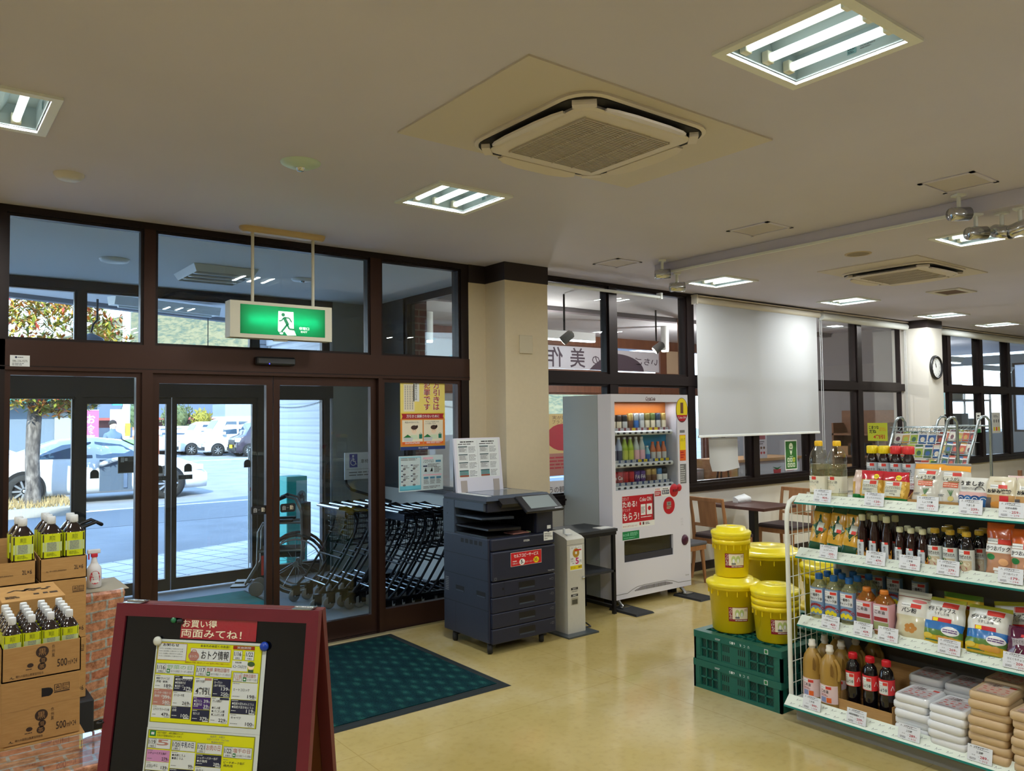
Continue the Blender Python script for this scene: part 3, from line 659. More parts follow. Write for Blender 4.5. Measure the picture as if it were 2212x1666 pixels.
MB().loft([[(x,-.11,z),(x,0,z-.1),(x,.11,z),(x,0,z-.085)]for x,z in((-.33,.44),(.04,.44))],WCC).build('seat_cloth',t)
MB().loft([[(.05+.0*z,-.11,z),(.13,0,z),(.05,.11,z),(.115,0,z)]for z in(.5,.86)],WCC).build('back_cloth',t)
MB().box((-.31,-.13,.2),(-.29,-.105,.38),RED).build('brake_lever',t)
# ---- wheelchair place sign on a slanted tube
t=thing('hanging_sign','white wheelchair parking sign on a bent black tube over the carts','sign',(3.78,7.86,1.0))
mb=MB().box((0,0,0),(.44,.012,.29),mat('sign_white',(226,232,240),.4));a=Art(mb,flat((0,0,0),(1,0,0),(0,0,1)))
WB=mat('wheelchair_blue',(88,92,172),.5);a.rect(.055,.13,.15,.275,WB,1)
a.ell(.098,.252,.011,.011,WHITE,2);a.stroke([(.098,.236),(.099,.196),(.122,.196),(.131,.163),(.14,.165)],.009,WHITE,2);a.stroke([(.088,.215)]+arc(.1,.182,.03,140,330,10),.007,WHITE,2);a.stroke([(.098,.218),(.118,.216)],.007,WHITE,2)
a.text('車椅子置場',.19,.17,.42,.215,BLACK);a.rect(.02,.108,.43,.111,GREY,1);a.lines(.05,.03,.4,.09,2,GREY,fill=.35,rag=False)
mb.build('board',t)
MB().tube([(.02,.02,.28),(.02,.02,0),(.03,.02,-.05),(.08,.0,-.11),(.30,-.2,-.2),(.40,-.3,-.24)],.016,BLK,8).build('arm',t);MB().box((.2,.012,.12),(.26,.27,.16),BLK).build('wall_bracket',t)
# ---- posters on the fixed glass right of the doors (seen from the room)
def poster_shoplift():
 w,h=.42,.575
 mb=MB().box((0,0,0),(w,.001,h),mat('poster_yellow',(236,205,70),.5));a=Art(mb,flat((0,0,0),(1,0,0),(0,0,1)))
 PY=mat('poster_yellow_light',(242,222,120),.5);ORP=mat('poster_orange',(226,140,50),.5)
 a.rect(0,.30,w,h,PY,1);DR=mat('poster_red',(172,28,40),.5)
 for i in range(14):a.poly([(.21,.42),(.21+.3*math.cos(i*.45),.42+.3*math.sin(i*.45)),(.21+.3*math.cos(i*.45+.16),.42+.3*math.sin(i*.45+.16))],YELLOW,2)if False else None
 a.vtext('万引きは',.305,.315,.37,.555,WHITE,2,.035);a.vtext('犯罪です',.215,.315,.28,.555,WHITE,2,.035)
 a.vtext('万引きは',.308,.317,.367,.553,DR,4,.012);a.vtext('犯罪です',.218,.317,.277,.553,DR,4,.012)
 a.rect(.12,.39,.175,.55,WHITE,2);a.vtext('保護者のみなさま',.135,.4,.155,.54,BLACK,3)
 a.rect(.03,.31,.13,.53,CREAM,2)
 for k in range(4):a.lines(.04+.022*k,.325,.05+.022*k,.52,14,GREY,3,.5,False)
 a.poly([(.01,.25),(.41,.25),(.40,.27),(.41,.292),(.01,.292),(.02,.27)],DR,2);a.text('万引きと誤解されないために',.055,.258,.365,.284,WHITE,3,.01)
 a.rect(0,.03,w,.25,ORP,1);a.rect(.015,.045,.205,.24,CREAM,2);a.rect(.215,.045,.40,.24,CREAM,2)
 SK=mat('drawn_skin',(246,220,190),.6);HAIR=mat('drawn_hair',(70,48,38),.6);TEAL=mat('drawn_teal',(20,120,100),.6)
 for x in(.125,.31):
  a.ell(x,.16,.026,.03,SK,3);a.ell(x,.18,.03,.018,HAIR,4);a.ell(x+.027,.187,.009,.012,HAIR,4);a.poly([(x-.03,.12),(x+.03,.12),(x+.035,.085),(x-.035,.085)],mat('drawn_shirt',(214,232,200),.6),3)
  a.rect(x+.045,.09,x+.075,.125,TEAL,4);a.stroke(arc(x+.06,.125,.009,0,180,6),.003,TEAL,4);a.poly([(x-.1,.1),(x-.01,.1),(x-.02,.07),(x-.09,.07)],LGREY,4);a.poly([(x-.1,.1),(x-.06,.125),(x-.02,.1)],GREEN,3)
  a.ell(x-.009,.156,.002,.003,BLACK,5);a.ell(x+.009,.156,.002,.003,BLACK,5)
 a.text('商品はお店のカゴに',.04,.215,.17,.23,BLACK,3);a.text('マイバッグを使うのは',.23,.22,.36,.232,BLACK,3);a.text('レジを通ってから',.23,.205,.33,.217,BLACK,3)
 a.rect(.015,.045,.205,.066,ORANGE,4);a.rect(.215,.045,.40,.066,ORANGE,4);a.lines(.04,.048,.19,.064,2,WHITE,5);a.lines(.24,.048,.39,.064,2,WHITE,5)
 a.rect(0,0,w,.028,mat('poster_navy',(36,58,120),.5),2);a.text('岡山県警察',.165,.007,.255,.021,WHITE,3)
 return mb
o=poster_shoplift().build('poster');o.location=(3.145,D+.012,1.398);tag(o,'yellow and red shoplifting warning poster on the glass panel right of the doors','poster')
mb=MB().box((0,0,0),(.415,.001,.283),mat('notice_white',(206,222,226),.5));a=Art(mb,flat((0,0,0),(1,0,0),(0,0,1)))
a.frame(.008,.008,.205,.275,.006,CYAN,1);a.rect(.012,.012,.2,.045,CYAN,1);a.lines(.02,.245,.19,.268,2,GREY,2)
for i in range(4):
 for j in range(2):a.rect(.022+.088*j,.205-.043*i,.04+.088*j,.213-.043*i,NAVY,2);a.lines(.045+.088*j,.185-.043*i,.1+.088*j,.212-.043*i,3,LGREY if i%2 else GREY,2);a.ell(.05+.09*j,.18-.043*i,.014,.008,GREY,2)
a.rect(.225,.25,.32,.267,PINK,1);a.text('ノロウイルス',.225,.222,.325,.247,BLACK,2);a.rect(.345,.225,.395,.242,mat('poster_blue',(80,140,170),.5),1);a.rect(.225,.19,.265,.2,NAVY,2);a.lines(.27,.185,.4,.215,3,GREY,2)
a.poly([(.235,.15),(.262,.15),(.25,.185)],BLACK,2);a.poly([(.29,.15),(.317,.15),(.31,.185)],BLACK,2);a.lines(.33,.14,.4,.19,5,GREY,2);a.rect(.225,.118,.4,.128,PINK,1)
for j in range(3):a.rect(.23+.06*j,.092,.275+.06*j,.108,mat('poster_blue'),2);a.lines(.23+.06*j,.05,.28+.06*j,.088,5,GREY,2)
a.lines(.225,.012,.4,.035,2,GREY,2)
o=mb.build('poster');o.location=(3.127,D+.012,1.068);tag(o,'pale blue hygiene notice with small print under the yellow poster','poster')
# ================================================================ OUTSIDE
GZ=-.10
def m_asphalt(nt,co,b):
 nt.links.new(ramp(nt,noise(nt,co,1.2,5),[(.3,(122,124,128)),(.7,(140,142,146))]),b.inputs['Base Color'])
ASPH=tex('asphalt',m_asphalt,.85,.2)
def m_tiles(nt,co,b):
 br=nt.nodes.new('ShaderNodeTexBrick');br.offset=0;br.inputs['Scale'].default_value=1;br.inputs['Mortar Size'].default_value=.012;br.inputs['Brick Width'].default_value=.3;br.inputs['Row Height'].default_value=.3
 br.inputs['Color1'].default_value=rgb(196,194,196);br.inputs['Color2'].default_value=rgb(206,204,204);br.inputs['Mortar'].default_value=rgb(120,120,126)
 nt.links.new(mapping(nt,co,rot=(0,0,-.32)),br.inputs['Vector']);nt.links.new(br.outputs['Color'],b.inputs['Base Color'])
struct(MB().box((-60,YO+.1,GZ-.2),(90,70,GZ),ASPH).build('ground_road'))
struct(MB().prism([(-6,YO+.1),(12,YO+.1),(12,14.1),(-6,8.2)],GZ-.05,GZ+.02,tex('pale_tiles',m_tiles,.7)).build('ground_tiles'))
PAINT=mat('road_paint',(240,240,238),.7)
def stripe(x0,y0,x1,y1,w,label):
 dx,dy=x1-x0,y1-y0;L=math.hypot(dx,dy);nx,ny=-dy/L*w/2,dx/L*w/2
 struct(tag(MB().prism([(x0+nx,y0+ny),(x1+nx,y1+ny),(x1-nx,y1-ny),(x0-nx,y0-ny)],GZ,GZ+.006,PAINT).build('road_marking'),label,'road marking'))
stripe(-4,17.45,30,17.45,.13,'white painted line along the road in front of the shop')
stripe(9,36.0,24,37.2,.14,'white painted bay line before the parked vans')
struct(MB().box((-40,14.6,GZ),(80,17.3,GZ+.004),mat('asphalt_patch',(118,120,124),.9)).build('ground_patch'))
# roof and canopy: they shade the front as in the photograph
ROOFM=mat('roof_facing',(205,208,212),.7)
SOF=mat('soffit_panels',(215,216,220),.8)
edge=[(-8,6.9),(0.7,9.55),(4.0,10.75),(12,13.6)]
can=MB().prism([(-8,D),(12,D)]+edge[::-1],CZ+.055,CZ+.09,SOF)
can.prism([(-8,-5),(20,-5),(20,D+5),(12,13.6)]+edge[::-1][1:],3.3,3.4,ROOFM)
for(a,b),(c,d)in zip(edge,edge[1:]):can.loft([[(a,b,2.96),(c,d,2.96),(c,d+.12,2.96),(a,b+.12,2.96)],[(a,b,5.7),(c,d,5.7),(c,d+.12,5.7),(a,b+.12,5.7)]],mat('fascia_grey',(120,124,134),.6),False)
can.box((-8,D-.1,3.0),(-7.9,8,5.7),ROOFM)
struct(can.build('canopy_roof'))
t=thing('canopy_light','white strip lamp under the canopy outside the entrance','lamp',(2.3,9.2,2.96),.3);MB().prism([(-.09,0),(.09,0),(.06,-.09),(-.06,-.09)],-.62,.62,WENAM,'x').build('housing',t);MB().cyl((-.55,0,-.1),(.55,0,-.1),.014,mat('tube_off'),n=8).build('tube',t)
t=thing('hanging_lamp','grey floodlight hanging from a bent rod under the canopy, before the tree','lamp',(1.62,9.6,2.45));MB().tube([(.06,0,.55),(.06,0,.32),(.02,0,.27),(.0,0,.18)],.012,BLK,6).build('rod',t);MB().lathe([(.02,.17),(.1,.12),(.15,0),(.12,-.08),(.02,-.1)],mat('flood_grey',(110,120,135),.5),n=16,sx=1.2).build('shade',t)
t=thing('pendant_lamp','black pendant on a cord outside, over the white van','lamp',(2.98,10.0,1.98));MB().tube([(0,0,1.02),(0,0,.25),(-.02,0,.1)],.006,BLK,5).build('cord',t);MB().lathe([(.005,.14),(.02,.1),(.03,.03),(.035,0)],BLK,n=10).build('shade',t)
# roller shutter wall beside the entrance
SH=mat('shutter_white',(226,230,236),.55)
t=thing('roller_shutter','white corrugated roller shutter outside, seen through the right door','shutter',(4.05,9.0,0))
mb=MB();n=30;prof=[]
for i in range(n):
 z=-.1+2.78*i/n;prof+=[(0,z),(-.012,z+.02),(-.014,z+.06),(0,z+.085)]
mb.loft([[(x,0,z)for x,z in prof],[(x,1.7,z)for x,z in prof]],SH,False,(False,False),closed=False)
mb.box((0.002,0,-.1),(.05,1.7,2.75),SH).build('slats',t)
MB().box((-.03,-.06,-.1),(.06,0,2.95),BZ2).box((-.03,1.7,-.1),(.06,1.75,2.9),LGREY).build('guide_rail',t);MB().box((-.06,-.06,2.68),(.2,1.75,2.95),SH).build('box',t)
TW=tex('grey_wall_tile',lambda nt,co,b:(lambda br:(br.inputs['Scale'].__setattr__('default_value',1),br.inputs['Brick Width'].__setattr__('default_value',.3),br.inputs['Row Height'].__setattr__('default_value',.1),br.inputs['Mortar Size'].__setattr__('default_value',.008),br.inputs['Color1'].__setattr__('default_value',rgb(186,192,204)),br.inputs['Color2'].__setattr__('default_value',rgb(178,186,200)),br.inputs['Mortar'].__setattr__('default_value',rgb(110,114,124)),nt.links.new(mapping(nt,co,rot=(math.pi/2,0,0)),br.inputs['Vector']),nt.links.new(br.outputs['Color'],b.inputs['Base Color'])))(nt.nodes.new('ShaderNodeTexBrick')),.6)
struct(MB().box((3.85,10.75,GZ),(9,10.95,2.97),TW).build('wall_neighbour'));struct(MB().box((4.1,YO+.1,GZ),(4.3,10.8,2.97),GREYW).build('wall_outside'))
# teal delivery-service post
TL=mat('teal_plastic',(40,178,168),.45)
t=thing('parcel_post','teal parcel service post with a round cat emblem outside the shutter','sign post',(3.5,8.78,GZ));mb=MB().box((0,0,0),(.25,.25,1.1),TL,r=.01);mb.build('body',t)
mb=MB();a=Art(mb,flat((.115,-.001,.0),(1,0,0),(0,0,1)));a.rect(0,.55,.13,1.05,mat('pale_teal',(176,220,220),.5),1);a.ell(.065,.86,.055,.075,mat('oval_grey',(128,140,140),.5),2);a.poly([(.035,.81),(.04,.86),(.034,.90),(.048,.885),(.062,.89),(.075,.915),(.08,.88),(.098,.865),(.092,.81),(.082,.81),(.08,.845),(.055,.84),(.048,.81)],BLACK,3);mb.build('emblem_plate',t)
t=thing('banner_stand','white and red banner sign just outside the right door','banner',(3.02,8.62,GZ));mb=MB().box((0,0,.2),(.2,.01,1.45),mat('banner_white',(210,214,222),.6));a=Art(mb,flat((0,0,0),(1,0,0),(0,0,1)));a.vtext('コピー',.06,1.05,.16,1.42,GREY);a.rect(0,.98,.2,1.02,RED,1);a.ell(.1,.86,.08,.1,RED,1);a.text('5',.06,.8,.14,.92,WHITE,2);a.text('カラー',.02,.62,.18,.7,GREY);a.text('3',.03,.36,.17,.58,RED,2,.04);mb.build('flag',t);MB().box((-.02,-.1,0),(.22,.12,.04),LGREY).cyl((-.01,.01,.02),(-.01,.01,1.47),.008,WHITE,n=6).build('stand',t)
# curb island with dry grass and tree
struct(MB().prism([(-12,17.0),(2.55,17.0),(2.85,17.4),(2.85,20.6),(2.5,21),(-12,21)],GZ,.05,mat('curb_concrete',(160,156,148),.8,noise=.1,nscale=3)).build('curb_island'))
GR=mat('dry_grass',(164,142,100),.9);g=MB()
for i in range(2600):
 x=random.uniform(-1,2.75);y=random.uniform(17.3,18.7);h=random.uniform(.05,.17);q=random.uniform(0,6.28);dx,dy=.012*math.cos(q),.012*math.sin(q)
 g.add([(x-dx,y-dy,.05),(x+dx,y+dy,.05),(x+random.uniform(-.06,.06),y+random.uniform(-.06,.06),.05+h)],[(0,1,2)],GR)
o=tag(g.build('dry_grass'),'dry straw coloured grass on the curb island under the tree','grass');o['kind']='stuff'
def m_bark(nt,co,b):
 nt.links.new(ramp(nt,noise(nt,mapping(nt,co,scale=(1,1,.4)),9,5,.65),[(.35,(58,55,56)),(.5,(98,92,88)),(.65,(138,130,124))]),b.inputs['Base Color'])
BARK=tex('pale_bark',m_bark,.9,.1)
t=thing('roadside_tree','roadside tree with yellow and red leaves outside the left glass panel','tree',(2.03,18.0,.05))
mb=MB().tube([(.0,0,-.02),(.02,0,.3),(.0,0,.9),(.02,.02,1.5),(.06,0,2.3),(.12,.02,3.3)],.1,BARK,12,rs=[.17,.13,.125,.13,.11,.07])
for q in range(9):
 an=q*.7+.2;z=1.75+.15*q;L=1.0-.04*q
 mb.tube([(.03,0,z),(.03+.5*L*math.cos(an),.5*L*math.sin(an),z+.22),(.03+L*math.cos(an),L*math.sin(an),z+.34)],.03,BARK,6,rs=[.045,.03,.01])
mb.build('trunk',t)
LC=[mat('leaf_%s'%n,c,.55)for n,c in(('olive',(122,132,52)),('yellow',(186,168,60)),('green',(80,102,50)),('orange',(188,112,48)),('red',(170,62,50)))]
f=MB()
for i in range(900):
 a1=random.uniform(0,6.283);u=random.random()**.5;zc=random.uniform(-1,1)
 rr=1.5*math.sqrt(max(0,1-zc*zc))
 cx=.35+rr*u**.6*math.cos(a1)+random.uniform(-.1,.1);cy=rr*u**.6*math.sin(a1)*.8;cz=2.95+1.15*zc+random.uniform(-.1,.1)
 red=random.random()<.42
 for k in range(10):
  d=V((random.uniform(-1,1),random.uniform(-1,1),random.uniform(-.5,.9))).normalized();L=random.uniform(.11,.2);w=V((d.y,-d.x,.1)).normalized()*L*.17
  c=V((cx,cy,cz));m=LC[random.choice((3,4,1))]if red and k<4 else LC[random.choice((0,1,1,2,0,3)if not red else(1,3,0))]
  f.add([c,c+d*L*.5+w,c+d*L,c+d*L*.5-w],[(0,1,2,3)],m)
f.build('foliage',t)
# ---- cars
TYRE=mat('tyre',(30,31,33),.8);RIM=mat('alloy_rim',(196,200,206),.3,.8);CGL=mat('car_glass',(48,70,92),.05,0,spec=1);HLAMP=mat('head_lamp',(205,222,236),.1,.3);GRILL=mat('grille_black',(24,26,30),.4)
def wheel(par,x,y,r,spokes,w=.2,side=-1):
 T=Matrix.Translation((x,y,r))@Matrix.Rotation(math.pi/2,4,'X')
 o=MB().lathe([(r*.66,-w/2),(r*.95,-w/2),(r,-w*.36),(r,w*.36),(r*.95,w/2),(r*.66,w/2)],TYRE,n=32,T=T,cap=(False,False)).lathe([(0,0),(r*.66,.01)],GRILL,n=24,T=T,cap=(False,False)).build('wheel',par)
 m=MB().lathe([(r*.62,-w*.45),(r*.68,-w*.52),(r*.7,w*.4)],RIM,n=32,T=T,cap=(False,False)).lathe([(0,w*.42),(r*.16,w*.42),(r*.18,.0)],RIM,n=14,T=T,cap=(False,False))
 for i in range(spokes):
  R=T@Matrix.Rotation(2*math.pi*i/spokes,4,'Z');m.box((r*.1,-r*.055,w*.2),(r*.66,r*.055,w*.42),RIM,T=R)
 m.build('rim',o)
def car(name,label,loc,prof,W,paint,zb,wheels,r,spokes,wins,shield,rz=0,extra=None,rear=None):
 """prof: stations (x, belt height, roof height, half-width factor, roof half-width factor)"""
 t=thing(name,label,'car',loc,rz);w=W/2
 def ring(x,zl,zr,k,kr,zlow):
  a=w*k;b=w*kr
  return[(x,-a*.9,zlow),(x,-a,zlow+.14),(x,-a*1.0,(zlow+zl)/2),(x,-a*.97,zl),(x,-(a*.97+b)/2-.015,(zl*.5+zr*.5)),(x,-b,zr-.04),(x,-b*.8,zr),(x,b*.8,zr),(x,b,zr-.04),(x,(a*.97+b)/2+.015,(zl*.5+zr*.5)),(x,a*.97,zl),(x,a,(zlow+zl)/2),(x,a,zlow+.14),(x,a*.9,zlow)]
 R=[ring(x,zl,zr,k,kr,zb)for x,zl,zr,k,kr in prof]
 MB().loft(R,paint,True).build('body',t)
 def at(x):
  for p,q in zip(prof,prof[1:]):
   if p[0]<=x<=q[0]:
    u=(x-p[0])/(q[0]-p[0]+1e-9);return[p[i]+(q[i]-p[i])*u for i in range(5)]
  return list(prof[0 if x<prof[0][0]else-1])
 for pts in wins:
  for s in(-1,1):
   m=MB();vs=[]
   for x,tt in pts:
    _,zl,zr,k,kr=at(x);a=w*k*.97;b=w*kr;h2=.5*(zl+zr)
    z=zl+(zr-.04-zl)*tt;u=(z-zl)/max(h2-zl,1e-3)
    y=a+((a+b)/2+.015-a)*u if u<=1 else(a+b)/2+.015+(b-(a+b)/2-.015)*(z-h2)/max(zr-.04-h2,1e-3)
    vs.append((x,s*(y+.008),z))
   m.add(vs,[tuple(range(len(vs)))],CGL);m.build('side_window',t)
 for(xa,za,ka),(xb,zb2,kb)in shield:
  MB().add([(xa,-w*ka,za),(xb,-w*kb,zb2),(xb,w*kb,zb2),(xa,w*ka,za)],[(0,1,2,3)],CGL).build('windscreen',t)
 for x in wheels:
  for s in(-1,1):
   MB().lathe([(.0,0),(r*1.16,0)],GRILL,n=28,T=Matrix.Translation((x,s*(w+.004),r+.02))@Matrix.Rotation(math.pi/2,4,'X'),cap=(False,False)).build('wheel_arch',t)
   wheel(t,x,s*(w-.03),r,spokes,side=s)
 return t
CW=mat('car_white',(202,206,212),.25,coat=.5);CDK=mat('car_dark',(58,52,66),.2,.3,coat=.6)
sd=car('sedan_car','white sedan parked at the curb behind the tree',(3.45,20.1,GZ),[(-2.35,.8,.84,.8,.7),(-2.2,.95,1.0,.94,.78),(-1.5,.98,1.08,1,.8),(-.75,.96,1.36,1,.62),(-.1,.95,1.43,1,.64),(.5,.93,1.36,1,.62),(1.15,.92,1.02,1,.78),(1.7,.84,.9,.98,.8),(2.15,.68,.74,.9,.75),(2.35,.5,.56,.7,.6)],1.8,CW,.2,(-1.42,1.38),.34,10,[[(-1.35,.05),(-.15,.05),(-.15,.86),(-.7,.84)],[(-.08,.05),(.95,.05),(.45,.8),(-.08,.86)]],[((1.12,1.04,.72),(.5,1.37,.56))])
MB().box((1.85,-.82,.62),(2.2,-.6,.74),HLAMP).box((1.85,.6,.62),(2.2,.82,.74),HLAMP).build('head_lamp',sd);MB().box((-.0,-.915,.78),(.14,-.89,.82),CW).build('door_handle',sd)
MB().box((-.02,-.925,.25),(.62,-.90,.93),mat('car_interior',(70,86,104),.8)).box((.45,-.95,.3),(.53,-.92,.92),STEEL).build('open_doorway',sd)
# the driver's forearm and body in the doorway
SKIN=mat('skin',(226,186,160),.55);SLV=mat('grey_sleeve',(176,178,180),.9,noise=.1,nscale=20);JKT=mat('blue_grey_jacket',(92,112,134),.9)
def skin_mesh(name,verts,edges,radii,m,par=None,loc=None,lv=1):
 me=bpy.data.meshes.new(name);me.from_pydata(verts,edges,[]);o=bpy.data.objects.new(name,me);COL.objects.link(o);me.materials.append(m)
 o.modifiers.new('s','SKIN');o.modifiers.new('d','SUBSURF').levels=lv;o.modifiers['d'].render_levels=lv
 for i,r in enumerate(radii):me.skin_vertices[0].data[i].radius=(r,r)if not isinstance(r,tuple)else r
 me.skin_vertices[0].data[0].use_root=True
 o.modifiers['s'].use_smooth_shade=True
 dg=bpy.context.evaluated_depsgraph_get();nm=bpy.data.meshes.new_from_object(o.evaluated_get(dg));nm.materials.clear();nm.materials.append(m)
 bpy.data.objects.remove(o);o=bpy.data.objects.new(name,nm);COL.objects.link(o);nm.name=name
 if par is not None:o.parent=par;KIDS.setdefault(par.name,[]).append(o)
 if loc:o.location=loc
 return o
p=thing('person','person seated in the white sedan with a grey sleeve reaching forward','person',(3.55,19.5,GZ))
skin_mesh('body',[(0,.1,.5),(0,.1,.75),(.0,.08,.95),(-.02,.08,1.05),(-.02,.08,1.2),(0,-.16,.93),(-.12,-.34,.82),(.12,-.4,.92),(.3,-.42,.95),(.37,-.42,.94),(.02,.3,.9),(.2,.3,.75),(.4,.2,.5),(.3,-.05,.48)],[(0,1),(1,2),(2,3),(3,4),(2,5),(5,6),(6,7),(7,8),(8,9),(2,10),(10,11),(0,12),(0,13)],[.16,.17,.13,.055,.1,.08,.06,.055,.04,.03,.08,.05,.09,.09],SLV,p)
MB().sphere((-.01,.06,1.2),.11,SKIN,12,(.85,.95,1.1)).build('head',p);MB().sphere((-.03,.08,1.235),.115,mat('dark_hair',(40,34,32),.8),12,(.9,.98,1)).build('hair',p);MB().sphere((.4,-.42,.93),.05,SKIN,10,(1.2,.6,.7)).build('hand',p)
p=thing('person','figure in a grey jacket behind the white sedan, standing in for a reflection','person',(4.84,25.2,GZ),.3)  # added figure, modelled after a faint person-shaped reflection in the glass
skin_mesh('body',[(0,0,.9),(0,0,1.15),(0,0,1.4),(0,0,1.5),(0,0,1.62),(.2,0,1.38),(.27,.02,1.1),(.24,-.12,.92),(-.2,0,1.38),(-.27,.02,1.1),(-.22,-.12,.95),(.1,0,.5),(.1,.02,.06),(.1,-.14,.04),(-.1,0,.5),(-.1,.02,.06),(-.1,-.14,.04)],[(0,1),(1,2),(2,3),(3,4),(2,5),(5,6),(6,7),(2,8),(8,9),(9,10),(0,11),(11,12),(12,13),(0,14),(14,15),(15,16)],[.16,.17,.17,.06,.09,.075,.06,.04,.075,.06,.04,.085,.06,.05,.085,.06,.05],JKT,p)
MB().sphere((0,-.01,1.66),.11,SKIN,12,(.85,.95,1.15)).build('head',p);MB().sphere((0,.01,1.71),.12,mat('dark_hair'),12,(.9,.98,.9)).build('hair',p)
mv=car('van_car','white van standing beyond the sedan at the far left',(.3,24.2,GZ),[(-2.3,1.0,1.8,.92,.78),(-2.0,1.02,1.92,1,.82),(0,1.0,1.95,1,.82),(.9,1.0,1.82,1,.78),(1.75,1.0,1.12,1,.8),(2.25,.85,.92,.92,.8),(2.4,.5,.56,.8,.7)],1.75,CW,.22,(-1.45,1.5),.33,8,[[(-2.1,.08),(-.75,.08),(-.75,.84),(-2.05,.84)],[(-.65,.08),(.35,.08),(.35,.84),(-.65,.84)],[(.45,.08),(1.5,.08),(.95,.8),(.45,.84)]],[((1.7,1.16,.75),(.95,1.8,.74))])
def kei(label,x,y,paint,H,hood,dark=False):
 t=car('van_car',label,(x,y,GZ),[(-1.7,.55,.6,.86,.8),(-1.66,.86,.92,.95,.86),(-1.66+hood,1.0,1.06,1,.86),(-1.1+hood*.55,1.0,H-.12,1,.84),(-.7+hood*.3,1.0,H,1,.86),(1.3,1.0,H,1,.86),(1.66,1.0,H-.15,.98,.84),(1.7,.9,1.2,.9,.8)],1.48,paint,.2,(-1.1,1.15),.29,12 if dark else 8,[[(-1.0+hood*.6,.1),(-.15,.1),(-.15,.82),(-.72+hood*.4,.82)],[(-.05,.1),(1.45,.1),(1.4,.82),(-.05,.82)]],[((-1.63+hood,1.09,.8),(-1.13+hood*.55,H-.14,.78))])
 MB().box((-1.72,-.7,.72),(-1.5,-.46,.92),HLAMP).box((-1.72,.46,.72),(-1.5,.7,.92),HLAMP).build('head_lamp',t);MB().box((-1.73,-.45,.6),(-1.66,.45,.82),GRILL if dark else CW).box((-1.75,-.6,.3),(-1.66,.6,.46),GRILL).build('grille',t)
 mb=MB().box((-1.77,-.17,.42),(-1.74,.17,.58),YELLOW if dark else WHITE);mb.build('number_plate',t)
 MB().box((-1.0+hood*.6,-.92,1.05),(-.85+hood*.6,-.75,1.2),paint,r=.02).build('mirror',t)
kei('white boxy van parked third from the right in the far row',12.95,43.2,CW,1.72,.55)
kei('white high roofed van in the middle of the far parked row',13.6,41.0,CW,1.92,.16)
kei('dark purple van nearest in the far parked row, by the door edge',14.45,38.9,CDK,1.76,.42,True)
kei('white car at the left end of the far parked row, by the door post',11.3,45.2,CW,1.5,.7)
# ---- buildings and hill
RT=mat('grey_roof_tile',(78,86,98),.7,noise=.15,nscale=2);PKW=mat('pink_wall',(146,100,100),.8);PLW=mat('pale_wall',(150,150,154),.8)
t=thing('house','house with a grey tiled roof and pink wall behind the parked vans','house',(12.3,52,GZ));MB().box((-4,0,0),(4,6,2.1),PKW).build('wall',t);MB().prism([(-1.2,2.0),(3.5,3.6),(7.4,2.0)],-4.6,4.6,RT,'x').build('roof',t);MB().box((-4.6,-1.25,1.85),(4.6,-1.15,2.0),mat('eaves_red',(150,74,70),.7)).build('gutter',t);MB().box((-2.4,-.02,.5),(-.6,0,1.6),CGL).build('window',t)
t=thing('house','pale two-storey house with a dark roof further behind the vans','house',(17.5,66,GZ));MB().box((-4,0,0),(3.4,7,4.6),PLW).build('wall',t);MB().prism([(-1,4.4),(3.5,6),(8,4.4)],-4.6,4.2,RT,'x').build('roof',t);MB().box((-3,-.02,2.6),(-.5,0,3.9),CGL).build('window',t)
t=thing('kiosk','dark green roofed stall far behind the tree','kiosk',(4.2,33,GZ));MB().box((-4,0,0),(1.6,3,2.6),mat('stall_shade',(104,118,134),.8)).build('wall',t);MB().box((-4.3,-.8,2.45),(1.9,3.2,2.75),mat('stall_green',(40,130,120),.7)).build('roof',t)
for x in(-2.2,.2):MB().box((x,-.05,0),(x+.7,-.01,2.1),PLW).build('shutter',t)
t=thing('dump_truck','blue grey truck body behind the vans','truck',(18.2,48.5,GZ));MB().box((-3,-1.1,.9),(3,1.1,2.0),mat('truck_blue',(78,98,124),.5)).build('bed',t);MB().box((-3.1,-1.2,1.95),(3.0,1.2,2.75),mat('truck_pale',(140,152,160),.5)).box((-3.15,-1.22,1.9),(3.1,1.22,2.0),WHITE).build('cover',t)
for x in(-2,2):wheel(t,x,-.95,.45,6)
struct(MB().box((4.2,31,GZ),(7.3,31.25,1.02),mat('green_wall',(120,206,110),.7)).box((4.2,30.9,GZ),(7.3,31.0,.45),mat('curb_concrete')).build('wall_green_low'))
NOB=mat('nobori_pink',(226,90,140),.7)
t=thing('banner_stand','pink advertising banner on a pole beyond the white cars','banner',(4.3,26.6,GZ));mb=MB().box((0,0,.9),(.42,.01,2.1),NOB);a=Art(mb,flat((0,0,.9),(1,0,0),(0,0,1)));a.vtext('お食事',.1,.2,.32,1.1,WHITE,2,.02);mb.build('flag',t);MB().cyl((-.02,.01,0),(-.02,.01,2.15),.015,WHITE,n=6).cyl((-.02,.01,2.12),(.42,.01,2.12),.012,WHITE,n=6).build('pole',t)
t=thing('banner_stand','faded white and red banner on a pole beside the pink one','banner',(5.2,27.5,GZ));mb=MB().box((0,0,.85),(.4,.01,2.15),WHITE);a=Art(mb,flat((0,0,.85),(1,0,0),(0,0,1)));a.rect(.05,.1,.35,1.2,mat('faded_pink',(240,176,180),.7),1);mb.build('flag',t);MB().cyl((.42,.01,0),(.42,.01,2.2),.015,WHITE,n=6).build('pole',t)
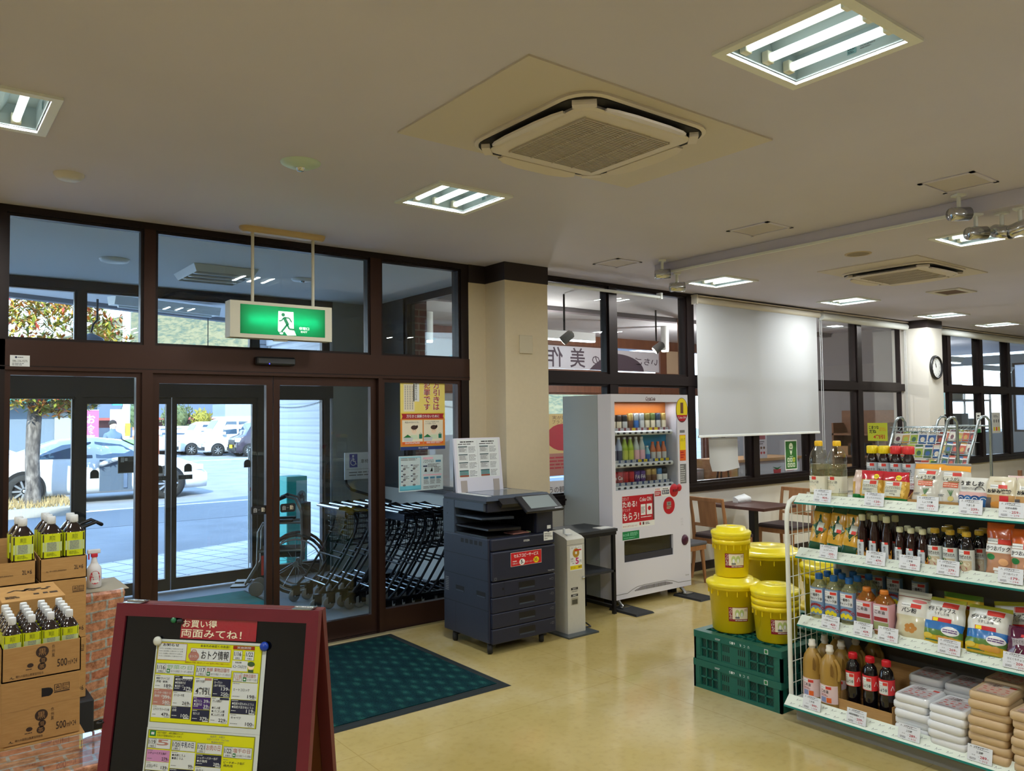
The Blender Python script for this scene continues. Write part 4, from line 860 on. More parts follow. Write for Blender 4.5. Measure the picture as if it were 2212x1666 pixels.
t=thing('notice_board','white notice board beyond the roof of the sedan','sign',(4.15,25.6,GZ));mb=MB().box((0,0,.75),(.55,.02,1.2),WHITE);a=Art(mb,flat((0,0,.75),(1,0,0),(0,0,1)));a.rect(.03,.34,.52,.42,BLACK,1);a.lines(.05,.08,.5,.3,4,GREY,1);mb.build('board',t);MB().box((.05,.02,0),(.09,.05,.8),LGREY).box((.45,.02,0),(.49,.05,.8),LGREY).build('leg',t)
t=thing('utility_pole','pale pole with a yellow band beside the green wall','pole',(7.0,34,GZ));MB().cyl((0,0,0),(0,0,6.5),.15,mat('pole_concrete',(188,190,190),.8),n=12).build('shaft',t);MB().cyl((0,0,1.2),(0,0,1.7),.16,mat('yellow_band',(240,180,60),.7),n=12).build('band',t);MB().box((-.5,-.1,2.4),(-.16,.1,3.4),mat('pole_sign_cyan',(70,170,190),.6)).build('sign',t)
def post(x,y,lb):
 t=thing('traffic_post',lb,'post',(x,y,GZ),group='orange posts before the house');MB().cyl((0,0,0),(0,0,1.5),.07,mat('post_orange',(236,120,84),.6),n=10).build('shaft',t);MB().cyl((0,0,1.1),(0,0,1.35),.074,WHITE,n=10).build('reflector',t)
post(8.69,40.5,'orange and white post left of the door stile');post(9.98,41.5,'orange and white post right of the door stile')
struct(MB().box((8.2,46,GZ),(13,46.2,1.35),mat('dark_hedge_wall',(66,80,100),.8)).build('wall_garden'))
def bush(x,y,z,r,c,lb):
 b=MB();m=mat(*c,.8)
 for i in range(420):
  d=V((random.gauss(0,1),random.gauss(0,1),random.gauss(0,.9))).normalized()*r*random.uniform(.75,1.05);q=d+V((random.uniform(-1,1),random.uniform(-1,1),random.uniform(-1,1)))*.14;s=d.cross(V((0,0,1)))*.08/r+V((0,0,.12))
  b.add([d,q+s,q*1.04-s*.3],[(0,1,2)],m)
 b.sphere((0,0,0),r*.85,m,12)
 b2=thing('garden_bush',lb,'bush',(x,y,z));b.build('foliage',b2);MB().cyl((0,0,-z),(0,0,-r*.5),.06,BARK,n=6).build('stem',b2)
bush(10.1,47.5,1.9,.75,('bush_green',(80,98,62)),'grey green garden bush left of the far vans');bush(12.4,47.5,1.9,.8,('bush_olive',(92,102,64)),'olive garden bush behind the door stile');bush(13.75,47.3,1.75,.5,('bush_yellow',(140,132,50)),'round yellow green bush above the white van')
def hill():
 b=MB();n,k=60,16;vs=[]
 for j in range(k+1):
  for i in range(n+1):
   x=-40+170*i/n;u=j/k;prof=13+13*math.exp(-((x-52)/30)**2)+4*math.exp(-((x-95)/20)**2)-4*math.exp(-((x-8)/14)**2)
   vs.append((x,110+60*u,GZ+prof*math.sin(u*math.pi/2)*1.02+random.uniform(-.35,.35)+.5*math.sin(i*1.7+j)))
 fs=[(j*(n+1)+i,j*(n+1)+i+1,(j+1)*(n+1)+i+1,(j+1)*(n+1)+i)for j in range(k)for i in range(n)]
 def f(nt,co,bb):
  nt.links.new(ramp(nt,noise(nt,co,.9,8,.75),[(.32,(62,78,76)),(.45,(88,92,74)),(.56,(122,112,84)),(.7,(100,104,88))]),bb.inputs['Base Color'])
 b.add(vs,fs,tex('wooded_hill',f,.95,.05),True);struct(b.build('hill'))
hill()
# ================================================================ CAFE BEHIND THE RIGHT HAND WINDOWS
CY,CX1,CXR=9.8,SX+.12,12.5
struct(MB().box((CX1,D+.14,-.1),(CXR+.1,CY+.1,0),mat('cafe_floor_wood',(150,112,80),.45,noise=.15,nscale=5)).build('floor_cafe'))
def m_cc(nt,co,b):
 br=nt.nodes.new('ShaderNodeTexBrick');br.offset=0;br.inputs['Scale'].default_value=1;br.inputs['Mortar Size'].default_value=.006;br.inputs['Brick Width'].default_value=1.82;br.inputs['Row Height'].default_value=.91
 br.inputs['Color1'].default_value=rgb(196,190,194);br.inputs['Color2'].default_value=rgb(192,186,190);br.inputs['Mortar'].default_value=rgb(128,122,128);nt.links.new(co,br.inputs['Vector']);nt.links.new(br.outputs['Color'],b.inputs['Base Color'])
CCE=tex('cafe_ceiling',m_cc,.5)
struct(MB().box((CX1,D+.1,CZ+.06),(20,CY+.2,CZ+.1),CCE).box((CX1,7.3,CZ),(CXR,7.42,CZ+.06),mat('cafe_beam',(150,142,146),.6)).build('ceiling_cafe'))
CWOOD=wood('cafe_post_wood',(142,90,62),(112,66,44),2)
SIGNP=mat('sign_paper_white',(226,222,228),.7);SIGNL=mat('sign_paper_ink',(92,78,88),.8)
# far wall: timber posts, sign boards above, bright glass below
mb=MB()
for x in(4.5,6.75,8.05,9.62,10.95,12.2):mb.box((x,CY-.05,0),(x+.17,CY+.08,CZ+.06),CWOOD)
mb.box((CX1,CY-.04,2.84),(CXR,CY+.08,CZ+.06),CWOOD).box((CX1,CY-.04,2.05),(CXR,CY+.08,2.42),CWOOD).box((CX1,CY-.04,0),(CXR,CY+.08,.55),CWOOD)
struct(mb.build('wall_cafe_back'))
struct(MB().box((CX1,D+.14,0),(CX1+.02,7.5,.9),WALLW).build('wall_cafe_left'))
WIN_L=mat('sunlit_film',(230,240,246),.5)
def frosted(nt,co,b):
 tr=nt.nodes.new('ShaderNodeBsdfTranslucent');tr.inputs[0].default_value=rgb(225,232,240);mx=nt.nodes.new('ShaderNodeMixShader');mx.inputs[0].default_value=.45
 b.inputs['Base Color'].default_value=rgb(236,236,240);out=[n for n in nt.nodes if n.type=='OUTPUT_MATERIAL'][0]
 nt.links.new(b.outputs[0],mx.inputs[1]);nt.links.new(tr.outputs[0],mx.inputs[2]);nt.links.new(mx.outputs[0],out.inputs[0])
FROST=tex('frosted_film',frosted,.6)
for x0,x1,nme in((4.67,6.75,50),(6.92,8.05,51),(8.22,9.62,52),(9.79,10.95,53),(11.12,12.2,54)):
 o=struct(bars(MB(),x0,x1,.55,2.05,.03,CY,CY+.04,CWOOD).build('window_%d'%nme));MB().box((x0+.03,CY+.015,.58),(x1-.03,CY+.02,2.02),GLASS if nme!=50 else FROST).build('glass',o)
 # upper sign film seen from behind: mirrored brush characters and a dark dome
o=struct(bars(MB(),8.22,9.62,2.42,2.84,.02,CY,CY+.04,CWOOD).build('window_55'))
def mirrored(a,t,x0,y0,x1,y1,m):a.text(t,x1,y0,x0,y1,m,2,.01)
mb=MB().box((0,0,0),(1.36,.004,.38),SIGNP);a=Art(mb,flat((0,0,0),(1,0,0),(0,0,1)))
mirrored(a,'作',.02,.03,.36,.36,SIGNL);mirrored(a,'美',.52,.03,.86,.36,SIGNL);mirrored(a,'の',1.02,.1,1.2,.24,SIGNL);a.poly([(.95,0),(1.36,0),(1.36,.26),(1.2,.17),(1.05,.08)],SIGNL,3)
o2=mb.build('shop_sign');o2 .location=(8.24,CY-.03,2.44);tag(o2,'white shop sign film with mirrored brush characters above the vending machine','sign')
mb=MB().box((0,0,0),(1.12,.004,.36),SIGNP);a=Art(mb,flat((0,0,0),(1,0,0),(0,0,1)))
a.poly([(0,0)]+[(.72*math.cos(q),.3*math.sin(q))for q in[math.pi/2-math.pi/2*i/12 for i in range(13)]],SIGNL,2);mirrored(a,'いちご',.5,.12,1.08,.25,SIGNL)
o2=mb.build('shop_sign');o2 .location=(9.81,CY-.03,2.44);tag(o2,'white shop sign film with a dark dome shape and small mirrored letters','sign')
o=struct(bars(MB(),5.85,6.75,2.42,2.84,.02,CY,CY+.04,CWOOD).build('window_56'));mb=MB().box((5.87,CY+.01,2.44),(6.73,CY+.02,2.82),FROST);a=Art(mb,flat((5.87,CY+.008,2.44),(1,0,0),(0,0,1)));CYF=mat('cyan_film',(120,214,236),.5);a.poly([(0,.38),(.3,.38),(0,.2)],CYF);a.poly([(.3,.05),(.86,.25),(.86,.12)],CYF);mb.build('glass',o)
mb=MB().box((0,0,0),(.34,.01,.44),mat('olive_board',(128,122,96),.6));a=Art(mb,flat((0,0,0),(1,0,0),(0,0,1)));a.poly([(.2,.44),(.34,.44),(.34,.2)],mat('board_mauve',(132,108,106),.6));a.poly([(.1,.1),(.16,.08),(.12,.14)],CREAM,2);o2=mb.build('poster');o2 .location=(5.5,CY-.07,2.42);tag(o2,'olive green picture board high at the far cafe end, seen through the side glazing','poster')
mb=MB().box((11.12,CY-.03,2.42),(11.8,CY,2.84),mat('beige_board',(226,196,160),.7));tag(mb.build('notice_board'),'plain beige board between the timber posts of the cafe','board')
# strawberry poster and bright drawing sheet beside the column
mb=MB().box((0,0,0),(1.5,.006,1.0),mat('strawberry_poster',(232,206,140),.6));a=Art(mb,flat((0,0,0),(1,0,0),(0,0,1)));SB=mat('strawberry_red',(190,60,70),.6);a.ell(.33,.62,.36,.22,SB);a.rect(0,0,1.5,.36,mat('poster_pink_brown',(190,134,120),.6),1);a.lines(.02,.1,.6,.32,4,SB,2);a.text('実が詰めた',.1,.91,.6,.97,BROWN);a.text('ブランド苺を',.1,.84,.6,.9,BROWN)
o2=mb.build('poster');o2 .location=(8.22,CY-.07,.7);tag(o2,'strawberry poster hung low on the far cafe window, beside the vending machine','poster')
mb=MB().box((0,0,0),(1.0,.006,.34),WHITE);a=Art(mb,flat((0,0,0),(1,0,0),(0,0,1)));a.text('うの観光',.02,.14,.45,.25,BLACK);a.lines(.05,.02,.4,.08,2,GREY)
o2=mb.build('poster');o2 .location=(8.22,CY-.07,.28);tag(o2,'white printed sheet under the strawberry poster','poster')
# spotlights on drops (lit) and small ceiling cylinders
SPL=mat('lit_bulb',(255,246,230),.4,emit=30)
for x,y,rz,lb in((5.75,6.5,.6,'lit spotlight on a drop rod in the cafe, near the cream column'),(7.62,6.85,.9,'lit spotlight in the cafe, seen over the vending machine')):
 t=thing('spotlight',lb,'spotlight',(x,y,2.5),rz,'lit spotlights of the cafe');T=Matrix.Rotation(.9,4,'X')
 MB().lathe([(.02,.12),(.05,.1),(.055,-.02),(.05,-.03)],mat('spot_grey',(150,146,146),.4),n=14,T=T).build('shade',t);MB().lathe([(.001,-.034),(.045,-.032)],SPL,n=14,T=T).build('bulb',t);MB().cyl((0,0,.1),(0,0,.5),.012,BLK,n=6).build('rod',t)
for x,y,lb in((8.0,8.0,'white cylinder downlight on the cafe ceiling before the mirrored sign'),(9.15,8.05,'white cylinder downlight on the cafe ceiling before the beige board'),(5.3,8.6,'lit cylinder downlight over the cafe end, seen through the side glazing')):
 t=thing('downlight',lb,'downlight',(x,y,2.62),group='cylinder downlights of the cafe');MB().cyl((0,0,.02),(0,0,.39),.06,WENAM,n=14).build('shade',t);MB().cyl((0,0,.0),(0,0,.02),.052,SPL,n=12).build('bulb',t)
l=bpy.data.lights.new('cafe_light','POINT');l.energy=90;l.color=(1,.92,.9);l.shadow_soft_size=.1;o=bpy.data.objects.new('cafe_light',l);COL.objects.link(o);o.location=(9.5,7.6,2.4)
l=bpy.data.lights.new('cafe_light','POINT');l.energy=45;l.color=(1,.92,.86);l.shadow_soft_size=.1;o=bpy.data.objects.new('cafe_light',l);COL.objects.link(o);o.location=(6,7.4,2.4)
t=thing('ceiling_light','long bright strip light along the cafe ceiling edge, beside the cream column','ceiling light',(8.4,9.4,2.86));MB().box((-.5,-.05,.02),(.55,.05,.15),WENAM).build('housing',t);MB().box((-.5,-.04,0),(.55,.04,.02),mat('strip_glow',(235,248,255),.4,emit=6)).build('tube',t)
# right hand end of the cafe
CAFEG=mat('cafe_grey_wall',(150,146,146),.6)
struct(MB().box((CXR,D+.14,0),(CXR+.1,CY+.1,CZ+.06),CAFEG).build('wall_cafe_right'))
def m_brick(nt,co,b,s=1):
 br=nt.nodes.new('ShaderNodeTexBrick');br.inputs['Scale'].default_value=1;br.inputs['Brick Width'].default_value=.2;br.inputs['Row Height'].default_value=.075;br.inputs['Mortar Size'].default_value=.008
 br.inputs['Color1'].default_value=rgb(132,82,70);br.inputs['Color2'].default_value=rgb(116,70,60);br.inputs['Mortar'].default_value=rgb(150,132,124)
 nt.links.new(mapping(nt,co,rot=(math.pi/2,0,.0)),br.inputs['Vector']);nt.links.new(br.outputs['Color'],b.inputs['Base Color'])
BRK=tex('brick_wall',m_brick,.8)
def m_brick2(nt,co,b):
 br=nt.nodes.new('ShaderNodeTexBrick');br.inputs['Scale'].default_value=1;br.inputs['Brick Width'].default_value=.2;br.inputs['Row Height'].default_value=.075;br.inputs['Mortar Size'].default_value=.01
 br.inputs['Color1'].default_value=rgb(196,192,182);br.inputs['Color2'].default_value=rgb(184,180,170);br.inputs['Mortar'].default_value=rgb(70,66,62)
 nt.links.new(mapping(nt,co,rot=(math.pi/2,0,math.pi/2)),br.inputs['Vector']);nt.links.new(br.outputs['Color'],b.inputs['Base Color'])
struct(MB().box((4.45,7.5,0),(4.6,7.9,CZ),BRK).build('wall_brick_pier'));struct(MB().box((CXR-.16,D+.2,0),(CXR,D+.42,CZ),tex('pale_brick',m_brick2,.8)).build('wall_pale_brick'))
LWOOD=wood('light_wood',(196,158,116),(172,130,90),0);MWOOD=wood('mid_wood',(150,104,70),(122,82,54),0)
t=thing('counter','white service counter in the cafe behind the green bulb poster','counter',(9.6,7.1,0));MB().box((0,0,0),(1.55,.6,.96),mat('counter_white',(198,200,212),.5)).build('body',t);MB().box((-.06,-.05,.96),(1.6,.65,1.0),LWOOD).build('top',t);mb=MB();a=Art(mb,flat((.85,-.002,.62),(1,0,0),(0,0,1)));a.poly([(0,.2),(.2,.2),(.17,.06),(.1,0),(.03,.06)],SB);a.poly([(-.02,.24),(.1,.19),(.22,.24),(.1,.22)],GREEN,2);mb.build('strawberry_emblem',t)
MB().box((-.2,-.02,0),(-.05,.62,1.0),LWOOD).build('side_panel',t)
def sheet(x,y,z,w,h,art,lb,rz=0,m=None):
 mb=MB().box((0,0,0),(w,.004,h),m or mat('sheet_lilac',(214,206,216),.6));art(Art(mb,flat((0,0,0),(1,0,0),(0,0,1))));o=mb.build('poster');o.location=(x,y,z);o.rotation_euler=(0,0,rz);tag(o,lb,'poster');return o
def food(a):
 a.rect(.03,.28,.23,.34,mat('menu_red',(168,90,100),.6));a.frame(0,0,.26,.42,.006,LGREY,1)
 for i in range(3):
  for j in range(2):a.ell(.055+.07*i,.08+.075*j,.025,.02,random.choice((BROWN,SIGNL,SB)),2,10)
 a.lines(.03,.2,.22,.26,2,SIGNL,2)
sheet(9.72,7.09,1.0,.27,.42,food,'left one of the two menu sheets standing on the cafe counter');sheet(10.02,7.09,1.0,.27,.42,food,'right one of the two menu sheets on the cafe counter, beside the green poster')
sheet(10.75,7.093,.5,.3,.42,food,'lilac menu sheet low in the cafe right of the green bulb poster')
def stool_chair(x,y,c,lb,rz=0):
 t=thing('cafe_chair',lb,'chair',(x,y,0),rz);s=mat(*c,.5)
 MB().box((-.2,-.2,.42),(.2,.2,.45),s,r=.01).build('seat',t);MB().loft([[(.21*math.cos(q),.16+.06*math.sin(q),z)for q in[math.pi*i/10 for i in range(11)]]+[(.195*math.cos(q),.15+.05*math.sin(q),z)for q in[math.pi-math.pi*i/10 for i in range(11)]]for z in(.56,.68,.76)],s).build('backrest',t)
 for sx in(-.17,.17):
  for sy in(-.17,.17):MB().cyl((sx,sy,.42),(sx*1.15,sy*1.15,0),.014,LWOOD,n=6).build('leg',t)
stool_chair(10.5,6.5,('chair_red',(186,76,66)),'red rounded chair in the cafe, its top showing over the window sill',3.1);stool_chair(8.25,6.6,('chair_olive',(146,128,70)),'olive backed chair in the cafe over the sill at the left of the blind',3.1);stool_chair(9.35,6.5,('chair_brown',(120,98,66)),'brown backed chair in the cafe over the sill, middle',3.1)
FOODC=[mat('food_%d'%i,c,.6)for i,c in enumerate(((214,120,84),(236,190,150),(170,84,66),(240,236,230),(120,150,90)))]
t=thing('display_shelf','wooden display shelf with goods in the cafe behind the paper sheet','shelf',(8.1,7.6,0));f=MB()
for z in(.5,.8,1.1,1.35):f.box((0,0,z),(.9,.4,z+.03),MWOOD)
for x in(0,.86):f.box((x,0,0),(x+.04,.4,1.7),MWOOD)
f.build('frame',t)
for i in range(14):
 x=8.16+random.uniform(0,.7);z=random.choice((.83,1.13,1.38));w=random.uniform(.05,.1)
 tag(MB().box((0,0,0),(w,.1,random.uniform(.06,.16)),random.choice(FOODC),r=.006).build('goods_box',loc=(8.15+.06*i,7.62,(.83,1.13,1.38)[i%3])),'small food pack on the cafe display shelf','food pack','small packs on the cafe shelf')
t=thing('glass_case','lit glass showcase with food trays in the cafe behind the window','showcase',(9.05,8.1,0));MB().box((0,0,0),(.5,.5,.8),LGREY).build('base',t);f=MB()
for z in(.8,1.0,1.2,1.4):f.box((0,0,z),(.5,.5,z+.02),mat('tray_grey',(150,140,136),.4))
f.build('tray',t)
for i in range(9):MB().sphere((.08+.17*(i%3),.1,.85+.2*(i//3)),.055,FOODC[i%3],8,(1.2,1,.6)).build('food',t)
MB().box((0,-.01,.8),(.5,-.005,1.45),PLASTIC).build('glass',t)
t=thing('easel','dark folding easel stand in the cafe behind the window mullion','easel',(9.02,6.9,0));MB().tube([(-.15,0,0),(.05,.05,1.5)],.014,BLK,6).tube([(.2,0,0),(.05,.05,1.5)],.014,BLK,6).tube([(.05,.3,0),(.05,.05,1.45)],.014,BLK,6).build('leg',t);MB().box((-.02,-.03,.98),(.22,-.02,1.13),WHITE).build('card',t)
t=thing('storage_cabinet','small grey cabinet in the cafe under the showcase','cabinet',(9.0,7.55,0));MB().box((0,0,0),(.38,.3,.86),mat('cabinet_grey',(176,180,188),.5)).build('body',t);MB().box((.05,-.008,.4),(.34,0,.82),mat('cabinet_door',(190,194,202),.5)).build('door',t)
t=thing('post_block','square wooden cafe post standing behind the paper sheet','post',(8.55,7.2,0));MB().box((0,0,0),(.09,.09,CZ+.05),MWOOD).build('shaft',t)
# things seen through the right bays
t=thing('wooden_shelf','brown wooden shelf with boxes behind the right window bay of the cafe','shelf',(12.1,6.2,0));f=MB().box((.32,0,0),(.36,.9,1.7),MWOOD)
for z in(.6,.95,1.3):f.box((0,0,z),(.36,.9,z+.03),MWOOD)
f.box((0,0,0),(.36,.03,1.5),MWOOD).box((0,.87,0),(.36,.9,1.5),MWOOD).build('frame',t)
for i,(y,z,s,c)in enumerate(((6.27,.98,.2,0),(6.55,.98,.24,3),(6.84,.98,.18,1),(6.3,1.33,.16,3),(6.6,.63,.26,0))):tag(MB().box((0,0,0),(.22,s,s*.8),(mat('cardboard',(178,136,92),.75),WHITE,WHITE,mat('box_navy',(52,60,84),.6))[c if c!=1 else 0]).build('storage_box',loc=(12.12,y,z)),('%s box on the brown shelf behind the right window bay'%('brown','dark blue','second brown','small dark blue','lowest brown')[i]),'box')
# ---- work room right of the clock pillar
KW=mat('kitchen_wall',(186,192,196),.6)
struct(MB().box((CXR+.1,D+.14,-.1),(20,CY,0),CONC).build('floor_kitchen'));struct(MB().box((CXR+.1,CY-.1,0),(20,CY,CZ),KW).box((19.9,D+.14,0),(20,CY,1.2),KW).box((19.9,D+.14,2.75),(20,CY,CZ),KW).box((19.9,D+.14,1.2),(20,6.3,2.75),KW).box((19.9,7.25,1.2),(20,7.5,2.75),KW).build('wall_kitchen'))
o=struct(bars(MB(),6.3,7.25,1.2,2.75,.04,0,.04,BRONZE).build('window_60'));o.rotation_euler=(0,0,math.pi/2);o.location=(19.98,0,0);MB().box((6.34,.015,1.24),(7.21,.02,2.71),FROST).build('glass',o)
l=bpy.data.lights.new('kitchen_light','POINT');l.energy=55;l.color=(.92,.97,1);l.shadow_soft_size=.15;o=bpy.data.objects.new('kitchen_light',l);COL.objects.link(o);o.location=(16,7.4,2.6)
t=thing('ceiling_light','long strip light in the work room right of the clock pillar','ceiling light',(15.6,6.9,2.62));MB().prism([(-.12,.1),(.12,.1),(.05,0),(-.05,0)],-.8,.8,WENAM,'x').build('housing',t);MB().box((-.78,-.045,-.02),(.78,.045,-.001),mat('strip_glow')).build('tube',t)
t=thing('ceiling_light','second strip light further along the work room ceiling','ceiling light',(18.0,6.9,2.5));MB().prism([(-.12,.1),(.12,.1),(.05,0),(-.05,0)],-.8,.8,WENAM,'x').build('housing',t);MB().box((-.78,-.045,-.02),(.78,.045,-.001),mat('strip_glow')).build('tube',t)
t=thing('work_shelf','grey steel shelf in the work room behind the right windows','shelf',(14.6,6.5,0));f=MB()
for z in(.8,1.3,1.86):f.box((0,0,z),(2.2,.5,z+.03),mat('shelf_grey',(150,156,160),.4,.5))
for x in(0,2.17):f.box((x,0,0),(x+.03,.03,2.1),LGREY).box((x,.47,0),(x+.03,.5,2.1),LGREY)
f.build('frame',t)
for i,(x,z,w,h,c)in enumerate(((14.65,1.89,.5,.2,0),(15.25,1.89,.45,.28,1),(15.0,1.33,.4,.25,1),(15.6,1.33,.3,.3,2),(16.1,1.33,.35,.2,1),(14.9,.83,.5,.3,2),(15.7,.83,.5,.3,1))):
 tag(MB().box((0,0,0),(w,.4,h),(mat('cardboard'),WHITE,mat('steel_box',(140,150,158),.3,.6))[c],r=.01).build('storage_box',loc=(x,6.55,z)),'%s on the steel shelf of the work room'%('cardboard box high','white box high','white box at eye level, left','steel box at eye level','white box at eye level, right','steel box low','white box low')[i],'box')
def pst(a):a.rect(0,0,.33,.33,mat('poster_aqua',(130,186,196),.6));a.text('肩の力ヌキ',.02,.2,.31,.29,mat('pink_ink',(226,120,150),.6));a.rect(0,.0,.33,.08,mat('poster_aqua2',(180,214,214),.6),2)
sheet(12.2,D-.035,1.62,.34,.33,pst,'aqua poster with pink lettering on the dark window frame right of the clock pillar')
def pgreen(a):a.rect(.01,.0,.15,.06,GREEN);a.lines(.03,.1,.13,.24,4,BLACK);a.rect(.04,.26,.12,.28,BLACK)
sheet(13.6,D-.035,1.32,.17,.32,pgreen,'narrow white notice with a green foot on the window right of the seed rack',m=WHITE)
def pfig(a):
 for i in range(3):a.ell(.07+.09*i,.2,.025,.03,GREY,1,10);a.rect(.04+.09*i,.04,.1+.09*i,.1,(YELLOW,ORANGE,YELLOW)[i],1)
 a.lines(.05,.26,.25,.3,2,GREY)
sheet(14.2,D-.035,1.30,.32,.34,pfig,'white notice with small drawings near the right edge of the picture',m=mat('sheet_white',(224,226,224),.6))
# ---- sheet and bulb poster on the near windows
t=thing('paper_sheet','blank white paper sheet taped on the window under the blind','paper',(6.93,D-.02,1.04));MB().loft([[(0,-.004,.36),(.25,0,.36),(.5,-.004,.36),(.5,0,.36),(.25,.004,.36),(0,0,.36)],[(.01,-.004,.1),(.25,0,.09),(.505,-.004,.1),(.505,0,.1),(.25,.004,.09),(.01,0,.1)],[(.03,-.02,.0),(.25,-.012,-.01),(.51,-.02,.02),(.51,-.016,.02),(.25,-.008,-.01),(.03,-.016,0)]],mat('paper_white',(196,196,194),.8),True).build('sheet',t)
mb=MB().box((0,0,0),(.25,.003,.36),WHITE);a=Art(mb,flat((0,0,0),(1,0,0),(0,0,1)));DG=mat('bulb_green',(48,110,44),.5);a.rect(.012,.015,.238,.345,DG,1);PG=mat('bulb_pale',(224,236,206),.5);a.ell(.122,.28,.04,.045,PG,2);a.poly([(.095,.25),(.149,.25),(.14,.20),(.104,.20)],PG,2);a.rect(.108,.185,.136,.197,PG,2);a.stroke([(.1,.285),(.122,.27),(.144,.285)],.008,DG,3);a.stroke([(.11,.235),(.122,.228),(.134,.235)],.006,DG,3);a.lines(.09,.155,.17,.17,1,PG,2)
for i in range(3):
 for j in range(2):a.rect(.045+.056*i,.035+.062*j,.09+.056*i,.085+.062*j,(mat('lime',(206,214,80),.5)if(i,j)==(2,1)else PG),2);a.rect(.06+.056*i,.045+.062*j,.075+.056*i,.075+.062*j,DG,3)
o=mb.build('poster');o.location=(8.37,D-.006,.98);tag(o,'green poster with a white light bulb on the cafe window','poster')
# ================================================================ COPIER AND COIN BOX
CPN=mat('copier_navy',(30,34,54),.45,noise=.06,nscale=40);CPS=mat('copier_slate',(58,68,84),.45);CPK=mat('copier_black',(18,18,24),.4);SEAM=mat('seam_black',(10,10,14),.7)
x0,x1,yf,yb=3.256,3.852,4.483,5.09
t=thing('photocopier','dark navy self-service photocopier on castors beside the entrance mat','photocopier',(0,0,0))
b=MB().box((x0,yf+.03,.075),(x1,yb,.80),CPN,r=.008)
b.box((x0,yb-.15,.80),(x0+.5,yb,1.045),CPS).box((x0+.5,yb-.15,.8),(x1,yb,1.045),CPK)
b.prism([(x0+.005,.80),(x0+.005,.815),(x0+.35,.80)],yf+.05,yb-.15,CPK,'y')
b.box((x1-.155,yf+.03,.8),(x1,yf+.3,.985),CPN,r=.006).box((x1-.165,yf+.06,.80),(x1-.15,yb-.15,.985),CPK)
a=Art(b,flat((x0,yb,0),(0,-1,0),(0,0,1)),.0008)
for z in(.30,.505,.655):a.rect(.0,z,yb-yf-.03,z+.003,SEAM)
a.rect(.16,.10,.162,.3,SEAM);
for k in range(5):a.rect(.235+.057*k,.745,.275+.057*k,.775,SEAM)
for k in range(8):a.rect(.025,.37+.013*k,.07,.376+.013*k,GREY)
for u in(.165,.43):
 a.rect(u,.385,u+.11,.425,SEAM,1);a.poly([(u+.004,.386),(u+.1,.386),(u+.108,.395),(u+.004,.395)],CPS,2)
for u,z in((.06,1.02),(.06,.94),(.13,.77),(.5,.755),(.52,.70),(.13,.68)):a.ell(u,z,.005,.006,BLACK,1,8)
b.build('body',t)
mb=MB().box((x0+.012,yf,.505),(x1-.005,yf+.03,.71),CPN,r=.01);a=Art(mb,flat((x0,yf,0),(1,0,0),(0,0,1)))
a.rect(.172,.592,.456,.69,WHITE,1);a.rect(.174,.594,.454,.688,RED,2);a.text('セルフコピーサービス',.2,.652,.425,.678,WHITE,3,.02);a.ell(.275,.618,.026,.022,WHITE,3);a.text('5',.262,.606,.28,.632,BLACK,4,.03);a.text('円',.283,.605,.293,.616,BLACK,4)
a.ell(.405,.62,.026,.022,YELLOW,3);a.text('30',.385,.608,.413,.634,BROWN,4,.02);a.text('円',.416,.606,.426,.617,BROWN,4);a.text('白黒コピー',.19,.606,.245,.618,WHITE,3);a.text('カラーコピー',.308,.608,.375,.62,WHITE,3);a.lines(.19,.622,.24,.634,1,WHITE,3)
a.text('TASKalfa 2554ci',.515,.522,.575,.53,LGREY,1);a.frame(.03,.515,.048,.533,.0025,GREY,1);mb.build('front_cover',t)
mb=MB().box((x0+.012,yf+.004,.715),(x1-.005,yf+.05,.80),CPN,r=.01);a=Art(mb,flat((x0,yf+.004,0),(1,0,0),(0,0,1)));a.text('KYOCERA',.295,.757,.35,.772,LGREY,1,.02)
a.rect(.483,.745,.57,.81,WHITE,1);a.lines(.49,.775,.56,.8,2,GREY,2);a.text('089-946-6000',.49,.768,.565,.776,BLACK,2);a.lines(.49,.752,.53,.764,1,GREY,2);a.poly([(.515,.81),(.541,.81),(.528,.803)],CPN,2);mb.build('upper_cover',t)
for k in range(4):
 z=.072+.1075*k;mb=MB().box((x0+.012,yf+.004,z),(x1-.005,yf+.034,z+.104),CPN,r=.007);a=Art(mb,flat((x0,yf+.004,z),(1,0,0),(0,0,1)))
 a.poly([(.245,.03),(.395,.03),(.395,.075),(.385,.082),(.245,.082)],CPK,1);a.poly([(.25,.03),(.39,.03),(.39,.04),(.25,.04)],CPS,2);a.text(str(4-k),.535,.062,.542,.072,GREY,1);a.rect(.55,.06,.57,.075,GREY,1);a.rect(.552,.062,.568,.073,CPN,2)
 if k==3:a.rect(.115,.0,.117,.104,SEAM,1);a.rect(.098,.045,.112,.062,SEAM,2)
 mb.build('paper_drawer',t)
s=MB().box((x0,yf+.08,.985),(x0+.5,yb-.15,1.05),CPS,r=.008).box((x0+.02,yf+.06,.98),(x1-.02,yf+.1,1.05),CPN,r=.006)
s.loft([[(x0-.005,yf+.04,1.062),(x1,yf+.04,1.062),(x1,yb,1.062),(x0-.005,yb,1.062)],[(x0+.025,yf+.07,1.09),(x1-.02,yf+.07,1.09),(x1-.02,yb-.02,1.09),(x0+.025,yb-.02,1.09)]],CPS,False).box((x0,yf+.05,1.045),(x1-.01,yb-.01,1.064),CPK)
s.box((x0+.1,yf+.09,1.09),(x1-.05,yb-.15,1.093),mat('copier_glass',(88,104,120),.04,spec=1)).box((x0+.03,yf+.09,1.09),(x0+.075,yb-.15,1.094),LGREY).box((x0+.1,yb-.14,1.09),(x1-.08,yb-.115,1.094),LGREY);s.build('scanner',t)
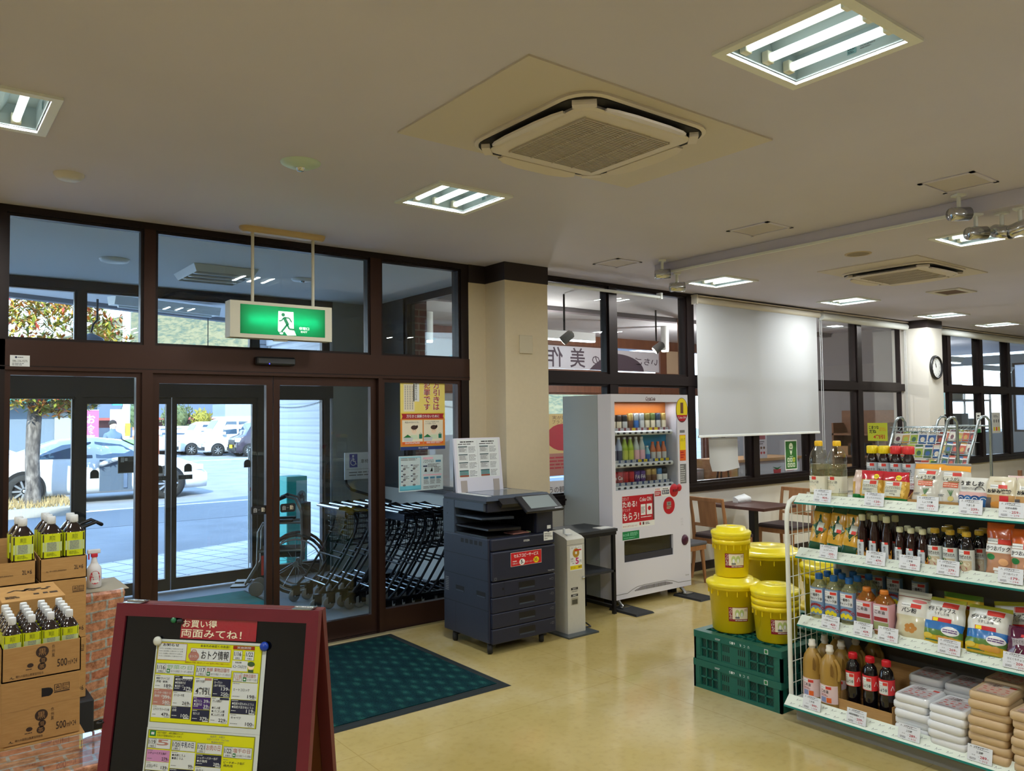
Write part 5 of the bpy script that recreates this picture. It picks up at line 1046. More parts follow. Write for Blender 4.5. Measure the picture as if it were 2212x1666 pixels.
for pz,q in((.925,.12),(.855,.04)):
 MB().loft([[(x0+.01,yf+q,pz),(x0+.3,yf+q,pz-.015),(x0+.3,yb-.15,pz-.02),(x0+.01,yb-.15,pz)],[(x0+.01,yf+q,pz+.012),(x0+.3,yf+q,pz+.005),(x0+.3,yb-.15,pz+.005),(x0+.01,yb-.15,pz+.012)]],CPS if pz>.9 else CPK,False).build('paper_tray',t)
T=Matrix.Translation((3.66,yf-.02,1.025))@Matrix.Rotation(math.radians(35),4,'X')
mb=MB().box((-.155,-.09,-.012),(.195,.085,.012),CPK,T=T,r=.008);a=Art(mb,lambda u,v,h:T@V((u,v,.012+h)));a.rect(-.10,-.06,.15,.07,mat('touch_screen',(140,150,152),.08,spec=.8),1);a.lines(.11,-.085,.18,-.07,1,LGREY,2);mb.box((-.3,.02,-.03),(-.1,.085,.0),CPK,T=T).build('control_panel',t)
mb=MB().box((x1-.15,yf+.028,.84),(x1-.01,yf+.034,.98),CPN).box((x1-.06,yf+.026,.825),(x1-.025,yf+.0285,.85),WHITE);mb.build('service_cover',t)
for x in(x0+.05,x1-.08):
 for y in(yf+.07,yb-.1):
  c=MB().lathe([(.008,-.018),(.03,-.018),(.036,-.011),(.036,.011),(.03,.018),(.008,.018)],RUBBER,n=16,T=Matrix.Translation((x-.022,y-.01,.036))@Matrix.Rotation(.9,4,'Z')@Matrix.Rotation(math.pi/2,4,'X')).build('castor',t);MB().box((x-.025,y-.02,.045),(x+.02,y+.02,.078),BLK).cyl((x-.03,y-.022,.034),(x-.022,y-.0,.034),.008,STEEL,n=8).build('fork',c)
o=tag(MB().box((x0+.25,yf+.07,.805),(x0+.40,yf+.18,.812),mat('flyer_red',(176,120,110),.6)).build('leaflet'),'reddish leaflet lying in the output bay of the photocopier','leaflet');o=tag(MB().box((x0+.43,yf+.09,.802),(x0+.53,yf+.14,.81),mat('flyer_green',(190,206,140),.6)).build('leaflet'),'small pale green leaflet in the output bay of the photocopier','leaflet')
# instruction board standing on the copier
T=Matrix.Translation((3.285,4.935,1.09))@Matrix.Rotation(math.radians(-6),4,'X')
t=thing('instruction_board','white copier instruction board with two columns of pictures on the photocopier','board',(0,0,0));mb=MB().box((0,0,0),(.43,.03,.41),mat('board_white',(214,212,224),.35),T=T,r=.006);a=Art(mb,lambda u,v,h:T@V((u,-h,v)))
a.rect(.02,.11,.405,.40,mat('laminate',(226,230,232),.12),1)
for c in range(2):
 u=.03+.195*c;a.lines(u+.02,.372,u+.16,.39,1,BLACK,2);a.lines(u,.358,u+.17,.37,1,BLACK,2)
 for k in range(4):
  v=.298-.06*k;a.rect(u,v,u+.082,v+.05,LGREY if k<3 else mat('screen_teal',(96,150,150),.4),2);a.rect(u,v+.042,u+.082,v+.05,mat('screen_dark',(60,84,90),.4),3);a.lines(u+.006,v+.008,u+.076,v+.038,3,GREY,3);a.lines(u+.092,v,u+.165,v+.048,5,GREY,2,.4)
  if k==3:a.rect(u,v,u+.082,v+.012,mat('screen_rust',(150,80,60),.4),4)
 if c==0:a.rect(.205,.12,.206,.39,GREY,2)
mb.build('board',t)
m2=MB();TG=mat('tape_grey',(168,158,152),.7)
for u in(.035,.335):m2 .box((u,-.004,.0),(u+.055,-.001,.09),TG,T=T)
m2 .build('support_strip',t)
# coin box
CBX=mat('coin_box_grey',(196,194,184),.5,noise=.05,nscale=60)
t=thing('coin_box','narrow pale grey coin box for the copier on a steel base plate','coin box',(0,0,0));X0,X1,Y0,Y1=4.0,4.178,4.527,4.72
MB().box((3.94,4.45,0),(4.247,4.79,.012),mat('base_steel',(90,98,104),.4,.6)).build('base_plate',t)
mb=MB().box((X0,Y0,.012),(X1,Y1,.69),CBX).prism([(Y0,.69),(Y1,.69),(Y1,.765),(Y1-.02,.77),(Y0+.03,.732),(Y0,.715)],X0,X1,CBX,'x');a=Art(mb,flat((X0,Y0,0),(1,0,0),(0,0,1)))
a.rect(0,.675,.178,.678,GREY);a.rect(.028,.482,.152,.665,WHITE,1);a.text('コピーサービス',.035,.645,.145,.66,NAVY);a.ell(.09,.612,.034,.036,mat('coin_gold',(204,160,60),.35,.4),2);a.ell(.09,.612,.010,.011,WHITE,3);a.rect(.075,.628,.145,.638,RED,3)
a.text('白黒',.036,.563,.062,.577,BLACK);a.text('コピー',.036,.546,.075,.558,BLACK);a.text('1枚！',.05,.53,.075,.541,BLACK);a.text('5',.084,.527,.118,.575,mat('magenta_ink',(200,20,110),.5),2,.03);a.text('円',.124,.532,.145,.555,BLACK);a.rect(.03,.488,.15,.518,YELLOW,2);a.text('カラーコピー',.035,.495,.085,.51,BLACK,3);a.text('30円',.11,.494,.147,.513,BROWN,3,.02)
a.rect(.035,.335,.105,.353,BLACK,1);a.text('返却口',.05,.338,.09,.35,WHITE);a.rect(.04,.322,.1,.325,SEAM,1);a.rect(.035,.285,.105,.303,BLACK,1);a.text('釣銭口',.05,.288,.09,.3,WHITE);a.rect(.036,.222,.106,.276,mat('steel_frame',(180,180,174),.3,.6),1);a.rect(.044,.228,.098,.262,mat('coin_slot_dark',(78,76,64),.6),2)
mb.build('body',t)
MB().lathe([(.0,.012),(.012,.01),(.014,0)],STEEL,n=14,T=Matrix.Translation((X1-.018,Y0,.415))@Matrix.Rotation(math.pi/2,4,'X')).build('lock',t);MB().cyl((X0+.06,Y0+.1,.735),(X0+.06,Y0+.1,.79),.009,LGREY,n=10).box((X0+.05,Y0+.05,.738),(X0+.1,Y0+.08,.75),LGREY).build('coin_slot',t)
tag(MB().tube([(4.18,4.70,.05),(4.26,4.72,.045),(4.31,4.66,.02),(4.30,4.60,.008),(4.24,4.62,.008)],.006,BLK,6).build('power_cable'),'black cable looped on the floor beside the coin box','cable')
# ================================================================ VENDING MACHINE
VW=mat('vending_white',(226,226,240),.35,coat=.3);VS=mat('vending_side',(170,178,182),.45,noise=.04,nscale=3)
vx0,vx1,vy,vb,vz0,vz1=4.833,5.84,4.874,5.50,.075,1.843
t=thing('vending_machine','white drinks vending machine with a red stamp poster, against the front window','vending machine',(0,0,0))
wx0,wx1,wz0,wz1=4.876,5.69,1.008,1.776
c=MB().box((vx0,vy+.17,vz0),(vx1,vb,vz1-.005),VS).build('cabinet',t)
f=MB().box((vx0,vy,vz0),(wx0,vy+.165,vz1),VW).box((wx1,vy,vz0),(vx1,vy+.165,vz1),VW).box((wx0,vy,wz1),(wx1,vy+.165,vz1),VW).box((wx0,vy,.57),(wx1,vy+.165,wz0),VW).box((wx0,vy,vz0),(wx1,vy+.165,.383),VW).box((wx0,vy,.383),(4.967,vy+.165,.57),VW).box((5.6,vy,.383),(wx1,vy+.165,.57),VW)
f.box((wx0,vy+.15,wz0),(wx1,vy+.165,wz1),mat('case_back',(60,50,60),.6)).box((4.967,vy+.13,.383),(5.6,vy+.165,.57),CPK)
a=Art(f,flat((0,vy,0),(1,0,0),(0,0,1)))
VR=mat('cola_red',(190,20,40),.4);VINK=mat('wine_ink',(96,44,52),.5)
vs,fs,asp=text_geo('Coca',.02)
def script(s,x0,z0,x1,z1,m):
 v,q,_=text_geo(s,.015);f.add([a.mp(x0+(p*.9+r*.14)*(x1-x0),z0+r*(z1-z0),.0012)for p,r in v],q,m)
script('Coca',5.262,1.793,5.335,1.822,VINK);script('Cola',5.325,1.788,5.40,1.818,VINK);a.stroke([(5.27,1.79),(5.30,1.785),(5.335,1.79)],.004,VINK)
a.rect(4.947,.675,5.356,.955,WHITE,1);a.rect(4.949,.722,5.354,.953,VR,2);a.text('スタンプ',4.952,.915,5.03,.945,WHITE,3);a.text('ためる!',4.955,.855,5.13,.908,WHITE,3,.02);a.text('ドリンク',4.955,.82,5.045,.846,WHITE,3);a.text('もらう!',4.957,.74,5.155,.808,WHITE,3,.02)
a.text('Coke ON',5.168,.895,5.315,.932,WHITE,3,.01);a.rect(5.18,.775,5.24,.87,WHITE,3);a.rect(5.255,.775,5.325,.87,WHITE,3);a.lines(5.185,.79,5.235,.85,5,GREY,4);a.ell(5.29,.83,.02,.02,VR,4);a.lines(5.18,.75,5.33,.765,1,WHITE,3);a.rect(5.335,.722,5.354,.953,VINK,3);a.text('今すぐダウンロード!',4.952,.684,5.13,.70,VR,3);a.rect(5.16,.69,5.18,.715,VR,3);a.rect(5.2,.69,5.22,.715,VINK,3);a.lines(5.235,.69,5.3,.712,2,BLACK,3)
a.rect(4.947,.576,5.155,.648,mat('eco_green',(0,130,74),.4),1);a.text('eco&',4.953,.608,5.03,.636,mat('eco_pale',(150,224,190),.5));a.lines(5.04,.605,5.145,.638,3,mat('eco_pale'),2);a.lines(4.96,.585,5.14,.598,1,mat('eco_pale'),2,.3)
a.rect(5.362,.925,5.448,1.0,WHITE,1);a.rect(5.364,.927,5.446,.972,VR,2);a.lines(5.37,.935,5.44,.965,3,WHITE,3);a.lines(5.37,.977,5.44,.996,2,VR,2);a.rect(5.458,.92,5.566,1.0,WHITE,1);a.rect(5.462,.938,5.556,.976,NAVY,2);a.text('販売中!',5.468,.942,5.552,.972,WHITE,3,.01);a.lines(5.47,.98,5.55,.995,1,BLACK,2)
a.ell(5.552,.832,.078,.078,VR,2,28);a.rect(5.52,.83,5.58,.868,mat('steel_frame'),3);a.ell(5.55,.85,.01,.01,GREY,4);a.lines(5.52,.80,5.585,.825,2,mat('eco_pale'),3)
a.ell(5.755,1.70,.085,.115,VINK,1,28);a.ell(5.755,1.705,.078,.106,YELLOW,2,28);a.rect(5.735,1.67,5.775,1.77,BROWN,3);a.poly([(5.68,1.655),(5.83,1.655),(5.79,1.6),(5.72,1.6)],VR,3);a.text('Coke ON',5.70,1.622,5.81,1.642,WHITE,4)
a.rect(5.72,1.49,5.79,1.515,GREY,1);a.rect(5.715,1.23,5.80,1.47,ORANGE,1);a.rect(5.718,1.33,5.797,1.465,YELLOW,2);a.text('スタンプ',5.725,1.41,5.79,1.44,BLACK,3);a.lines(5.725,1.25,5.79,1.32,3,VR,3);a.rect(5.715,1.02,5.80,1.2,GREY,1);a.lines(5.72,1.03,5.79,1.19,8,LGREY,2)
for k in range(3):a.text('ここ',5.71,.64+.025*k,5.74,.652+.025*k,GREY)
a.stroke([(vx0,.118),(5.0,.118),(5.06,.142),(5.12,.158),(5.2,.163),(5.5,.163),(5.58,.148),(5.66,.122),(vx1,.118)],.005,GREY,1)
for k in range(30):a.rect(5.09+.0165*k,.122,5.099+.0165*k,.122+.034*min(1,.35+k*.12,(29-k)*.12+.35),SEAM,2)
a.text('Sonac',5.76,.17,5.81,.185,GREY)
f.build('door',t)
MB().lathe([(.0,.006),(.052,.006),(.06,0)],VR,n=24,T=Matrix.Translation((5.625,vy,.965))@Matrix.Rotation(math.pi/2,4,'X')).lathe([(.0,.006),(.03,.006),(.034,0)],VR,n=20,T=Matrix.Translation((5.695,vy,.985))@Matrix.Rotation(math.pi/2,4,'X')).box((5.6,vy-.014,.955),(5.66,vy-.006,.975),mat('lever_dark',(130,14,30),.4)).build('return_lever',t)
MB().sphere((5.76,vy+.0,.50),.05,mat('coin_cup',(70,20,50),.3),14,(.9,.5,1.0)).build('coin_return',t)
MB().box((4.97,vy+.02,.44),(5.597,vy+.024,.565),clear('flap_plastic',(120,124,132),.1)).box((4.967,vy+.01,.383),(5.6,vy+.03,.44),mat('flap_navy',(50,52,66),.35)).build('delivery_flap',t)
MB().box((wx0,vy+.012,wz0),(wx1,vy+.016,wz1),PLASTIC).build('display_glass',t)
rows=[(1.50,'row_wine'),(1.217,'row_blue'),(1.02,'row_blue')]
for z,m in rows:
 r=MB().tube([(wx0+.03,vy+.045,z),(wx1-.04,vy+.045,z)],.021,mat('button_rail',(226,228,232),.35),12).box((wx0+.01,vy+.062,z-.0),(wx1-.02,vy+.15,z+.012),LGREY);ra=Art(r,flat((wx0+.03,vy+.061,z+.014),(1,0,0),(0,0,1)))
 ra.rect(.0,-.01,.74,.032,mat(m,(130,60,70)if 'wine' in m else(44,72,120),.5),1)
 for k in range(10):
  hot=(z>1.4 and k in(3,6,7))or(1.1<z<1.4 and k in(4,5,7,8,9));ra.rect(.025+.073*k,.008,.07+.073*k,.03,YELLOW if hot else LGREY,2);ra.text('100円' if hot else '140円',.032+.073*k,.013,.064+.073*k,.025,BROWN if hot else NAVY,3)
 r.build('button_rail',t)
 bt=MB()
 for k in range(10):bt.sphere((wx0+.067+.073*k,vy+.024,z),.012,GRILL,10,(1.6,.5,.8))
 bt.build('selection_button',t)
 # printed back boards inside the case
bb=MB().box((wx0+.005,vy+.14,1.53),(wx1-.005,vy+.149,1.772),mat('case_orange',(206,116,40),.4)).box((5.35,vy+.138,1.24),(wx1-.005,vy+.149,1.495),mat('case_sky',(24,140,190),.4)).box((wx0+.005,vy+.138,1.24),(5.35,vy+.149,1.495),mat('case_brown',(96,78,52),.5));bb.build('back_board',t)
l=bpy.data.lights.new('case_light','AREA');l.shape='RECTANGLE';l.size=.7;l.size_y=.03;l.energy=1.6;o=bpy.data.objects.new('case_light',l);COL.objects.link(o);o.location=(5.28,vy+.05,1.765)
for x,lb in((4.80,'left'),(5.62,'right')):
 q=thing('rubber_foot_mat','black anti-tip foot plate under the %s corner of the vending machine'%lb,'foot plate',(x,4.585,0));MB().loft([[(0,0,0),(.22,.0,0),(.22,.32,0),(0,.32,0)],[(.012,.012,.014),(.208,.012,.014),(.208,.32,.018),(.012,.32,.018)]],RUBBER,False).build('plate',q);MB().cyl((.1,.25,.016),(.1,.32,.075),.016,STEEL,n=8).box((.05,.2,.016),(.15,.3,.03),STEEL).build('clamp',q)
MB().box((vx0+.06,vb-.5,.0),(vx0+.12,vb-.44,.08),RUBBER).box((vx1-.12,vb-.5,0),(vx1-.06,vb-.44,.08),RUBBER).box((vx0+.06,vb-.08,.0),(vx0+.12,vb-.02,.08),RUBBER).box((vx1-.12,vb-.08,0),(vx1-.06,vb-.02,.08),RUBBER).build('foot',t)
def drink(name,label,x,z,h,r,body,band=None,capc=None,ink=None,txt=None,shape='can',cat='drink can'):
 q=thing(name,label,cat,(x,vy+.098,z),group='sample drinks in the vending machine');m=MB()
 if shape=='can':m.lathe([(r*.82,0),(r,.006),(r,h-.012),(r*.84,h),(r*.8,h-.002)],body,n=18)
 else:m.lathe([(r*.9,0),(r,.006),(r,h*.55),(r*.96,h*.62),(r*.5,h*.84),(r*.42,h*.9),(r*.42,h*.93)],body,n=18)
 a=Art(m,cylmap((0,0),r,0),nx=6)
 if band:a.rect(-r*1.3,h*.08,r*1.3,h*(.5 if shape!='can' else.6),band,1)
 if txt:a.text(txt,-r*1.0,h*(.45 if shape=='can' else.25),r*1.0,h*(.72 if shape=='can' else.42),ink or WHITE,2,.01)
 m.build('body',q)
 if capc:MB().cyl((0,0,h*.92),(0,0,h),r*.46,capc,n=12).build('cap',q)
 else:MB().lathe([(r*.8,h-.002),(.0,h-.003)],STEEL,n=16,cap=(False,False)).build('lid',q)
 return q
dk=mat('can_coffee',(52,42,40),.35,.3);gold=mat('can_gold',(186,158,92),.35,.5);slv=mat('can_silver',(176,186,196),.3,.6);blk=mat('can_black',(28,28,32),.35,.3)
XS=[wx0+.067+.073*k for k in range(10)]
r1=[(dk,CREAM),(dk,CREAM),(blk,LGREY),(gold,BROWN),(slv,BLUE),(slv,LGREY),(mat('can_olive',(120,112,60),.4,.3),CREAM),(mat('can_green',(92,110,60),.4,.3),CREAM),(mat('can_navy',(44,60,84),.4,.3),LGREY),(gold,CREAM)]
for k,(b,n)in enumerate(r1):drink('drink_can','%s can from the left on the top row of the vending machine, %s'%(ORD[k],('dark coffee','dark coffee','black coffee','golden','silver and blue','silver','olive','green','navy','pale golden')[k]),XS[k],1.512,.15 if k<3 else.165,.029,b,n)
btl=clear('bottle_clear',(236,244,246),.07);gre=mat('drink_green',(170,200,50),.25);blu=mat('bottle_blue',(176,190,222),.3);org=mat('drink_orange',(206,110,60),.3)
r2=[(blu,NAVY,WHITE),(blu,NAVY,WHITE),(gre,mat('lime_band',(206,216,90),.4),WHITE),(gre,mat('lime_band'),WHITE),(mat('bottle_pale',(196,206,206),.25),PINK,WHITE),(mat('bottle_pale'),PINK,WHITE),(mat('bottle_cyan',(130,196,214),.25),BLUE,WHITE),(org,LGREY,ORANGE),(org,LGREY,ORANGE),(org,LGREY,ORANGE)]
for k,(b,n,cp)in enumerate(r2):drink('drink_bottle','%s bottle from the left on the middle row of the vending machine, %s'%(ORD[k],('blue and white','blue and white','lime green','lime green','clear','clear','small pale blue','short orange','short orange','short orange')[k]),XS[k],1.229,.235 if k<6 else.15 if k==6 else.185,.0315 if k<6 else.029,b,n,cp,shape='bottle',cat='drink bottle')
cr=mat('can_red',(186,22,40),.3,.2);pu=mat('can_purple',(84,44,130),.3,.2)
r3=[(cr,None,'Coca',WHITE),(cr,None,'Coca',WHITE),(cr,None,None,None),(cr,None,None,None),(pu,None,'FAN',WHITE),(pu,None,'FAN',WHITE),(gold,BROWN,None,None),(gold,BROWN,None,None),(mat('can_sky',(70,130,190),.3,.3),WHITE,None,None),(blk,WHITE,None,None)]
for k,(b,n,tx,ik)in enumerate(r3):drink('drink_can','%s can from the left on the bottom row of the vending machine, %s'%(ORD[k],('red with script','red with script','plain red','plain red','purple','purple','gold and brown','gold and brown','sky blue','black and white')[k]),XS[k],1.032,.128 if k<6 else.14,.032,b,n,None,ik,tx)
# black two-tier stand
t=thing('side_table','black steel side stand with a lower shelf between coin box and vending machine','side table',(0,0,0));sx0,sx1,sy0,sy1=4.32,4.775,4.76,5.17
BST=mat('black_steel',(26,26,30),.4,.3);MB().box((sx0,sy0,.688),(sx1,sy1,.711),mat('black_board',(44,46,52),.45)).build('table_top',t);MB().box((sx0+.01,sy0+.01,.35),(sx1-.02,sy1,.366),mat('black_board')).build('shelf',t)
for x in(sx0+.01,sx1-.045):
 for y in(sy0+.01,sy1-.035):MB().box((x,y,0),(x+.028,y+.028,.69),BST).build('leg',t)
MB().box((sx1-.045,sy0+.02,.045),(sx1-.017,sy1-.02,.07),BST).build('rail',t);MB().box((sx0+.01,sy0+.02,.045),(sx0+.038,sy1-.02,.07),BST).build('rail',t);MB().box((sx0,sy0+.005,.66),(sx1-.01,sy0+.03,.69),BST).build('rail',t);MB().box((sx0+.02,sy1-.03,.045),(sx1-.02,sy1-.01,.07),BST).build('rail',t)
tag(MB().box((4.62,4.80,.711),(4.77,4.9,.716),mat('white_card',(226,226,224),.5)).build('paper'),'small white paper lying on the black side stand','paper')
# ================================================================ CAFE TABLE, CHAIRS
DWOOD=wood('table_brown',(92,58,52),(74,46,42),0,.35);CHW=wood('chair_oak',(176,126,84),(152,104,66),2,.45);CUSH=mat('dark_cushion',(62,48,50),.6)
t=thing('dining_table','dark brown square table against the wall under the window','table',(0,0,0))
MB().box((6.87,4.79,.672),(7.46,5.47,.703),DWOOD,r=.004).build('table_top',t);MB().box((7.12,5.08,.02),(7.19,5.15,.672),BLK).build('leg',t);MB().box((6.95,4.9,0),(7.36,5.33,.02),BLK,r=.006).build('base',t)
def wood_chair():
 t=thing('wooden_chair','','chair');w=.2
 for s in(-w,w):
  MB().tube([(-.24,s,.82),(-.205,s,.62),(-.185,s,.42),(-.2,s,.2),(-.235,s,0)],.018,CHW,6,rs=[.015,.018,.02,.018,.014]).build('rear_leg',t)
  MB().tube([(.2,s,.41),(.205,s,.2),(.215,s,0)],.018,CHW,6,rs=[.02,.017,.013]).build('front_leg',t)
 MB().box((-.25,-w-.01,.785),(-.225,w+.01,.825),CHW,r=.005).build('back_rail',t);MB().box((-.205,-w,.53),(-.185,w,.56),CHW).build('back_rail',t)
 MB().loft([[(-.19,-.105,.55),(-.19,.105,.55),(-.205,.105,.55),(-.205,-.105,.55)],[(-.225,-.105,.79),(-.225,.105,.79),(-.242,.105,.79),(-.242,-.105,.79)]],CHW,False).build('back_panel',t)
 MB().box((-.2,-w,.36),(.21,w,.41),CHW).build('seat_frame',t);MB().loft([[(-.19+.02*k,-w-.01+.01*k,z),(.225-.01*k,-w-.015+.01*k,z),(.225-.01*k,w+.015-.01*k,z),(-.19+.02*k,w+.01-.01*k,z)]for k,z in((0,.41),(0,.435),(1.5,.452))],CUSH,False).build('seat',t)
 return t
c=wood_chair();c.location=(6.635,5.13,0);c['label']='light wooden chair with its slatted back to the camera, left of the brown table';c['group']='wooden chairs at the brown table'
dup(c,(7.76,5.12,0),math.pi,'light wooden chair on the right side of the brown table, behind the white rack end')
t=thing('stool','low wooden stool with a grey cushion behind the vending machine and yellow tubs','stool',(6.13,5.24,0))
MB().box((-.18,-.17,.33),(.18,.17,.375),CHW).build('seat_frame',t);MB().box((-.19,-.18,.375),(.19,.18,.41),mat('grey_cushion',(92,92,98),.8),r=.012).build('seat',t)
for x in(-.15,.15):
 for y in(-.14,.14):MB().tube([(x,y,.34),(x*1.15,y*1.15,0)],.018,CHW,6,rs=[.022,.014]).build('leg',t)
t=thing('napkin_pack','white soft napkin packet lying on the brown table','napkin packet',(7.26,5.33,.703))
MB().loft([[(x,-.05*k,0),(x,.05*k,0),(x,.045*k,.05*k+.02*math.sin(x*40)),(x,.01,.075*k+.015*math.sin(x*37+1)),(x,-.045*k,.05*k)]for x,k in((-.12,.7),(-.09,1),(-.03,1.05),(.0,.85),(.05,1.08),(.09,1),(.12,.65))],mat('napkin_white',(232,234,236),.5),True).build('wrapper',t)
# ================================================================ CRATES AND YELLOW TUBS
CRG=mat('crate_green',(14,92,80),.45);CRD=mat('crate_dark',(6,50,46),.6)
def crate():
 t=thing('plastic_crate','','crate');L,W,H=.61,.42,.17
 s=MB().box((.012,.012,.012),(W-.012,L-.012,H-.03),CRD)
 def side(o,u,L,n):
  a=V(o);u=V(u);nn=V((u.y,-u.x,0))
  def bx(u0,u1,z0,z1,d0,d1,m=CRG):
   P=[a+u*q+nn*d+V((0,0,z))for z in(z0,z1)for q,d in((u0,d0),(u1,d0),(u1,d1),(u0,d1))];s.loft([[tuple(p)for p in P[:4]],[tuple(p)for p in P[4:]]],m,False)
  bx(0,L,H-.04,H,-.014,.002);bx(0,L,0,.022,-.014,0)
  cells=[]
  if L>.5:segs=[(0,.045),(.185,.2),(.375,.39),(L-.045,L)];win=[(.05,.18),(.395,L-.05)];mid=(.2,.375)
  else:segs=[(0,.045),(L-.045,L)];win=[(.05,L-.05)];mid=None
  for u0,u1 in segs:bx(u0,u1,.02,H-.03,-.014,0)
  for u0,u1 in win:
   k=3;st=(u1-u0)/k
   for i in range(k+1):bx(u0+st*i-.004,u0+st*i+.004,.02,H-.03,-.014,-.002)
   bx(u0,u1,.068,.076,-.014,-.002)
   for z0,z1 in((.022,.068),(.076,.128)):
    for i in range(k):
     for d in range(-2,4):
      p,q=u0+st*i+st*.33*d,u0+st*i+st*.33*(d+2)
      for sgn in(0,1):
       c0=max(p,u0+st*i);c1=min(q,u0+st*(i+1))
       if c1-c0<.004:continue
       za=z0+(z1-z0)*(c0-p)/(q-p);zb=z0+(z1-z0)*(c1-p)/(q-p)
       if sgn:za,zb=z0+z1-za,z0+z1-zb
       P0=a+u*c0-nn*.009+V((0,0,za));P1=a+u*c1-nn*.009+V((0,0,zb));s.add([tuple(P0-V((0,0,.0012))),tuple(P1-V((0,0,.0012))),tuple(P1+V((0,0,.0012))),tuple(P0+V((0,0,.0012)))],[(0,1,2,3)],CRG)
  if mid:
   bx(mid[0],mid[1],.02,H-.03,-.014,-.004)
   A=Art(s,lambda p,q,h:a+u*p+nn*(h-.004)+V((0,0,q)))
   for zz in(.045,.1):
    for i in list(range(4))+list(range(8,12)):A.rect(.21+.0135*i,zz-.017,.216+.0135*i,zz+.017,SEAM)
   A2=Art(s,lambda p,q,h:a+u*p+nn*(.002+h)+V((0,0,q)))
   for i,ch in enumerate('U.C.R. 615'):
    if ch in ' .':continue
    A2 .text(ch,.40-.014*i,H-.016,.39-.014*i,H-.03,WHITE,1)
   A2 .rect(.50,H-.034,.525,H-.008,LGREY,1);A2 .rect(.504,H-.03,.521,H-.012,GREEN,2);A2 .lines(.16,H-.03,.21,H-.018,2,LGREY,1)
  bx(.0,L,-.004,.0,-.014,-.006)if False else None
 side((0,L,0),(0,-1,0),L,3);side((0,0,0),(1,0,0),W,2);side((W,0,0),(0,1,0),L,3);side((W,L,0),(-1,0,0),W,2)
 s.build('body',t)
 f=MB().box((0,0,H-.012),(W,.05,H),CRG).box((0,L-.05,H-.012),(W,L,H),CRG).box((0,.05,H-.012),(.05,L-.05,H),CRG).box((W-.05,.05,H-.012),(W,L-.05,H),CRG)
 for i in range(1,8):f.box((.05,.05+(L-.1)*i/8-.006,H-.014),(W-.05,.05+(L-.1)*i/8+.006,H-.002),CRG)
 for i in range(1,6):f.box((.05+(W-.1)*i/6-.006,.05,H-.014),(.05+(W-.1)*i/6+.006,L-.05,H-.002),CRG)
 f.build('base_grid',t);return t
cr_=crate();cr_.location=(3.86,2.605,0);cr_['label']='dark green folding crate on the floor, lower of the two under the yellow tubs';cr_['group']='green folding crates'
dup(cr_,(3.862,2.60,.171),label='dark green folding crate directly under the yellow tubs, upper of the two')
dup(cr_,(4.36,2.46,0),label='green crate behind the pair, lower one, mostly hidden');dup(cr_,(4.36,2.46,.171),label='green crate behind the pair, upper one, carrying a tub beside the white rack')
TUBY=mat('tub_yellow',(240,214,20),.35,coat=.2);TUBL=mat('tub_lid_yellow',(246,226,40),.32,coat=.2)
def tub(x,y,z,rb,rt,h,label,lid=True,st=True,ang=-2.3,extra=0):
 t=thing('pickling_tub',label,'tub',(x,y,z),group='yellow pickling tubs');b=MB().lathe([(rb*.94,0),(rb,.008),(rt,h-.03),(rt*1.06,h-.03),(rt*1.07,h-.004),(rt*1.0,h)],TUBY,n=40)
 for k in range(16):
  a=2*math.pi*k/16;b.box((-.002,rt*.99,h-.06),(.002,rt*1.05,h-.028),TUBY,T=Matrix.Rotation(a,4,'Z'))
 if st:
  q=(rb+rt)/2;A=Art(b,lambda u,v,hh:V(((rb+(rt-rb)*v/h+.001+hh)*math.cos(ang+u/q),(rb+(rt-rb)*v/h+.001+hh)*math.sin(ang+u/q),v)),nx=6);w=.058;z0=h*.27;DR=mat('tub_label_red',(140,30,40),.5)
  A.rect(-w,z0,w,z0+.085,DR,1);A.rect(-w+.022,z0+.014,w-.003,z0+.082,CREAM,2);A.vtext('つけもの',-w+.004,z0+.012,-w+.019,z0+.08,WHITE,2);PGN=mat('cabbage',(190,206,130),.6)
  for u in(-.008,.018):A.ell(u,z0+.05,.013,.022,PGN,3);A.ell(u,z0+.042,.007,.013,WHITE,4)
  A.rect(-.02,z0+.018,.005,z0+.03,GREY,3);A.text('20型',w-.024,z0+.062,w-.006,z0+.078,BROWN,3);A.lines(-.02,z0+.003,w-.006,z0+.011,1,WHITE,2,.5,False)
 b.build('body',t)
 for k in range(extra):MB().lathe([(rt*1.0,h+.036*k),(rt*1.07,h+.004+.036*k),(rt*1.09,h+.03+.036*k),(rt*1.03,h+.036+.036*k)],TUBY,n=40).build('nested_rim',t)
 if lid:
  H=h+.036*extra;MB().lathe([(rt*1.09,H-.012),(rt*1.12,H-.006),(rt*1.12,H+.008),(rt*1.02,H+.016),(rt*.84,H+.02),(rt*.80,H+.036),(rt*.3,H+.04),(rt*.27,H+.034),(0,H+.034)],TUBL,n=40).build('lid',t)
 return t
z0=.3405
tub(4.06,3.06,z0,.128,.146,.285,'large yellow pickling tub at the left of the green crate, carrying a smaller tub')
tub(4.06,2.765,z0,.112,.128,.21,'stack of nested yellow tubs with one lid at the right end of the green crate',extra=2)
tub(4.06,3.07,z0+.285+.0415,.098,.108,.225,'small yellow tub with a ribbed lid standing on top of the large one',extra=1)
tub(4.58,3.17,z0,.185,.205,.40,'broad yellow tub with a flat lid behind the two-tub tower',st=False)
tub(4.62,2.74,z0,.15,.17,.32,'yellow tub behind the white wire rack end',st=False,extra=1)
tub(4.98,3.0,0,.15,.17,.34,'yellow tub low behind the others, seen through the white wire rack',st=False)
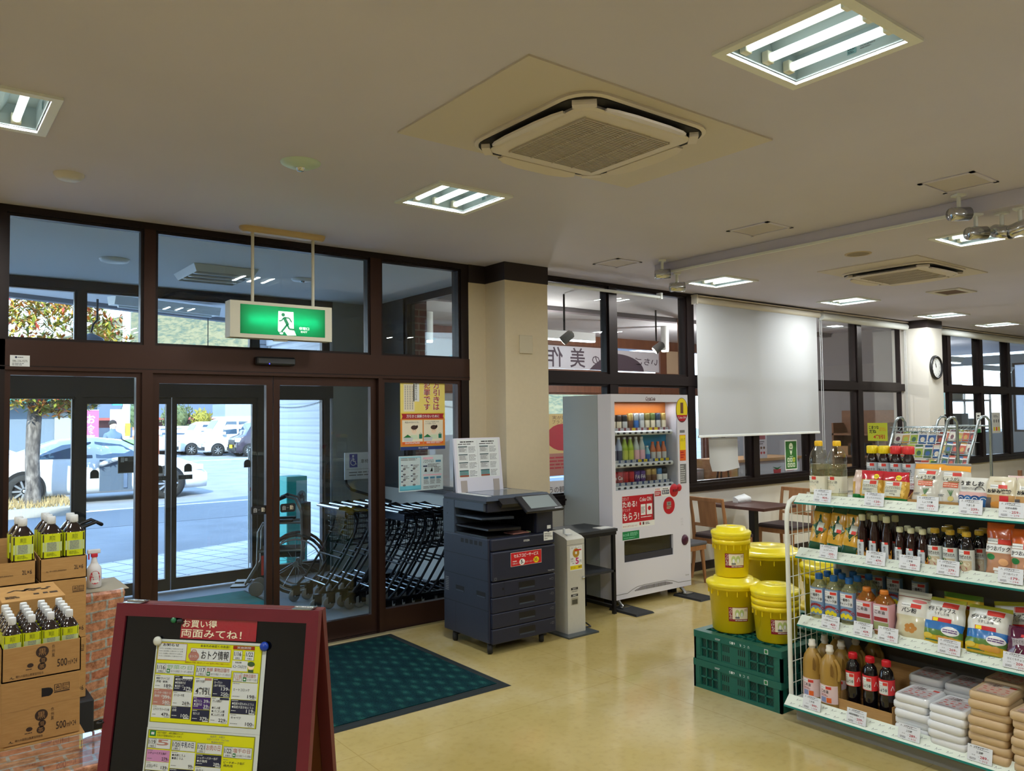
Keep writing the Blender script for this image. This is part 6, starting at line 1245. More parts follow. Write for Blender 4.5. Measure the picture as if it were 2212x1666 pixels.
# ================================================================ LEFT CORNER: CARTONS, BOTTLES, NOTICE BOARD
def m_carton(nt,co,b):
 nt.links.new(ramp(nt,noise(nt,mapping(nt,co,scale=(1,1,9)),18,3),[(.3,(176,134,82)),(.7,(188,146,92))]),b.inputs['Base Color'])
CART=tex('carton_board',m_carton,.75,.2);CART2=mat('carton_inside',(166,126,78),.85);CINK=mat('carton_ink',(58,40,30),.7)
def m_brickcloth(nt,co,b):
 br=nt.nodes.new('ShaderNodeTexBrick');br.inputs['Scale'].default_value=1;br.inputs['Brick Width'].default_value=.15;br.inputs['Row Height'].default_value=.055;br.inputs['Mortar Size'].default_value=.006;br.inputs['Mortar Smooth'].default_value=.4
 br.inputs['Color1'].default_value=rgb(200,124,100);br.inputs['Color2'].default_value=rgb(212,160,126);br.inputs['Mortar'].default_value=rgb(176,184,182)
 sp=nt.nodes.new('ShaderNodeSeparateXYZ');nt.links.new(co,sp.inputs[0]);cb=nt.nodes.new('ShaderNodeCombineXYZ');ad=nt.nodes.new('ShaderNodeMath');ad.operation='SUBTRACT'
 nt.links.new(sp.outputs['Z'],ad.inputs[0]);nt.links.new(sp.outputs['Y'],ad.inputs[1]);nt.links.new(sp.outputs['X'],cb.inputs[0]);nt.links.new(ad.outputs[0],cb.inputs[1]);nz=nt.nodes.new('ShaderNodeTexNoise');nz.inputs['Scale'].default_value=22;nt.links.new(co,nz.inputs['Vector'])
 vm=nt.nodes.new('ShaderNodeVectorMath');vm.operation='MULTIPLY_ADD';vm.inputs[1].default_value=(.012,.012,0);nt.links.new(nz.outputs['Color'],vm.inputs[0]);nt.links.new(cb.outputs[0],vm.inputs[2]);nt.links.new(vm.outputs[0],br.inputs['Vector'])
 mx=nt.nodes.new('ShaderNodeMix');mx.data_type='RGBA';mx.blend_type='MULTIPLY';mx.inputs[0].default_value=.8;nt.links.new(br.outputs['Color'],mx.inputs[6]);nt.links.new(ramp(nt,noise(nt,co,30,5,.7),[(.35,(150,120,110)),(.6,(255,255,255))]),mx.inputs[7]);nt.links.new(mx.outputs[2],b.inputs['Base Color'])
BCLOTH=tex('brick_print_vinyl',m_brickcloth,.22,.5)
def logo_ja(a,x,y,s):
 a.stroke([(x,y),(x+.5*s,y+.5*s),(x+.6*s,y),(x+1.2*s,y)],.16*s,CINK,1);a.text('晴れの国岡山農業協同組合',x+1.6*s,y,x+9*s,y+.75*s,CINK,1)
def emblem(a,x,y,s):
 a.ell(x,y,.34*s,.34*s,CINK,1,24);a.text('黒',x-.2*s,y-.2*s,x+.2*s,y+.2*s,CART2,2);a.ell(x+.05*s,y-.5*s,.2*s,.2*s,CINK,1,18);a.text('豆',x-.06*s,y-.62*s,x+.16*s,y-.4*s,CART2,2);a.ell(x-.02*s,y-.86*s,.22*s,.22*s,CINK,1,18);a.text('茶',x-.16*s,y-1*s,x+.12*s,y-.73*s,CART2,2);a.vtext('作州黒',x+.5*s,y-.45*s,x+.66*s,y+.35*s,CINK,1);a.ell(x-.62*s,y-.7*s,.17*s,.13*s,CINK,1,14);a.lines(x-.85*s,y-.98*s,x-.4*s,y-.87*s,1,CINK,1)
def marks(a,x,y,s):
 a.frame(x,y,x+s,y+s,.09*s,CINK,1);a.stroke([(x+.3*s,y+.2*s),(x+.3*s,y+.6*s),(x+.5*s,y+.8*s),(x+.7*s,y+.6*s),(x+.7*s,y+.2*s)],.09*s,CINK,1);a.ell(x+.5*s,y+.45*s,.12*s,.12*s,CINK,1,10);a.frame(x+1.15*s,y,x+2.15*s,y+s,.08*s,CINK,1);a.text('500',x+1.25*s,y+.5*s,x+2.05*s,y+.85*s,CINK,1);a.lines(x+1.25*s,y+.1*s,x+2.05*s,y+.4*s,2,CINK,1);a.rect(x,y-.3*s,x+2.15*s,y-.12*s,CINK,1)
def carton(label,x0,y0,z0,w,d,h,art,name='carton',open_=0,back=None,group=None):
 t=thing(name,label,'carton',(x0,y0,z0),group=group);b=MB()
 if open_:
  q=.004;b.box((0,0,0),(w,q,h),CART).box((0,d-q,0),(w,d,back or h),CART).box((0,0,0),(q,d,h),CART).box((w-q,0,0),(w,d,h),CART).box((0,0,0),(w,d,q),CART2)
  b.prism([(0,h),(d,h),(d,(back or h))],0,q,CART,'x').prism([(0,h),(d,h),(d,(back or h))],w-q,w,CART,'x')
 else:b.box((0,0,0),(w,d,h),CART,r=.003).box((w/2-.001,.002,h),(w/2+.001,d-.002,h+.0006),CINK)if False else b.box((0,0,0),(w,d,h),CART,r=.003)
 art(Art(b,flat((0,0,0),(1,0,0),(0,0,1))),b,w,d,h);b.build('box',t);return t
def a500lower(a,b,w,d,h):emblem(a,w*.5,h*.76,.062);a.text('500',w*.69,h*.22,w*.82,h*.46,CINK,1,.015);a.text('ml×24',w*.83,h*.24,w*.95,h*.4,CINK,1);logo_ja(a,w*.1,h*.09,.012)
def a500full(a,b,w,d,h):
 a500lower(a,b,w,d,h*.52);marks(a,w*.66,h*.74,.024);a.poly([(w*.5,h*.82),(w*.5,h*.68),(w*.57,h*.68)]+arc(w*.585,h*.745,.016,-90,90,6),BLACK,1);a.rect(0,h*.53,w*.36,h*.535,CART2,1);a.rect(w*.36,h*.55,w,h*.555,CART2,1)
def a2l(a,b,w,d,h):a.text('2L×6',w*.72,h*.42,w*.92,h*.62,CINK,1,.015);logo_ja(a,w*.12,h*.4,.010)
def a2lfull(a,b,w,d,h):marks(a,w*.7,h*.8,.024);a.text('2L×6',w*.74,h*.12,w*.95,h*.2,CINK,1,.015);logo_ja(a,w*.1,h*.12,.01);a.rect(0,h*.55,w,h*.553,CART2,1)
Y2=4.55
carton('lower brown two-litre carton under the open one at the glass, bottom of the right pile',.553,Y2,.263,.206,.35,.298,a2lfull,group='brown tea cartons');carton('brown two-litre carton directly under the open carton of big tea bottles at the glass',.551,Y2,.563,.206,.35,.298,a2lfull,group='brown tea cartons')
carton('open brown carton holding three rows of big tea bottles, marked 2L×6, against the glass',.553,Y2,.863,.206,.35,.11,a2l,open_=1,back=.13,group='brown tea cartons')
carton('open brown carton at the left edge with only two big tea bottles left',.325,Y2,.863,.21,.35,.11,a2l,open_=1,back=.19,group='brown tea cartons');carton('brown two-litre carton at the left edge, under the nearly empty one',.325,Y2,.563,.21,.35,.298,a2lfull,group='brown tea cartons');carton('lowest brown two-litre carton at the left edge, mostly hidden',.325,Y2,.263,.21,.35,.298,a2lfull,group='brown tea cartons')
def atop(a,b,w,d,h):
 q=Art(b,flat((0,0,h+.0006),(1,0,0),(0,1,0)));q.stroke([(.04,.2),(.07,.24),(.10,.2),(.12,.25),(.16,.22)],.012,CINK,1)
 for i in range(9):q.ell(.10+.012*i,.215+.02*math.sin(i*1.7),.01,.012,CINK,1,8)
 q.lines(.02,.05,.08,.11,5,CINK,1);q.rect(.125,.09,.145,.12,CINK,1);q.rect(.16,.09,.178,.12,CINK,1);q.rect(.185,.085,.215,.12,CINK,1)
carton('closed brown carton with print on its lid, behind the small tea bottles',.335,3.875,.62,.232,.36,.295,atop,group='brown tea cartons')
MB().box((.335,3.875,0),(.567,4.235,.62),CART).build('box',thing('carton','brown carton pile under the closed printed carton, hidden behind the small bottles','carton',(0,0,0),group='brown tea cartons'))
Y5=3.46
carton('open half-height brown carton holding the rows of small tea bottles, marked 500ml×24',.302,Y5,.70,.258,.385,.122,a500lower,open_=1,group='brown tea cartons');carton('closed brown carton marked 500ml×24 right under the small tea bottles',.302,Y5,.468,.256,.385,.231,a500full,group='brown tea cartons');carton('lowest brown carton of the small bottle pile, behind the brick print table',.312,Y5-.01,.235,.262,.385,.231,a500full,group='brown tea cartons')
MB().box((.30,3.45,0),(.58,4.25,.232),mat('pallet_black',(26,28,34),.6),r=.01).build('body',thing('pallet_box','black plastic crate under the small bottle cartons','crate',(0,0,0)));MB().box((.32,4.5,0),(.79,4.92,.26),mat('pallet_black'),r=.01).build('body',thing('pallet_box','black plastic crate under the two-litre cartons at the glass','crate',(0,0,0)))
# tea bottles
TEA=mat('tea_dark',(30,16,18),.12,spec=.8,coat=.6);TLAB=mat('tea_label',(206,214,24),.4);TLABW=mat('tea_label_pale',(190,204,150),.4);CAPW=mat('cap_white',(232,234,236),.45)
def tea(label,h,r,sq,group):
 t=thing('tea_bottle',label,'bottle',group=group);b=MB().lathe([(r*.8,0),(r*.97,.008),(r,h*.04),(r*.95,h*.1),(r,h*.14),(r*.95,h*.2),(r,h*.24),(r,h*.715),(r*.95,h*.75),(r*.6,h*.835),(r*.37,h*.875),(r*.35,h*.89)],TEA,n=28,sq=sq)
 a=Art(b,cylmap((0,0),r*1.004,0,sq=sq),.0006,nx=3.2/r*.05);W=2*math.pi*r*1.004
 a.rect(0,h*.355,W*.998,h*.735,TLAB,1,40);a.rect(-r*.8,h*.45,r*.8,h*.60,TLABW,2);a.lines(-r*.45,h*.46,r*.35,h*.60,6,GREY,3,.5,False);a.lines(-r*.5,h*.38,r*.4,h*.43,3,mat('label_ink',(120,130,20),.5),2);a.text('黒豆',-r*.3,h*.63,r*.25,h*.70,mat('label_ink'),2)
 b.build('body',t);m=MB().lathe([(r*.38,h*.88),(r*.42,h*.885),(r*.42,h*.985),(r*.38,h)],CAPW,n=24)
 for k in range(0,24,2):m.box((r*.41,-.0006,h*.89),(r*.428,.0006,h*.98),CAPW,T=Matrix.Rotation(2*math.pi*k/24,4,'Z'))
 m.build('cap',t);return t
b2=tea('large black tea bottle in front on the right of the open two-litre carton',.31,.047,.45,'large tea bottles');b2 .location=(.706,Y2+.055,.868)
k=0
for(x,y),lb in{(.606,0):'large black tea bottle in front on the left of the open two-litre carton',(.606,1):'large black tea bottle, middle row left of the open two-litre carton',(.606,2):'large black tea bottle, back row left of the open two-litre carton',(.706,1):'large black tea bottle, second row right of the open two-litre carton',(.482,0):'front one of the two large tea bottles in the carton at the left edge',(.476,1):'rear one of the two large tea bottles in the carton at the left edge'}.items():dup(b2,(x,Y2+.055+.105*y,.868),label=lb)
b5=tea('small black tea bottle, front row, leftmost, in the open brown carton',.222,.0305,.35,'small tea bottles');b5 .location=(.337,Y5+.04,.705)
COLS=('leftmost','second from left','third from left','rightmost');ROWS=('front row','second row','third row','fourth row','fifth row')
for i in range(4):
 for j in range(5):
  if i or j:dup(b5,(.337+.0625*i,Y5+.04+.064*j,.705),label='small black tea bottle, %s, %s, in the open brown carton'%(ROWS[j],COLS[i]))
  # brick print stand with the sanitiser, brick print table in front
t=thing('display_stand','column wrapped in brick print vinyl beside the cartons, carrying the sanitiser','stand',(0,0,0));MB().loft([[(.775,4.78,.05),(.90,4.80,.05),(.90,5.1,.05),(.775,5.1,.05)],[(.77,4.77,.4),(.94,4.79,.4),(.94,5.14,.4),(.77,5.14,.4)],[(.765,4.755,.72),(.985,4.77,.72),(.985,5.16,.72),(.765,5.16,.72)],[(.77,4.76,.735),(.98,4.775,.735),(.98,5.155,.735),(.77,5.155,.735)]],BCLOTH,False).build('cover',t);MB().box((.775,4.8,0),(.89,5.09,.05),BLK).build('base',t)
tag(MB().loft([[(.79,4.765,.738),(1.01,4.80,.730),(1.0,5.13,.74),(.79,5.13,.738)],[(.79,4.765,.741),(1.01,4.80,.733),(1.0,5.13,.743),(.79,5.13,.741)]],mat('paper_tan',(176,166,146),.8),False).build('paper'),'tan paper sheet under the sanitiser bottle','paper')
t=thing('spray_bottle','white alcohol sanitiser spray with a red trigger on the brick print column','spray bottle',(.85,4.88,.744));m=MB().lathe([(.03,0),(.037,.006),(.037,.095),(.034,.11),(.02,.13),(.016,.14)],mat('spray_white',(222,222,226),.4),n=24,sy=.8);a=Art(m,cylmap((0,0),.0375,0,sy=.8),nx=8);LR=mat('label_crimson',(200,40,60),.5);a.poly([(.028*math.cos(q)*1.0,.058+.036*math.sin(q))for q in[2*math.pi*i/20 for i in range(20)]],LR,1);a.text('アルコール70',-.024,.062,.024,.075,WHITE,2,.02);a.rect(-.02,.03,.02,.045,WHITE,2);a.lines(-.02,.05,.02,.058,1,WHITE,2);m.build('body',t)
MB().cyl((0,0,.135),(0,0,.165),.017,mat('spray_white'),r2=.012,n=14).box((-.035,-.012,.185),(.03,.012,.208),mat('spray_white'),r=.005).build('head',t);MB().box((-.016,-.013,.165),(.016,.013,.187),LR,r=.004).box((-.03,-.006,.155),(-.024,.006,.19),LR).build('trigger',t)
t=thing('hand_cart','folded hand cart with a black loop handle behind the tea bottles','hand cart',(.72,5.25,0));MB().tube([(0,0,.1),(0,0,.95),(.03,0,1.0),(.2,0,1.06),(.235,.02,1.04),(.235,.12,1.04),(.2,.14,1.06),(.03,.14,1.0),(0,.14,.95),(0,.14,.1)],.011,BLK,8).build('handle',t);MB().box((-.05,-.02,.06),(.06,.16,.1),BLK).build('base',t)
for y in(-.01,.15):MB().cyl((0,y-.015,.05),(0,y+.015,.05),.05,RUBBER,n=16).build('wheel',t)
t=thing('display_table','low table covered in brick print vinyl in the bottom left corner','table',(0,0,0));MB().box((-.5,2.88,.10),(.60,3.2,.548),BCLOTH,r=.006).build('cover',t)
for x in(-.45,.52):MB().box((x,2.92,0),(x+.04,2.96,.1),BLK).box((x,3.1,0),(x+.04,3.14,.1),BLK).build('leg',t)
tag(MB().loft([[(-.5,2.89,.549),(.58,2.89,.549),(.58,3.19,.549),(-.5,3.19,.549)],[(-.5,2.89,.5505),(.58,2.89,.5505),(.58,3.19,.5505),(-.5,3.19,.5505)]],clear('table_film',(250,252,252),.1),False).build('clear_sheet'),'clear plastic sheet laid over the brick print table','plastic sheet')
# ---- folding notice board
MAR=mat('maroon_frame',(104,26,40),.4,noise=.15,nscale=12);MARD=mat('maroon_back',(92,30,30),.5)
TLp=V((.527,2.662,1.1));e=V((.65775,-.75323,0));n_=V((-.75323,-.65775,0));dv=(n_*.17+V((0,0,-1))).normalized();db=(-n_*.15+V((0,0,-1))).normalized();Wd=.658;Lg=1.115
fr=flat(TLp,e,-dv)
t=thing('notice_board','folding maroon framed blackboard stand in the foreground with price flyers','notice board',(0,0,0))
def slab(mb,mp,u0,v0,u1,v1,h0,h1,m):mb.loft([[tuple(mp(u,v,h0))for u,v in((u0,v0),(u1,v0),(u1,v1),(u0,v1))],[tuple(mp(u,v,h1))for u,v in((u0,v0),(u1,v0),(u1,v1),(u0,v1))]],m,False)
f=MB();slab(f,fr,0,-Lg,.034,0,-.022,0,MAR);slab(f,fr,Wd-.036,-Lg,Wd,0,-.022,0,MAR);slab(f,fr,.034,-.036,Wd-.036,0,-.022,0,MAR);slab(f,fr,.034,-Lg+.1,Wd-.036,-Lg+.16,-.022,0,MAR);f.build('front_frame',t)
BB=mat('blackboard',(4,5,9),.12,spec=.5,bump=.03,nscale=25)
p=MB();slab(p,fr,.034,-Lg+.16,Wd-.036,-.036,-.014,-.006,BB);p.build('blackboard_panel',t)
TB=TLp-n_*.045
fb=flat(TB,e,-db);g=MB();slab(g,fb,0,-Lg,.034,0,0,.022,MARD);slab(g,fb,Wd-.036,-Lg,Wd,0,0,.022,MARD);slab(g,fb,.034,-.04,Wd-.036,0,0,.022,MARD);slab(g,fb,.034,-Lg+.1,Wd-.036,-Lg+.16,0,.022,MARD);g.build('back_frame',t)
p=MB();slab(p,fb,.034,-Lg+.16,Wd-.036,-.04,.006,.014,mat('board_back_brown',(120,66,30),.6));p.build('back_panel',t)
top=flat(TLp+V((0,0,.0005)),e,-n_);
for u in(.02,Wd-.085):
 h=MB();slab(h,top,u,.0,u+.06,.045,0,.002,STEEL);h.cyl(tuple(top(u,.022,.003)),tuple(top(u+.06,.022,.003)),.003,STEEL,n=8);h.build('hinge',t)
ch=MB()
for k in range(7):
 c=TLp+dv*.34-n_*.02*k+V((0,0,-.01*math.sin(k*.5)))+e*-.006;T=Matrix.Translation(c)@Matrix.Rotation(k*1.57,4,n_);ch.tube([(.0,0,0)]and[tuple(c+n_*.013*math.cos(q)+(V((0,0,1))if k%2 else e)*.008*math.sin(q))for q in[2*math.pi*i/12 for i in range(12)]],.0028,BLK,6,True)
ch.build('chain',t)
# red strip and the two flyers
RS=mat('red_laminate',(160,26,44),.14,spec=.8,coat=.6,bump=.25,nscale=70)
B0=-.006
m=MB();fl=flat(TLp+(e.cross(-dv))*B0,e,-dv);slab(m,fl,.221,-.094,.466,-.036,.0005,.0015,RS);a=Art(m,lambda u,v,h:fl(u,v,h+.0016));a.text('お買い得',.226,-.062,.338,-.040,CREAM,1,.01);a.text('両面みてね！',.224,-.090,.42,-.067,CREAM,1,.01)
tag(m.build('red_strip'),'glossy red strip with cream lettering at the top of the folding blackboard','sign')
m=MB();slab(m,fl,.147,-.345,.503,-.098,.002,.003,mat('flyer_paper',(206,214,214),.25));slab(m,fl,.146,-.60,.503,-.3455,.002,.003,mat('flyer_paper'))
FY=mat('flyer_yellow',(214,216,16),.35);FD=mat('flyer_navy',(34,38,66),.4);FW=mat('flyer_white',(214,220,222),.35);FR=mat('flyer_red',(186,36,44),.4);FP=mat('flyer_purple',(66,34,112),.4);FG=mat('flyer_olive',(120,124,40),.5);FK=mat('flyer_ink',(32,32,40),.5);FPK=mat('flyer_pink',(200,140,190),.4)
U0,V0=.151,-.105
KX=1.205;a=Art(m,lambda u,v,h:fl(U0+u*KX,V0-v*1.085,.003+h),.0004)
def R(x0,y0,x1,y1,c,l=1):a.rect(x0,y1,x1,y0,c,l)if False else a.poly([(x0,y1),(x1,y1),(x1,y0),(x0,y0)][::-1],c,l)
def Tx(s,x0,y0,x1,y1,c=FK,l=4,b=0.0):a.text(s,x0,y1,x1,y0,c,l,b)
def Ln(x0,y0,x1,y1,n,c,l=4):a.lines(x0,y1,x1,y0,-n if False else n,c,l)
R(0,0,.282,.2075,FG,1);R(.002,.0015,.28,.206,FY,2)
# header
R(.003,.003,.082,.048,FR,3);R(.0045,.0045,.0805,.0465,FW,4);Tx('お知らせ',.016,.004,.06,.012,FK,5,.02)
for i in range(4):Tx('ただいま店頭にて受付中です お早めにどうぞ'[:14+2*(i%3)],.007,.016+.0065*i,.072,.0195+.0065*i,GREY,5)
Tx('あなたのお近くのお店！',.118,.003,.196,.0095,FK,4,.01);R(.092,.013,.2,.046,FR,3);R(.093,.014,.199,.045,FW,4);Tx('おトク情報',.122,.018,.196,.041,FK,5,.012)
a.ell(.102,.034,.0145,.0125,FR,5);a.stroke([(.094,.025),(.098,.018),(.106,.018),(.110,.025)],.002,FR,5);Tx('おトク♪',.092,.031,.112,.038,FW,6)
R(.205,.002,.262,.0115,mat('flyer_rust',(150,50,24),.4),3);Tx('実施期間',.216,.0035,.252,.0095,FW,4)
for x,s,d_ in((.207,'1/16','金曜日'),(.238,'1/22','木曜日')):R(x,.014,x+.024,.038,FG,3);R(x+.0008,.0148,x+.0232,.0372,FW,4);Tx(s,x+.003,.017,x+.021,.028,FK,5,.01);Tx(d_,x+.006,.031,x+.018,.0355,FK,5)
Tx('～',.2325,.024,.237,.026,FK,4);R(.206,.04,.247,.066,FW,4);Tx('実施店舗',.214,.042,.23,.0465,FK,5);Tx('Aコープみまさか',.2085,.05,.2445,.059,FK,5)
a.ell(.256,.052,.0085,.01,mat('drawn_skin',(246,220,190),.6),4);a.ell(.256,.047,.0095,.0065,mat('drawn_green',(60,90,50),.6),5);R(.249,.061,.263,.068,mat('drawn_green'),4);Tx('掲載商品は数量に限りがございます 品切れの際はご容赦ください',.08,.0485,.2,.0525,mat('flyer_rust'),4)
def daybox(x0,y0,x1,y1,d_,wk,ttl,tc,sub=True,dc=FK):
 R(x0,y0,x1,y1,FG,3);R(x0+.001,y0+.001,x1-.001,y1-.001,FW,4);dw=min(.027,(x1-x0)*.36);R(x0+.002,y0+.002,x0+dw,y1-.002,GREY,5);R(x0+.0028,y0+.0028,x0+dw-.0008,y1-.0028,FW,6);Tx(d_,x0+.004,y0+.005,x0+dw-.002,y0+.005+(y1-y0)*.42,dc,7,.01);Tx(wk,x0+.007,y1-.009,x0+dw-.005,y1-.004,dc,7)
 x=x0+dw+.003;Tx(ttl,x,y0+.003,x1-.006,y0+.003+(y1-y0)*(.4 if sub else.55),tc,5,.01)
 if sub:R(x,y1-.013,x+.009,y1-.003,GREEN,5);R(x+.002,y1-.01,x+.007,y1-.006,FW,6);Tx('友だち限定 クーポン配信日',x+.011,y1-.0105,x1-.003,y1-.0045,GREY,5)
daybox(.003,.056,.107,.083,'1/16','金曜日','野菜の日',mat('flyer_palegreen',(150,190,150),.5));daybox(.111,.058,.207,.085,'1/17','土曜日','新鮮 果物店頭市',FR);daybox(.211,.069,.277,.094,'1/18','日曜日','果物店頭市',FR,True,FR)
def cell(x0,y0,x1,y1,bg,ttl,price,tc=FK,sub=None,extra=None):
 R(x0,y0,x1,y1,bg,3);w=x1-x0;h=y1-y0;n_t=ttl if isinstance(ttl,(list,tuple))else[ttl]
 Ln(x0+.002,y0+.001,x0+w*.3,y0+.004,1,GREY if tc is FK else FW,4)
 for i,s in enumerate(n_t):y=y0+.006+i*.0085;Tx(s,x0+.004,y,x0+w*min(.92,.11+.085*len(s)),y+.0068,tc,4,.008)
 pr=price if isinstance(price,(list,tuple))else[price]
 for i,s in enumerate(pr):
  y=y1-.0125-.0125*(len(pr)-1-i);Tx(s,x1-.006*len(s)-.006,y,x1-.006,y+.0085,tc,4,.012);Tx('円',x1-.0055,y+.004,x1-.0015,y+.0085,tc,4);(R(x1-.017,y1-.0035,x1-.002,y1-.001,FW,4)if tc is not FK else Ln(x1-.016,y1-.0035,x1-.002,y1-.001,1,GREY,4))
 Ln(x0+.003,y1-.009,x0+w*.34,y1-.006,1,GREY if tc is FK else FW,4)
W_=FW
cell(.003,.086,.054,.122,FW,['無頭バナメイエビ','(養殖・解凍)'],'189');cell(.003,.1225,.054,.164,FR,['ビーチポーク肩ロース','焼肉用・切り落とし'],['399','580'],FW);cell(.003,.1645,.054,.195,FW,'エクストラバージン油','479')
cell(.0555,.086,.107,.126,FD,['●即席チキンラーメン','●即席焼そば','●出前一丁'],'379',FW);R(.078,.0875,.105,.0935,FW,4);cell(.0555,.1265,.107,.1635,FW,'オハヨー牛乳','269');cell(.0555,.164,.107,.195,FD,'白菜','100',FW)
cell(.111,.088,.158,.137,FW,['和牛モモ各種',''],'');Tx('4割引',.116,.112,.152,.13,FK,5,.02);R(.138,.0885,.156,.094,FR,5);cell(.111,.1375,.158,.168,FP,['●玉うどん','●玉焼そば'],['39','39'],FW);cell(.111,.169,.158,.199,FD,'塩さんま','379',FW)
cell(.1595,.088,.207,.134,FD,['ヨーグルト','(各種類ほか)'],['139','250'],FW);cell(.1595,.135,.207,.2,FW,['だしの素各種','','●だしの素','●いりこだしの素','●こんぶだしの素'],'229');R(.182,.1355,.206,.141,FD,4)
cell(.211,.095,.277,.137,FW,['','ミートコロッケ'],'198');cell(.211,.138,.277,.173,FD,['●国産大豆もめんとうふ','●国産大豆きぬとうふ'],'119',FW);cell(.211,.1735,.277,.205,FW,'キャベツ','100')
# second sheet below
a=Art(m,lambda u,v,h:fl(U0+u,V0-.246-v,.003+h),.0004)
R(0,0,.34,.24,FG,1);R(.003,.002,.337,.24,FY,2);R(.006,.002,.026,.017,GREEN,3);R(.011,.006,.021,.013,FW,4);Tx('の友だち登録で、お得な情報をキャッチ！',.03,.003,.115,.0095,FK,4);Tx('お友だち登録は右のコードから',.03,.011,.11,.017,FK,4);Tx('毎週月・木曜日',.2,.004,.245,.0095,GREY,4);Tx('公式インスタ・YouTube',.19,.0115,.26,.017,GREY,4);Tx('動画配信中！',.205,.019,.245,.024,GREY,4)
daybox(.003,.022,.077,.05,'1/19','月曜日','5',FR,False);daybox(.081,.024,.157,.052,'1/20','火曜日','牛乳の日',NAVY,False);daybox(.161,.026,.241,.054,'1/21','水曜日','お肉の日',FR,False);daybox(.245,.03,.334,.06,'1/22','木曜日','塩干の日',FR)
cell(.003,.053,.077,.085,FPK,['シチューミクス各種'],'279');cell(.003,.086,.077,.108,FW,'ぶなしめじ','139');cell(.003,.109,.077,.14,FD,'ポテトサラダ','198',FW)
cell(.081,.054,.157,.099,FW,['●木綿とうふ','●絹とうふ'],'99');cell(.081,.1,.157,.14,FD,'牛乳','198',FW);cell(.161,.056,.241,.088,FD,['シュガーバター各種','●お徳用'],'289',FW);cell(.161,.089,.241,.14,FW,'みかん','399');cell(.245,.063,.334,.12,FY,['ビーチポーク各種','焼肉用'],['399','680'])
tag(m.build('price_flyer'),'white and yellow weekly price flyer pinned to the folding blackboard','flyer')
for u,v,c,lb in((.199,-.043,('magnet_green',(30,110,70)),'small green magnet by the red strip on the blackboard'),(.153,-.104,('magnet_white',(214,216,206)),'white round magnet at the left corner of the price flyer'),(.498,-.105,('magnet_blue',(20,62,170)),'blue round magnet at the right corner of the price flyer')):
 r=.0135 if 'green' not in c[0]else.0085;T=Matrix.Translation(fl(u,v,.0045))@Matrix([[*e,0],[*(-dv),0],[*(e.cross(-dv)),0],[0,0,0,1]]).transposed();tag(MB().lathe([(r*.7,0),(r,.003),(r*.95,.007),(r*.6,.010),(0,.011)],mat(*c,.3),n=24,T=T).build('magnet'),lb,'magnet')
tag(MB().cyl(tuple(fl(.212,-.046,.006)),tuple(fl(.228,-.046,.006)),.007,BLK,n=10).build('magnet_clip'),'black clip beside the green magnet on the blackboard','clip')
# ================================================================ SHELF UNIT ON THE RIGHT (goods face -X; local -Y of each item is turned there by rz)
RZ=-math.pi/2
GRACK=mat('rack_white',(226,228,220),.4);GBACK=mat('rack_back_grey',(104,100,94),.6);GSH=mat('rack_shelf',(214,216,212),.45);TEALE=mat('teal_edge',(16,128,122),.35)
RY0,RY1=-.1,2.535
SHZ=[(.10,3.775),(.502,3.915),(.873,3.915),(1.17,3.915)]
t=thing('display_rack','white gondola shelf rack with patterned price rails, right foreground','shelf rack',(0,0,0))
MB().box((4.34,RY0,.05),(4.37,RY1,1.14),GBACK).build('back_panel',t);MB().box((3.86,RY0,0),(4.4,RY1-.02,.085),mat('kick_grey',(150,148,142),.5)).build('plinth',t)
random.seed(21)
for z,xf in SHZ:
 MB().box((xf+.05,RY0,z-.012),(4.345,RY1,z+.012),GSH).build('shelf',t)
 b=MB();P0,P1=(xf,z-.004),(xf+.05,z+.042);b.loft([[(xf,RY0,z-.006),(xf+.05,RY0,z+.040),(xf+.054,RY0,z+.036),(xf+.01,RY0,z-.012)],[(xf,RY1,z-.006),(xf+.05,RY1,z+.040),(xf+.054,RY1,z+.036),(xf+.01,RY1,z-.012)]],mat('rail_paper',(222,230,218),.5),False)
 b.box((xf-.002,RY0,z-.014),(xf+.05,RY1,z-.005),TEALE)
 A=Art(b,lambda u,v,h,xf=xf,z=z:V((xf+.05*v/.068-h*.68,RY1-u,z-.006+.046*v/.068+h*.73)))
 for k in range(60):
  u=.03+.05*k*1.0
  if u>RY1-1.0:break
  for q in range(2):
   x=u+.025*q;y=.012+.03*q;A.stroke([(x,y),(x+.006,y+.012),(x+.008,y)],.0016,GREY,1);A.rect(x+.012,y+.002,x+.026,y+.0045,LGREY,1)if False else A.stroke([(x+.012,y+.004),(x+.027,y+.010)],.0018,GREY,1)
 b.build('price_rail',t)
w=MB().tube([(3.87,RY1+.015,.08),(3.868,RY1+.015,.16),(3.866,RY1+.015,1.06),(3.872,RY1+.015,1.12),(3.895,RY1+.015,1.165),(3.94,RY1+.015,1.185),(4.3,RY1+.015,1.185),(4.34,RY1+.015,1.15),(4.345,RY1+.015,1.05),(4.345,RY1+.015,.08)],.0125,GRACK,10)
for k in range(8):x=3.915+.054*k;w.cyl((x,RY1+.015,.1),(x,RY1+.015,1.18),.0025,GRACK,n=5)
for k in range(9):z=.18+.115*k;w.cyl((3.868,RY1+.018,z),(4.345,RY1+.018,z),.0025,GRACK,n=5)
w.build('wire_end_panel',t)
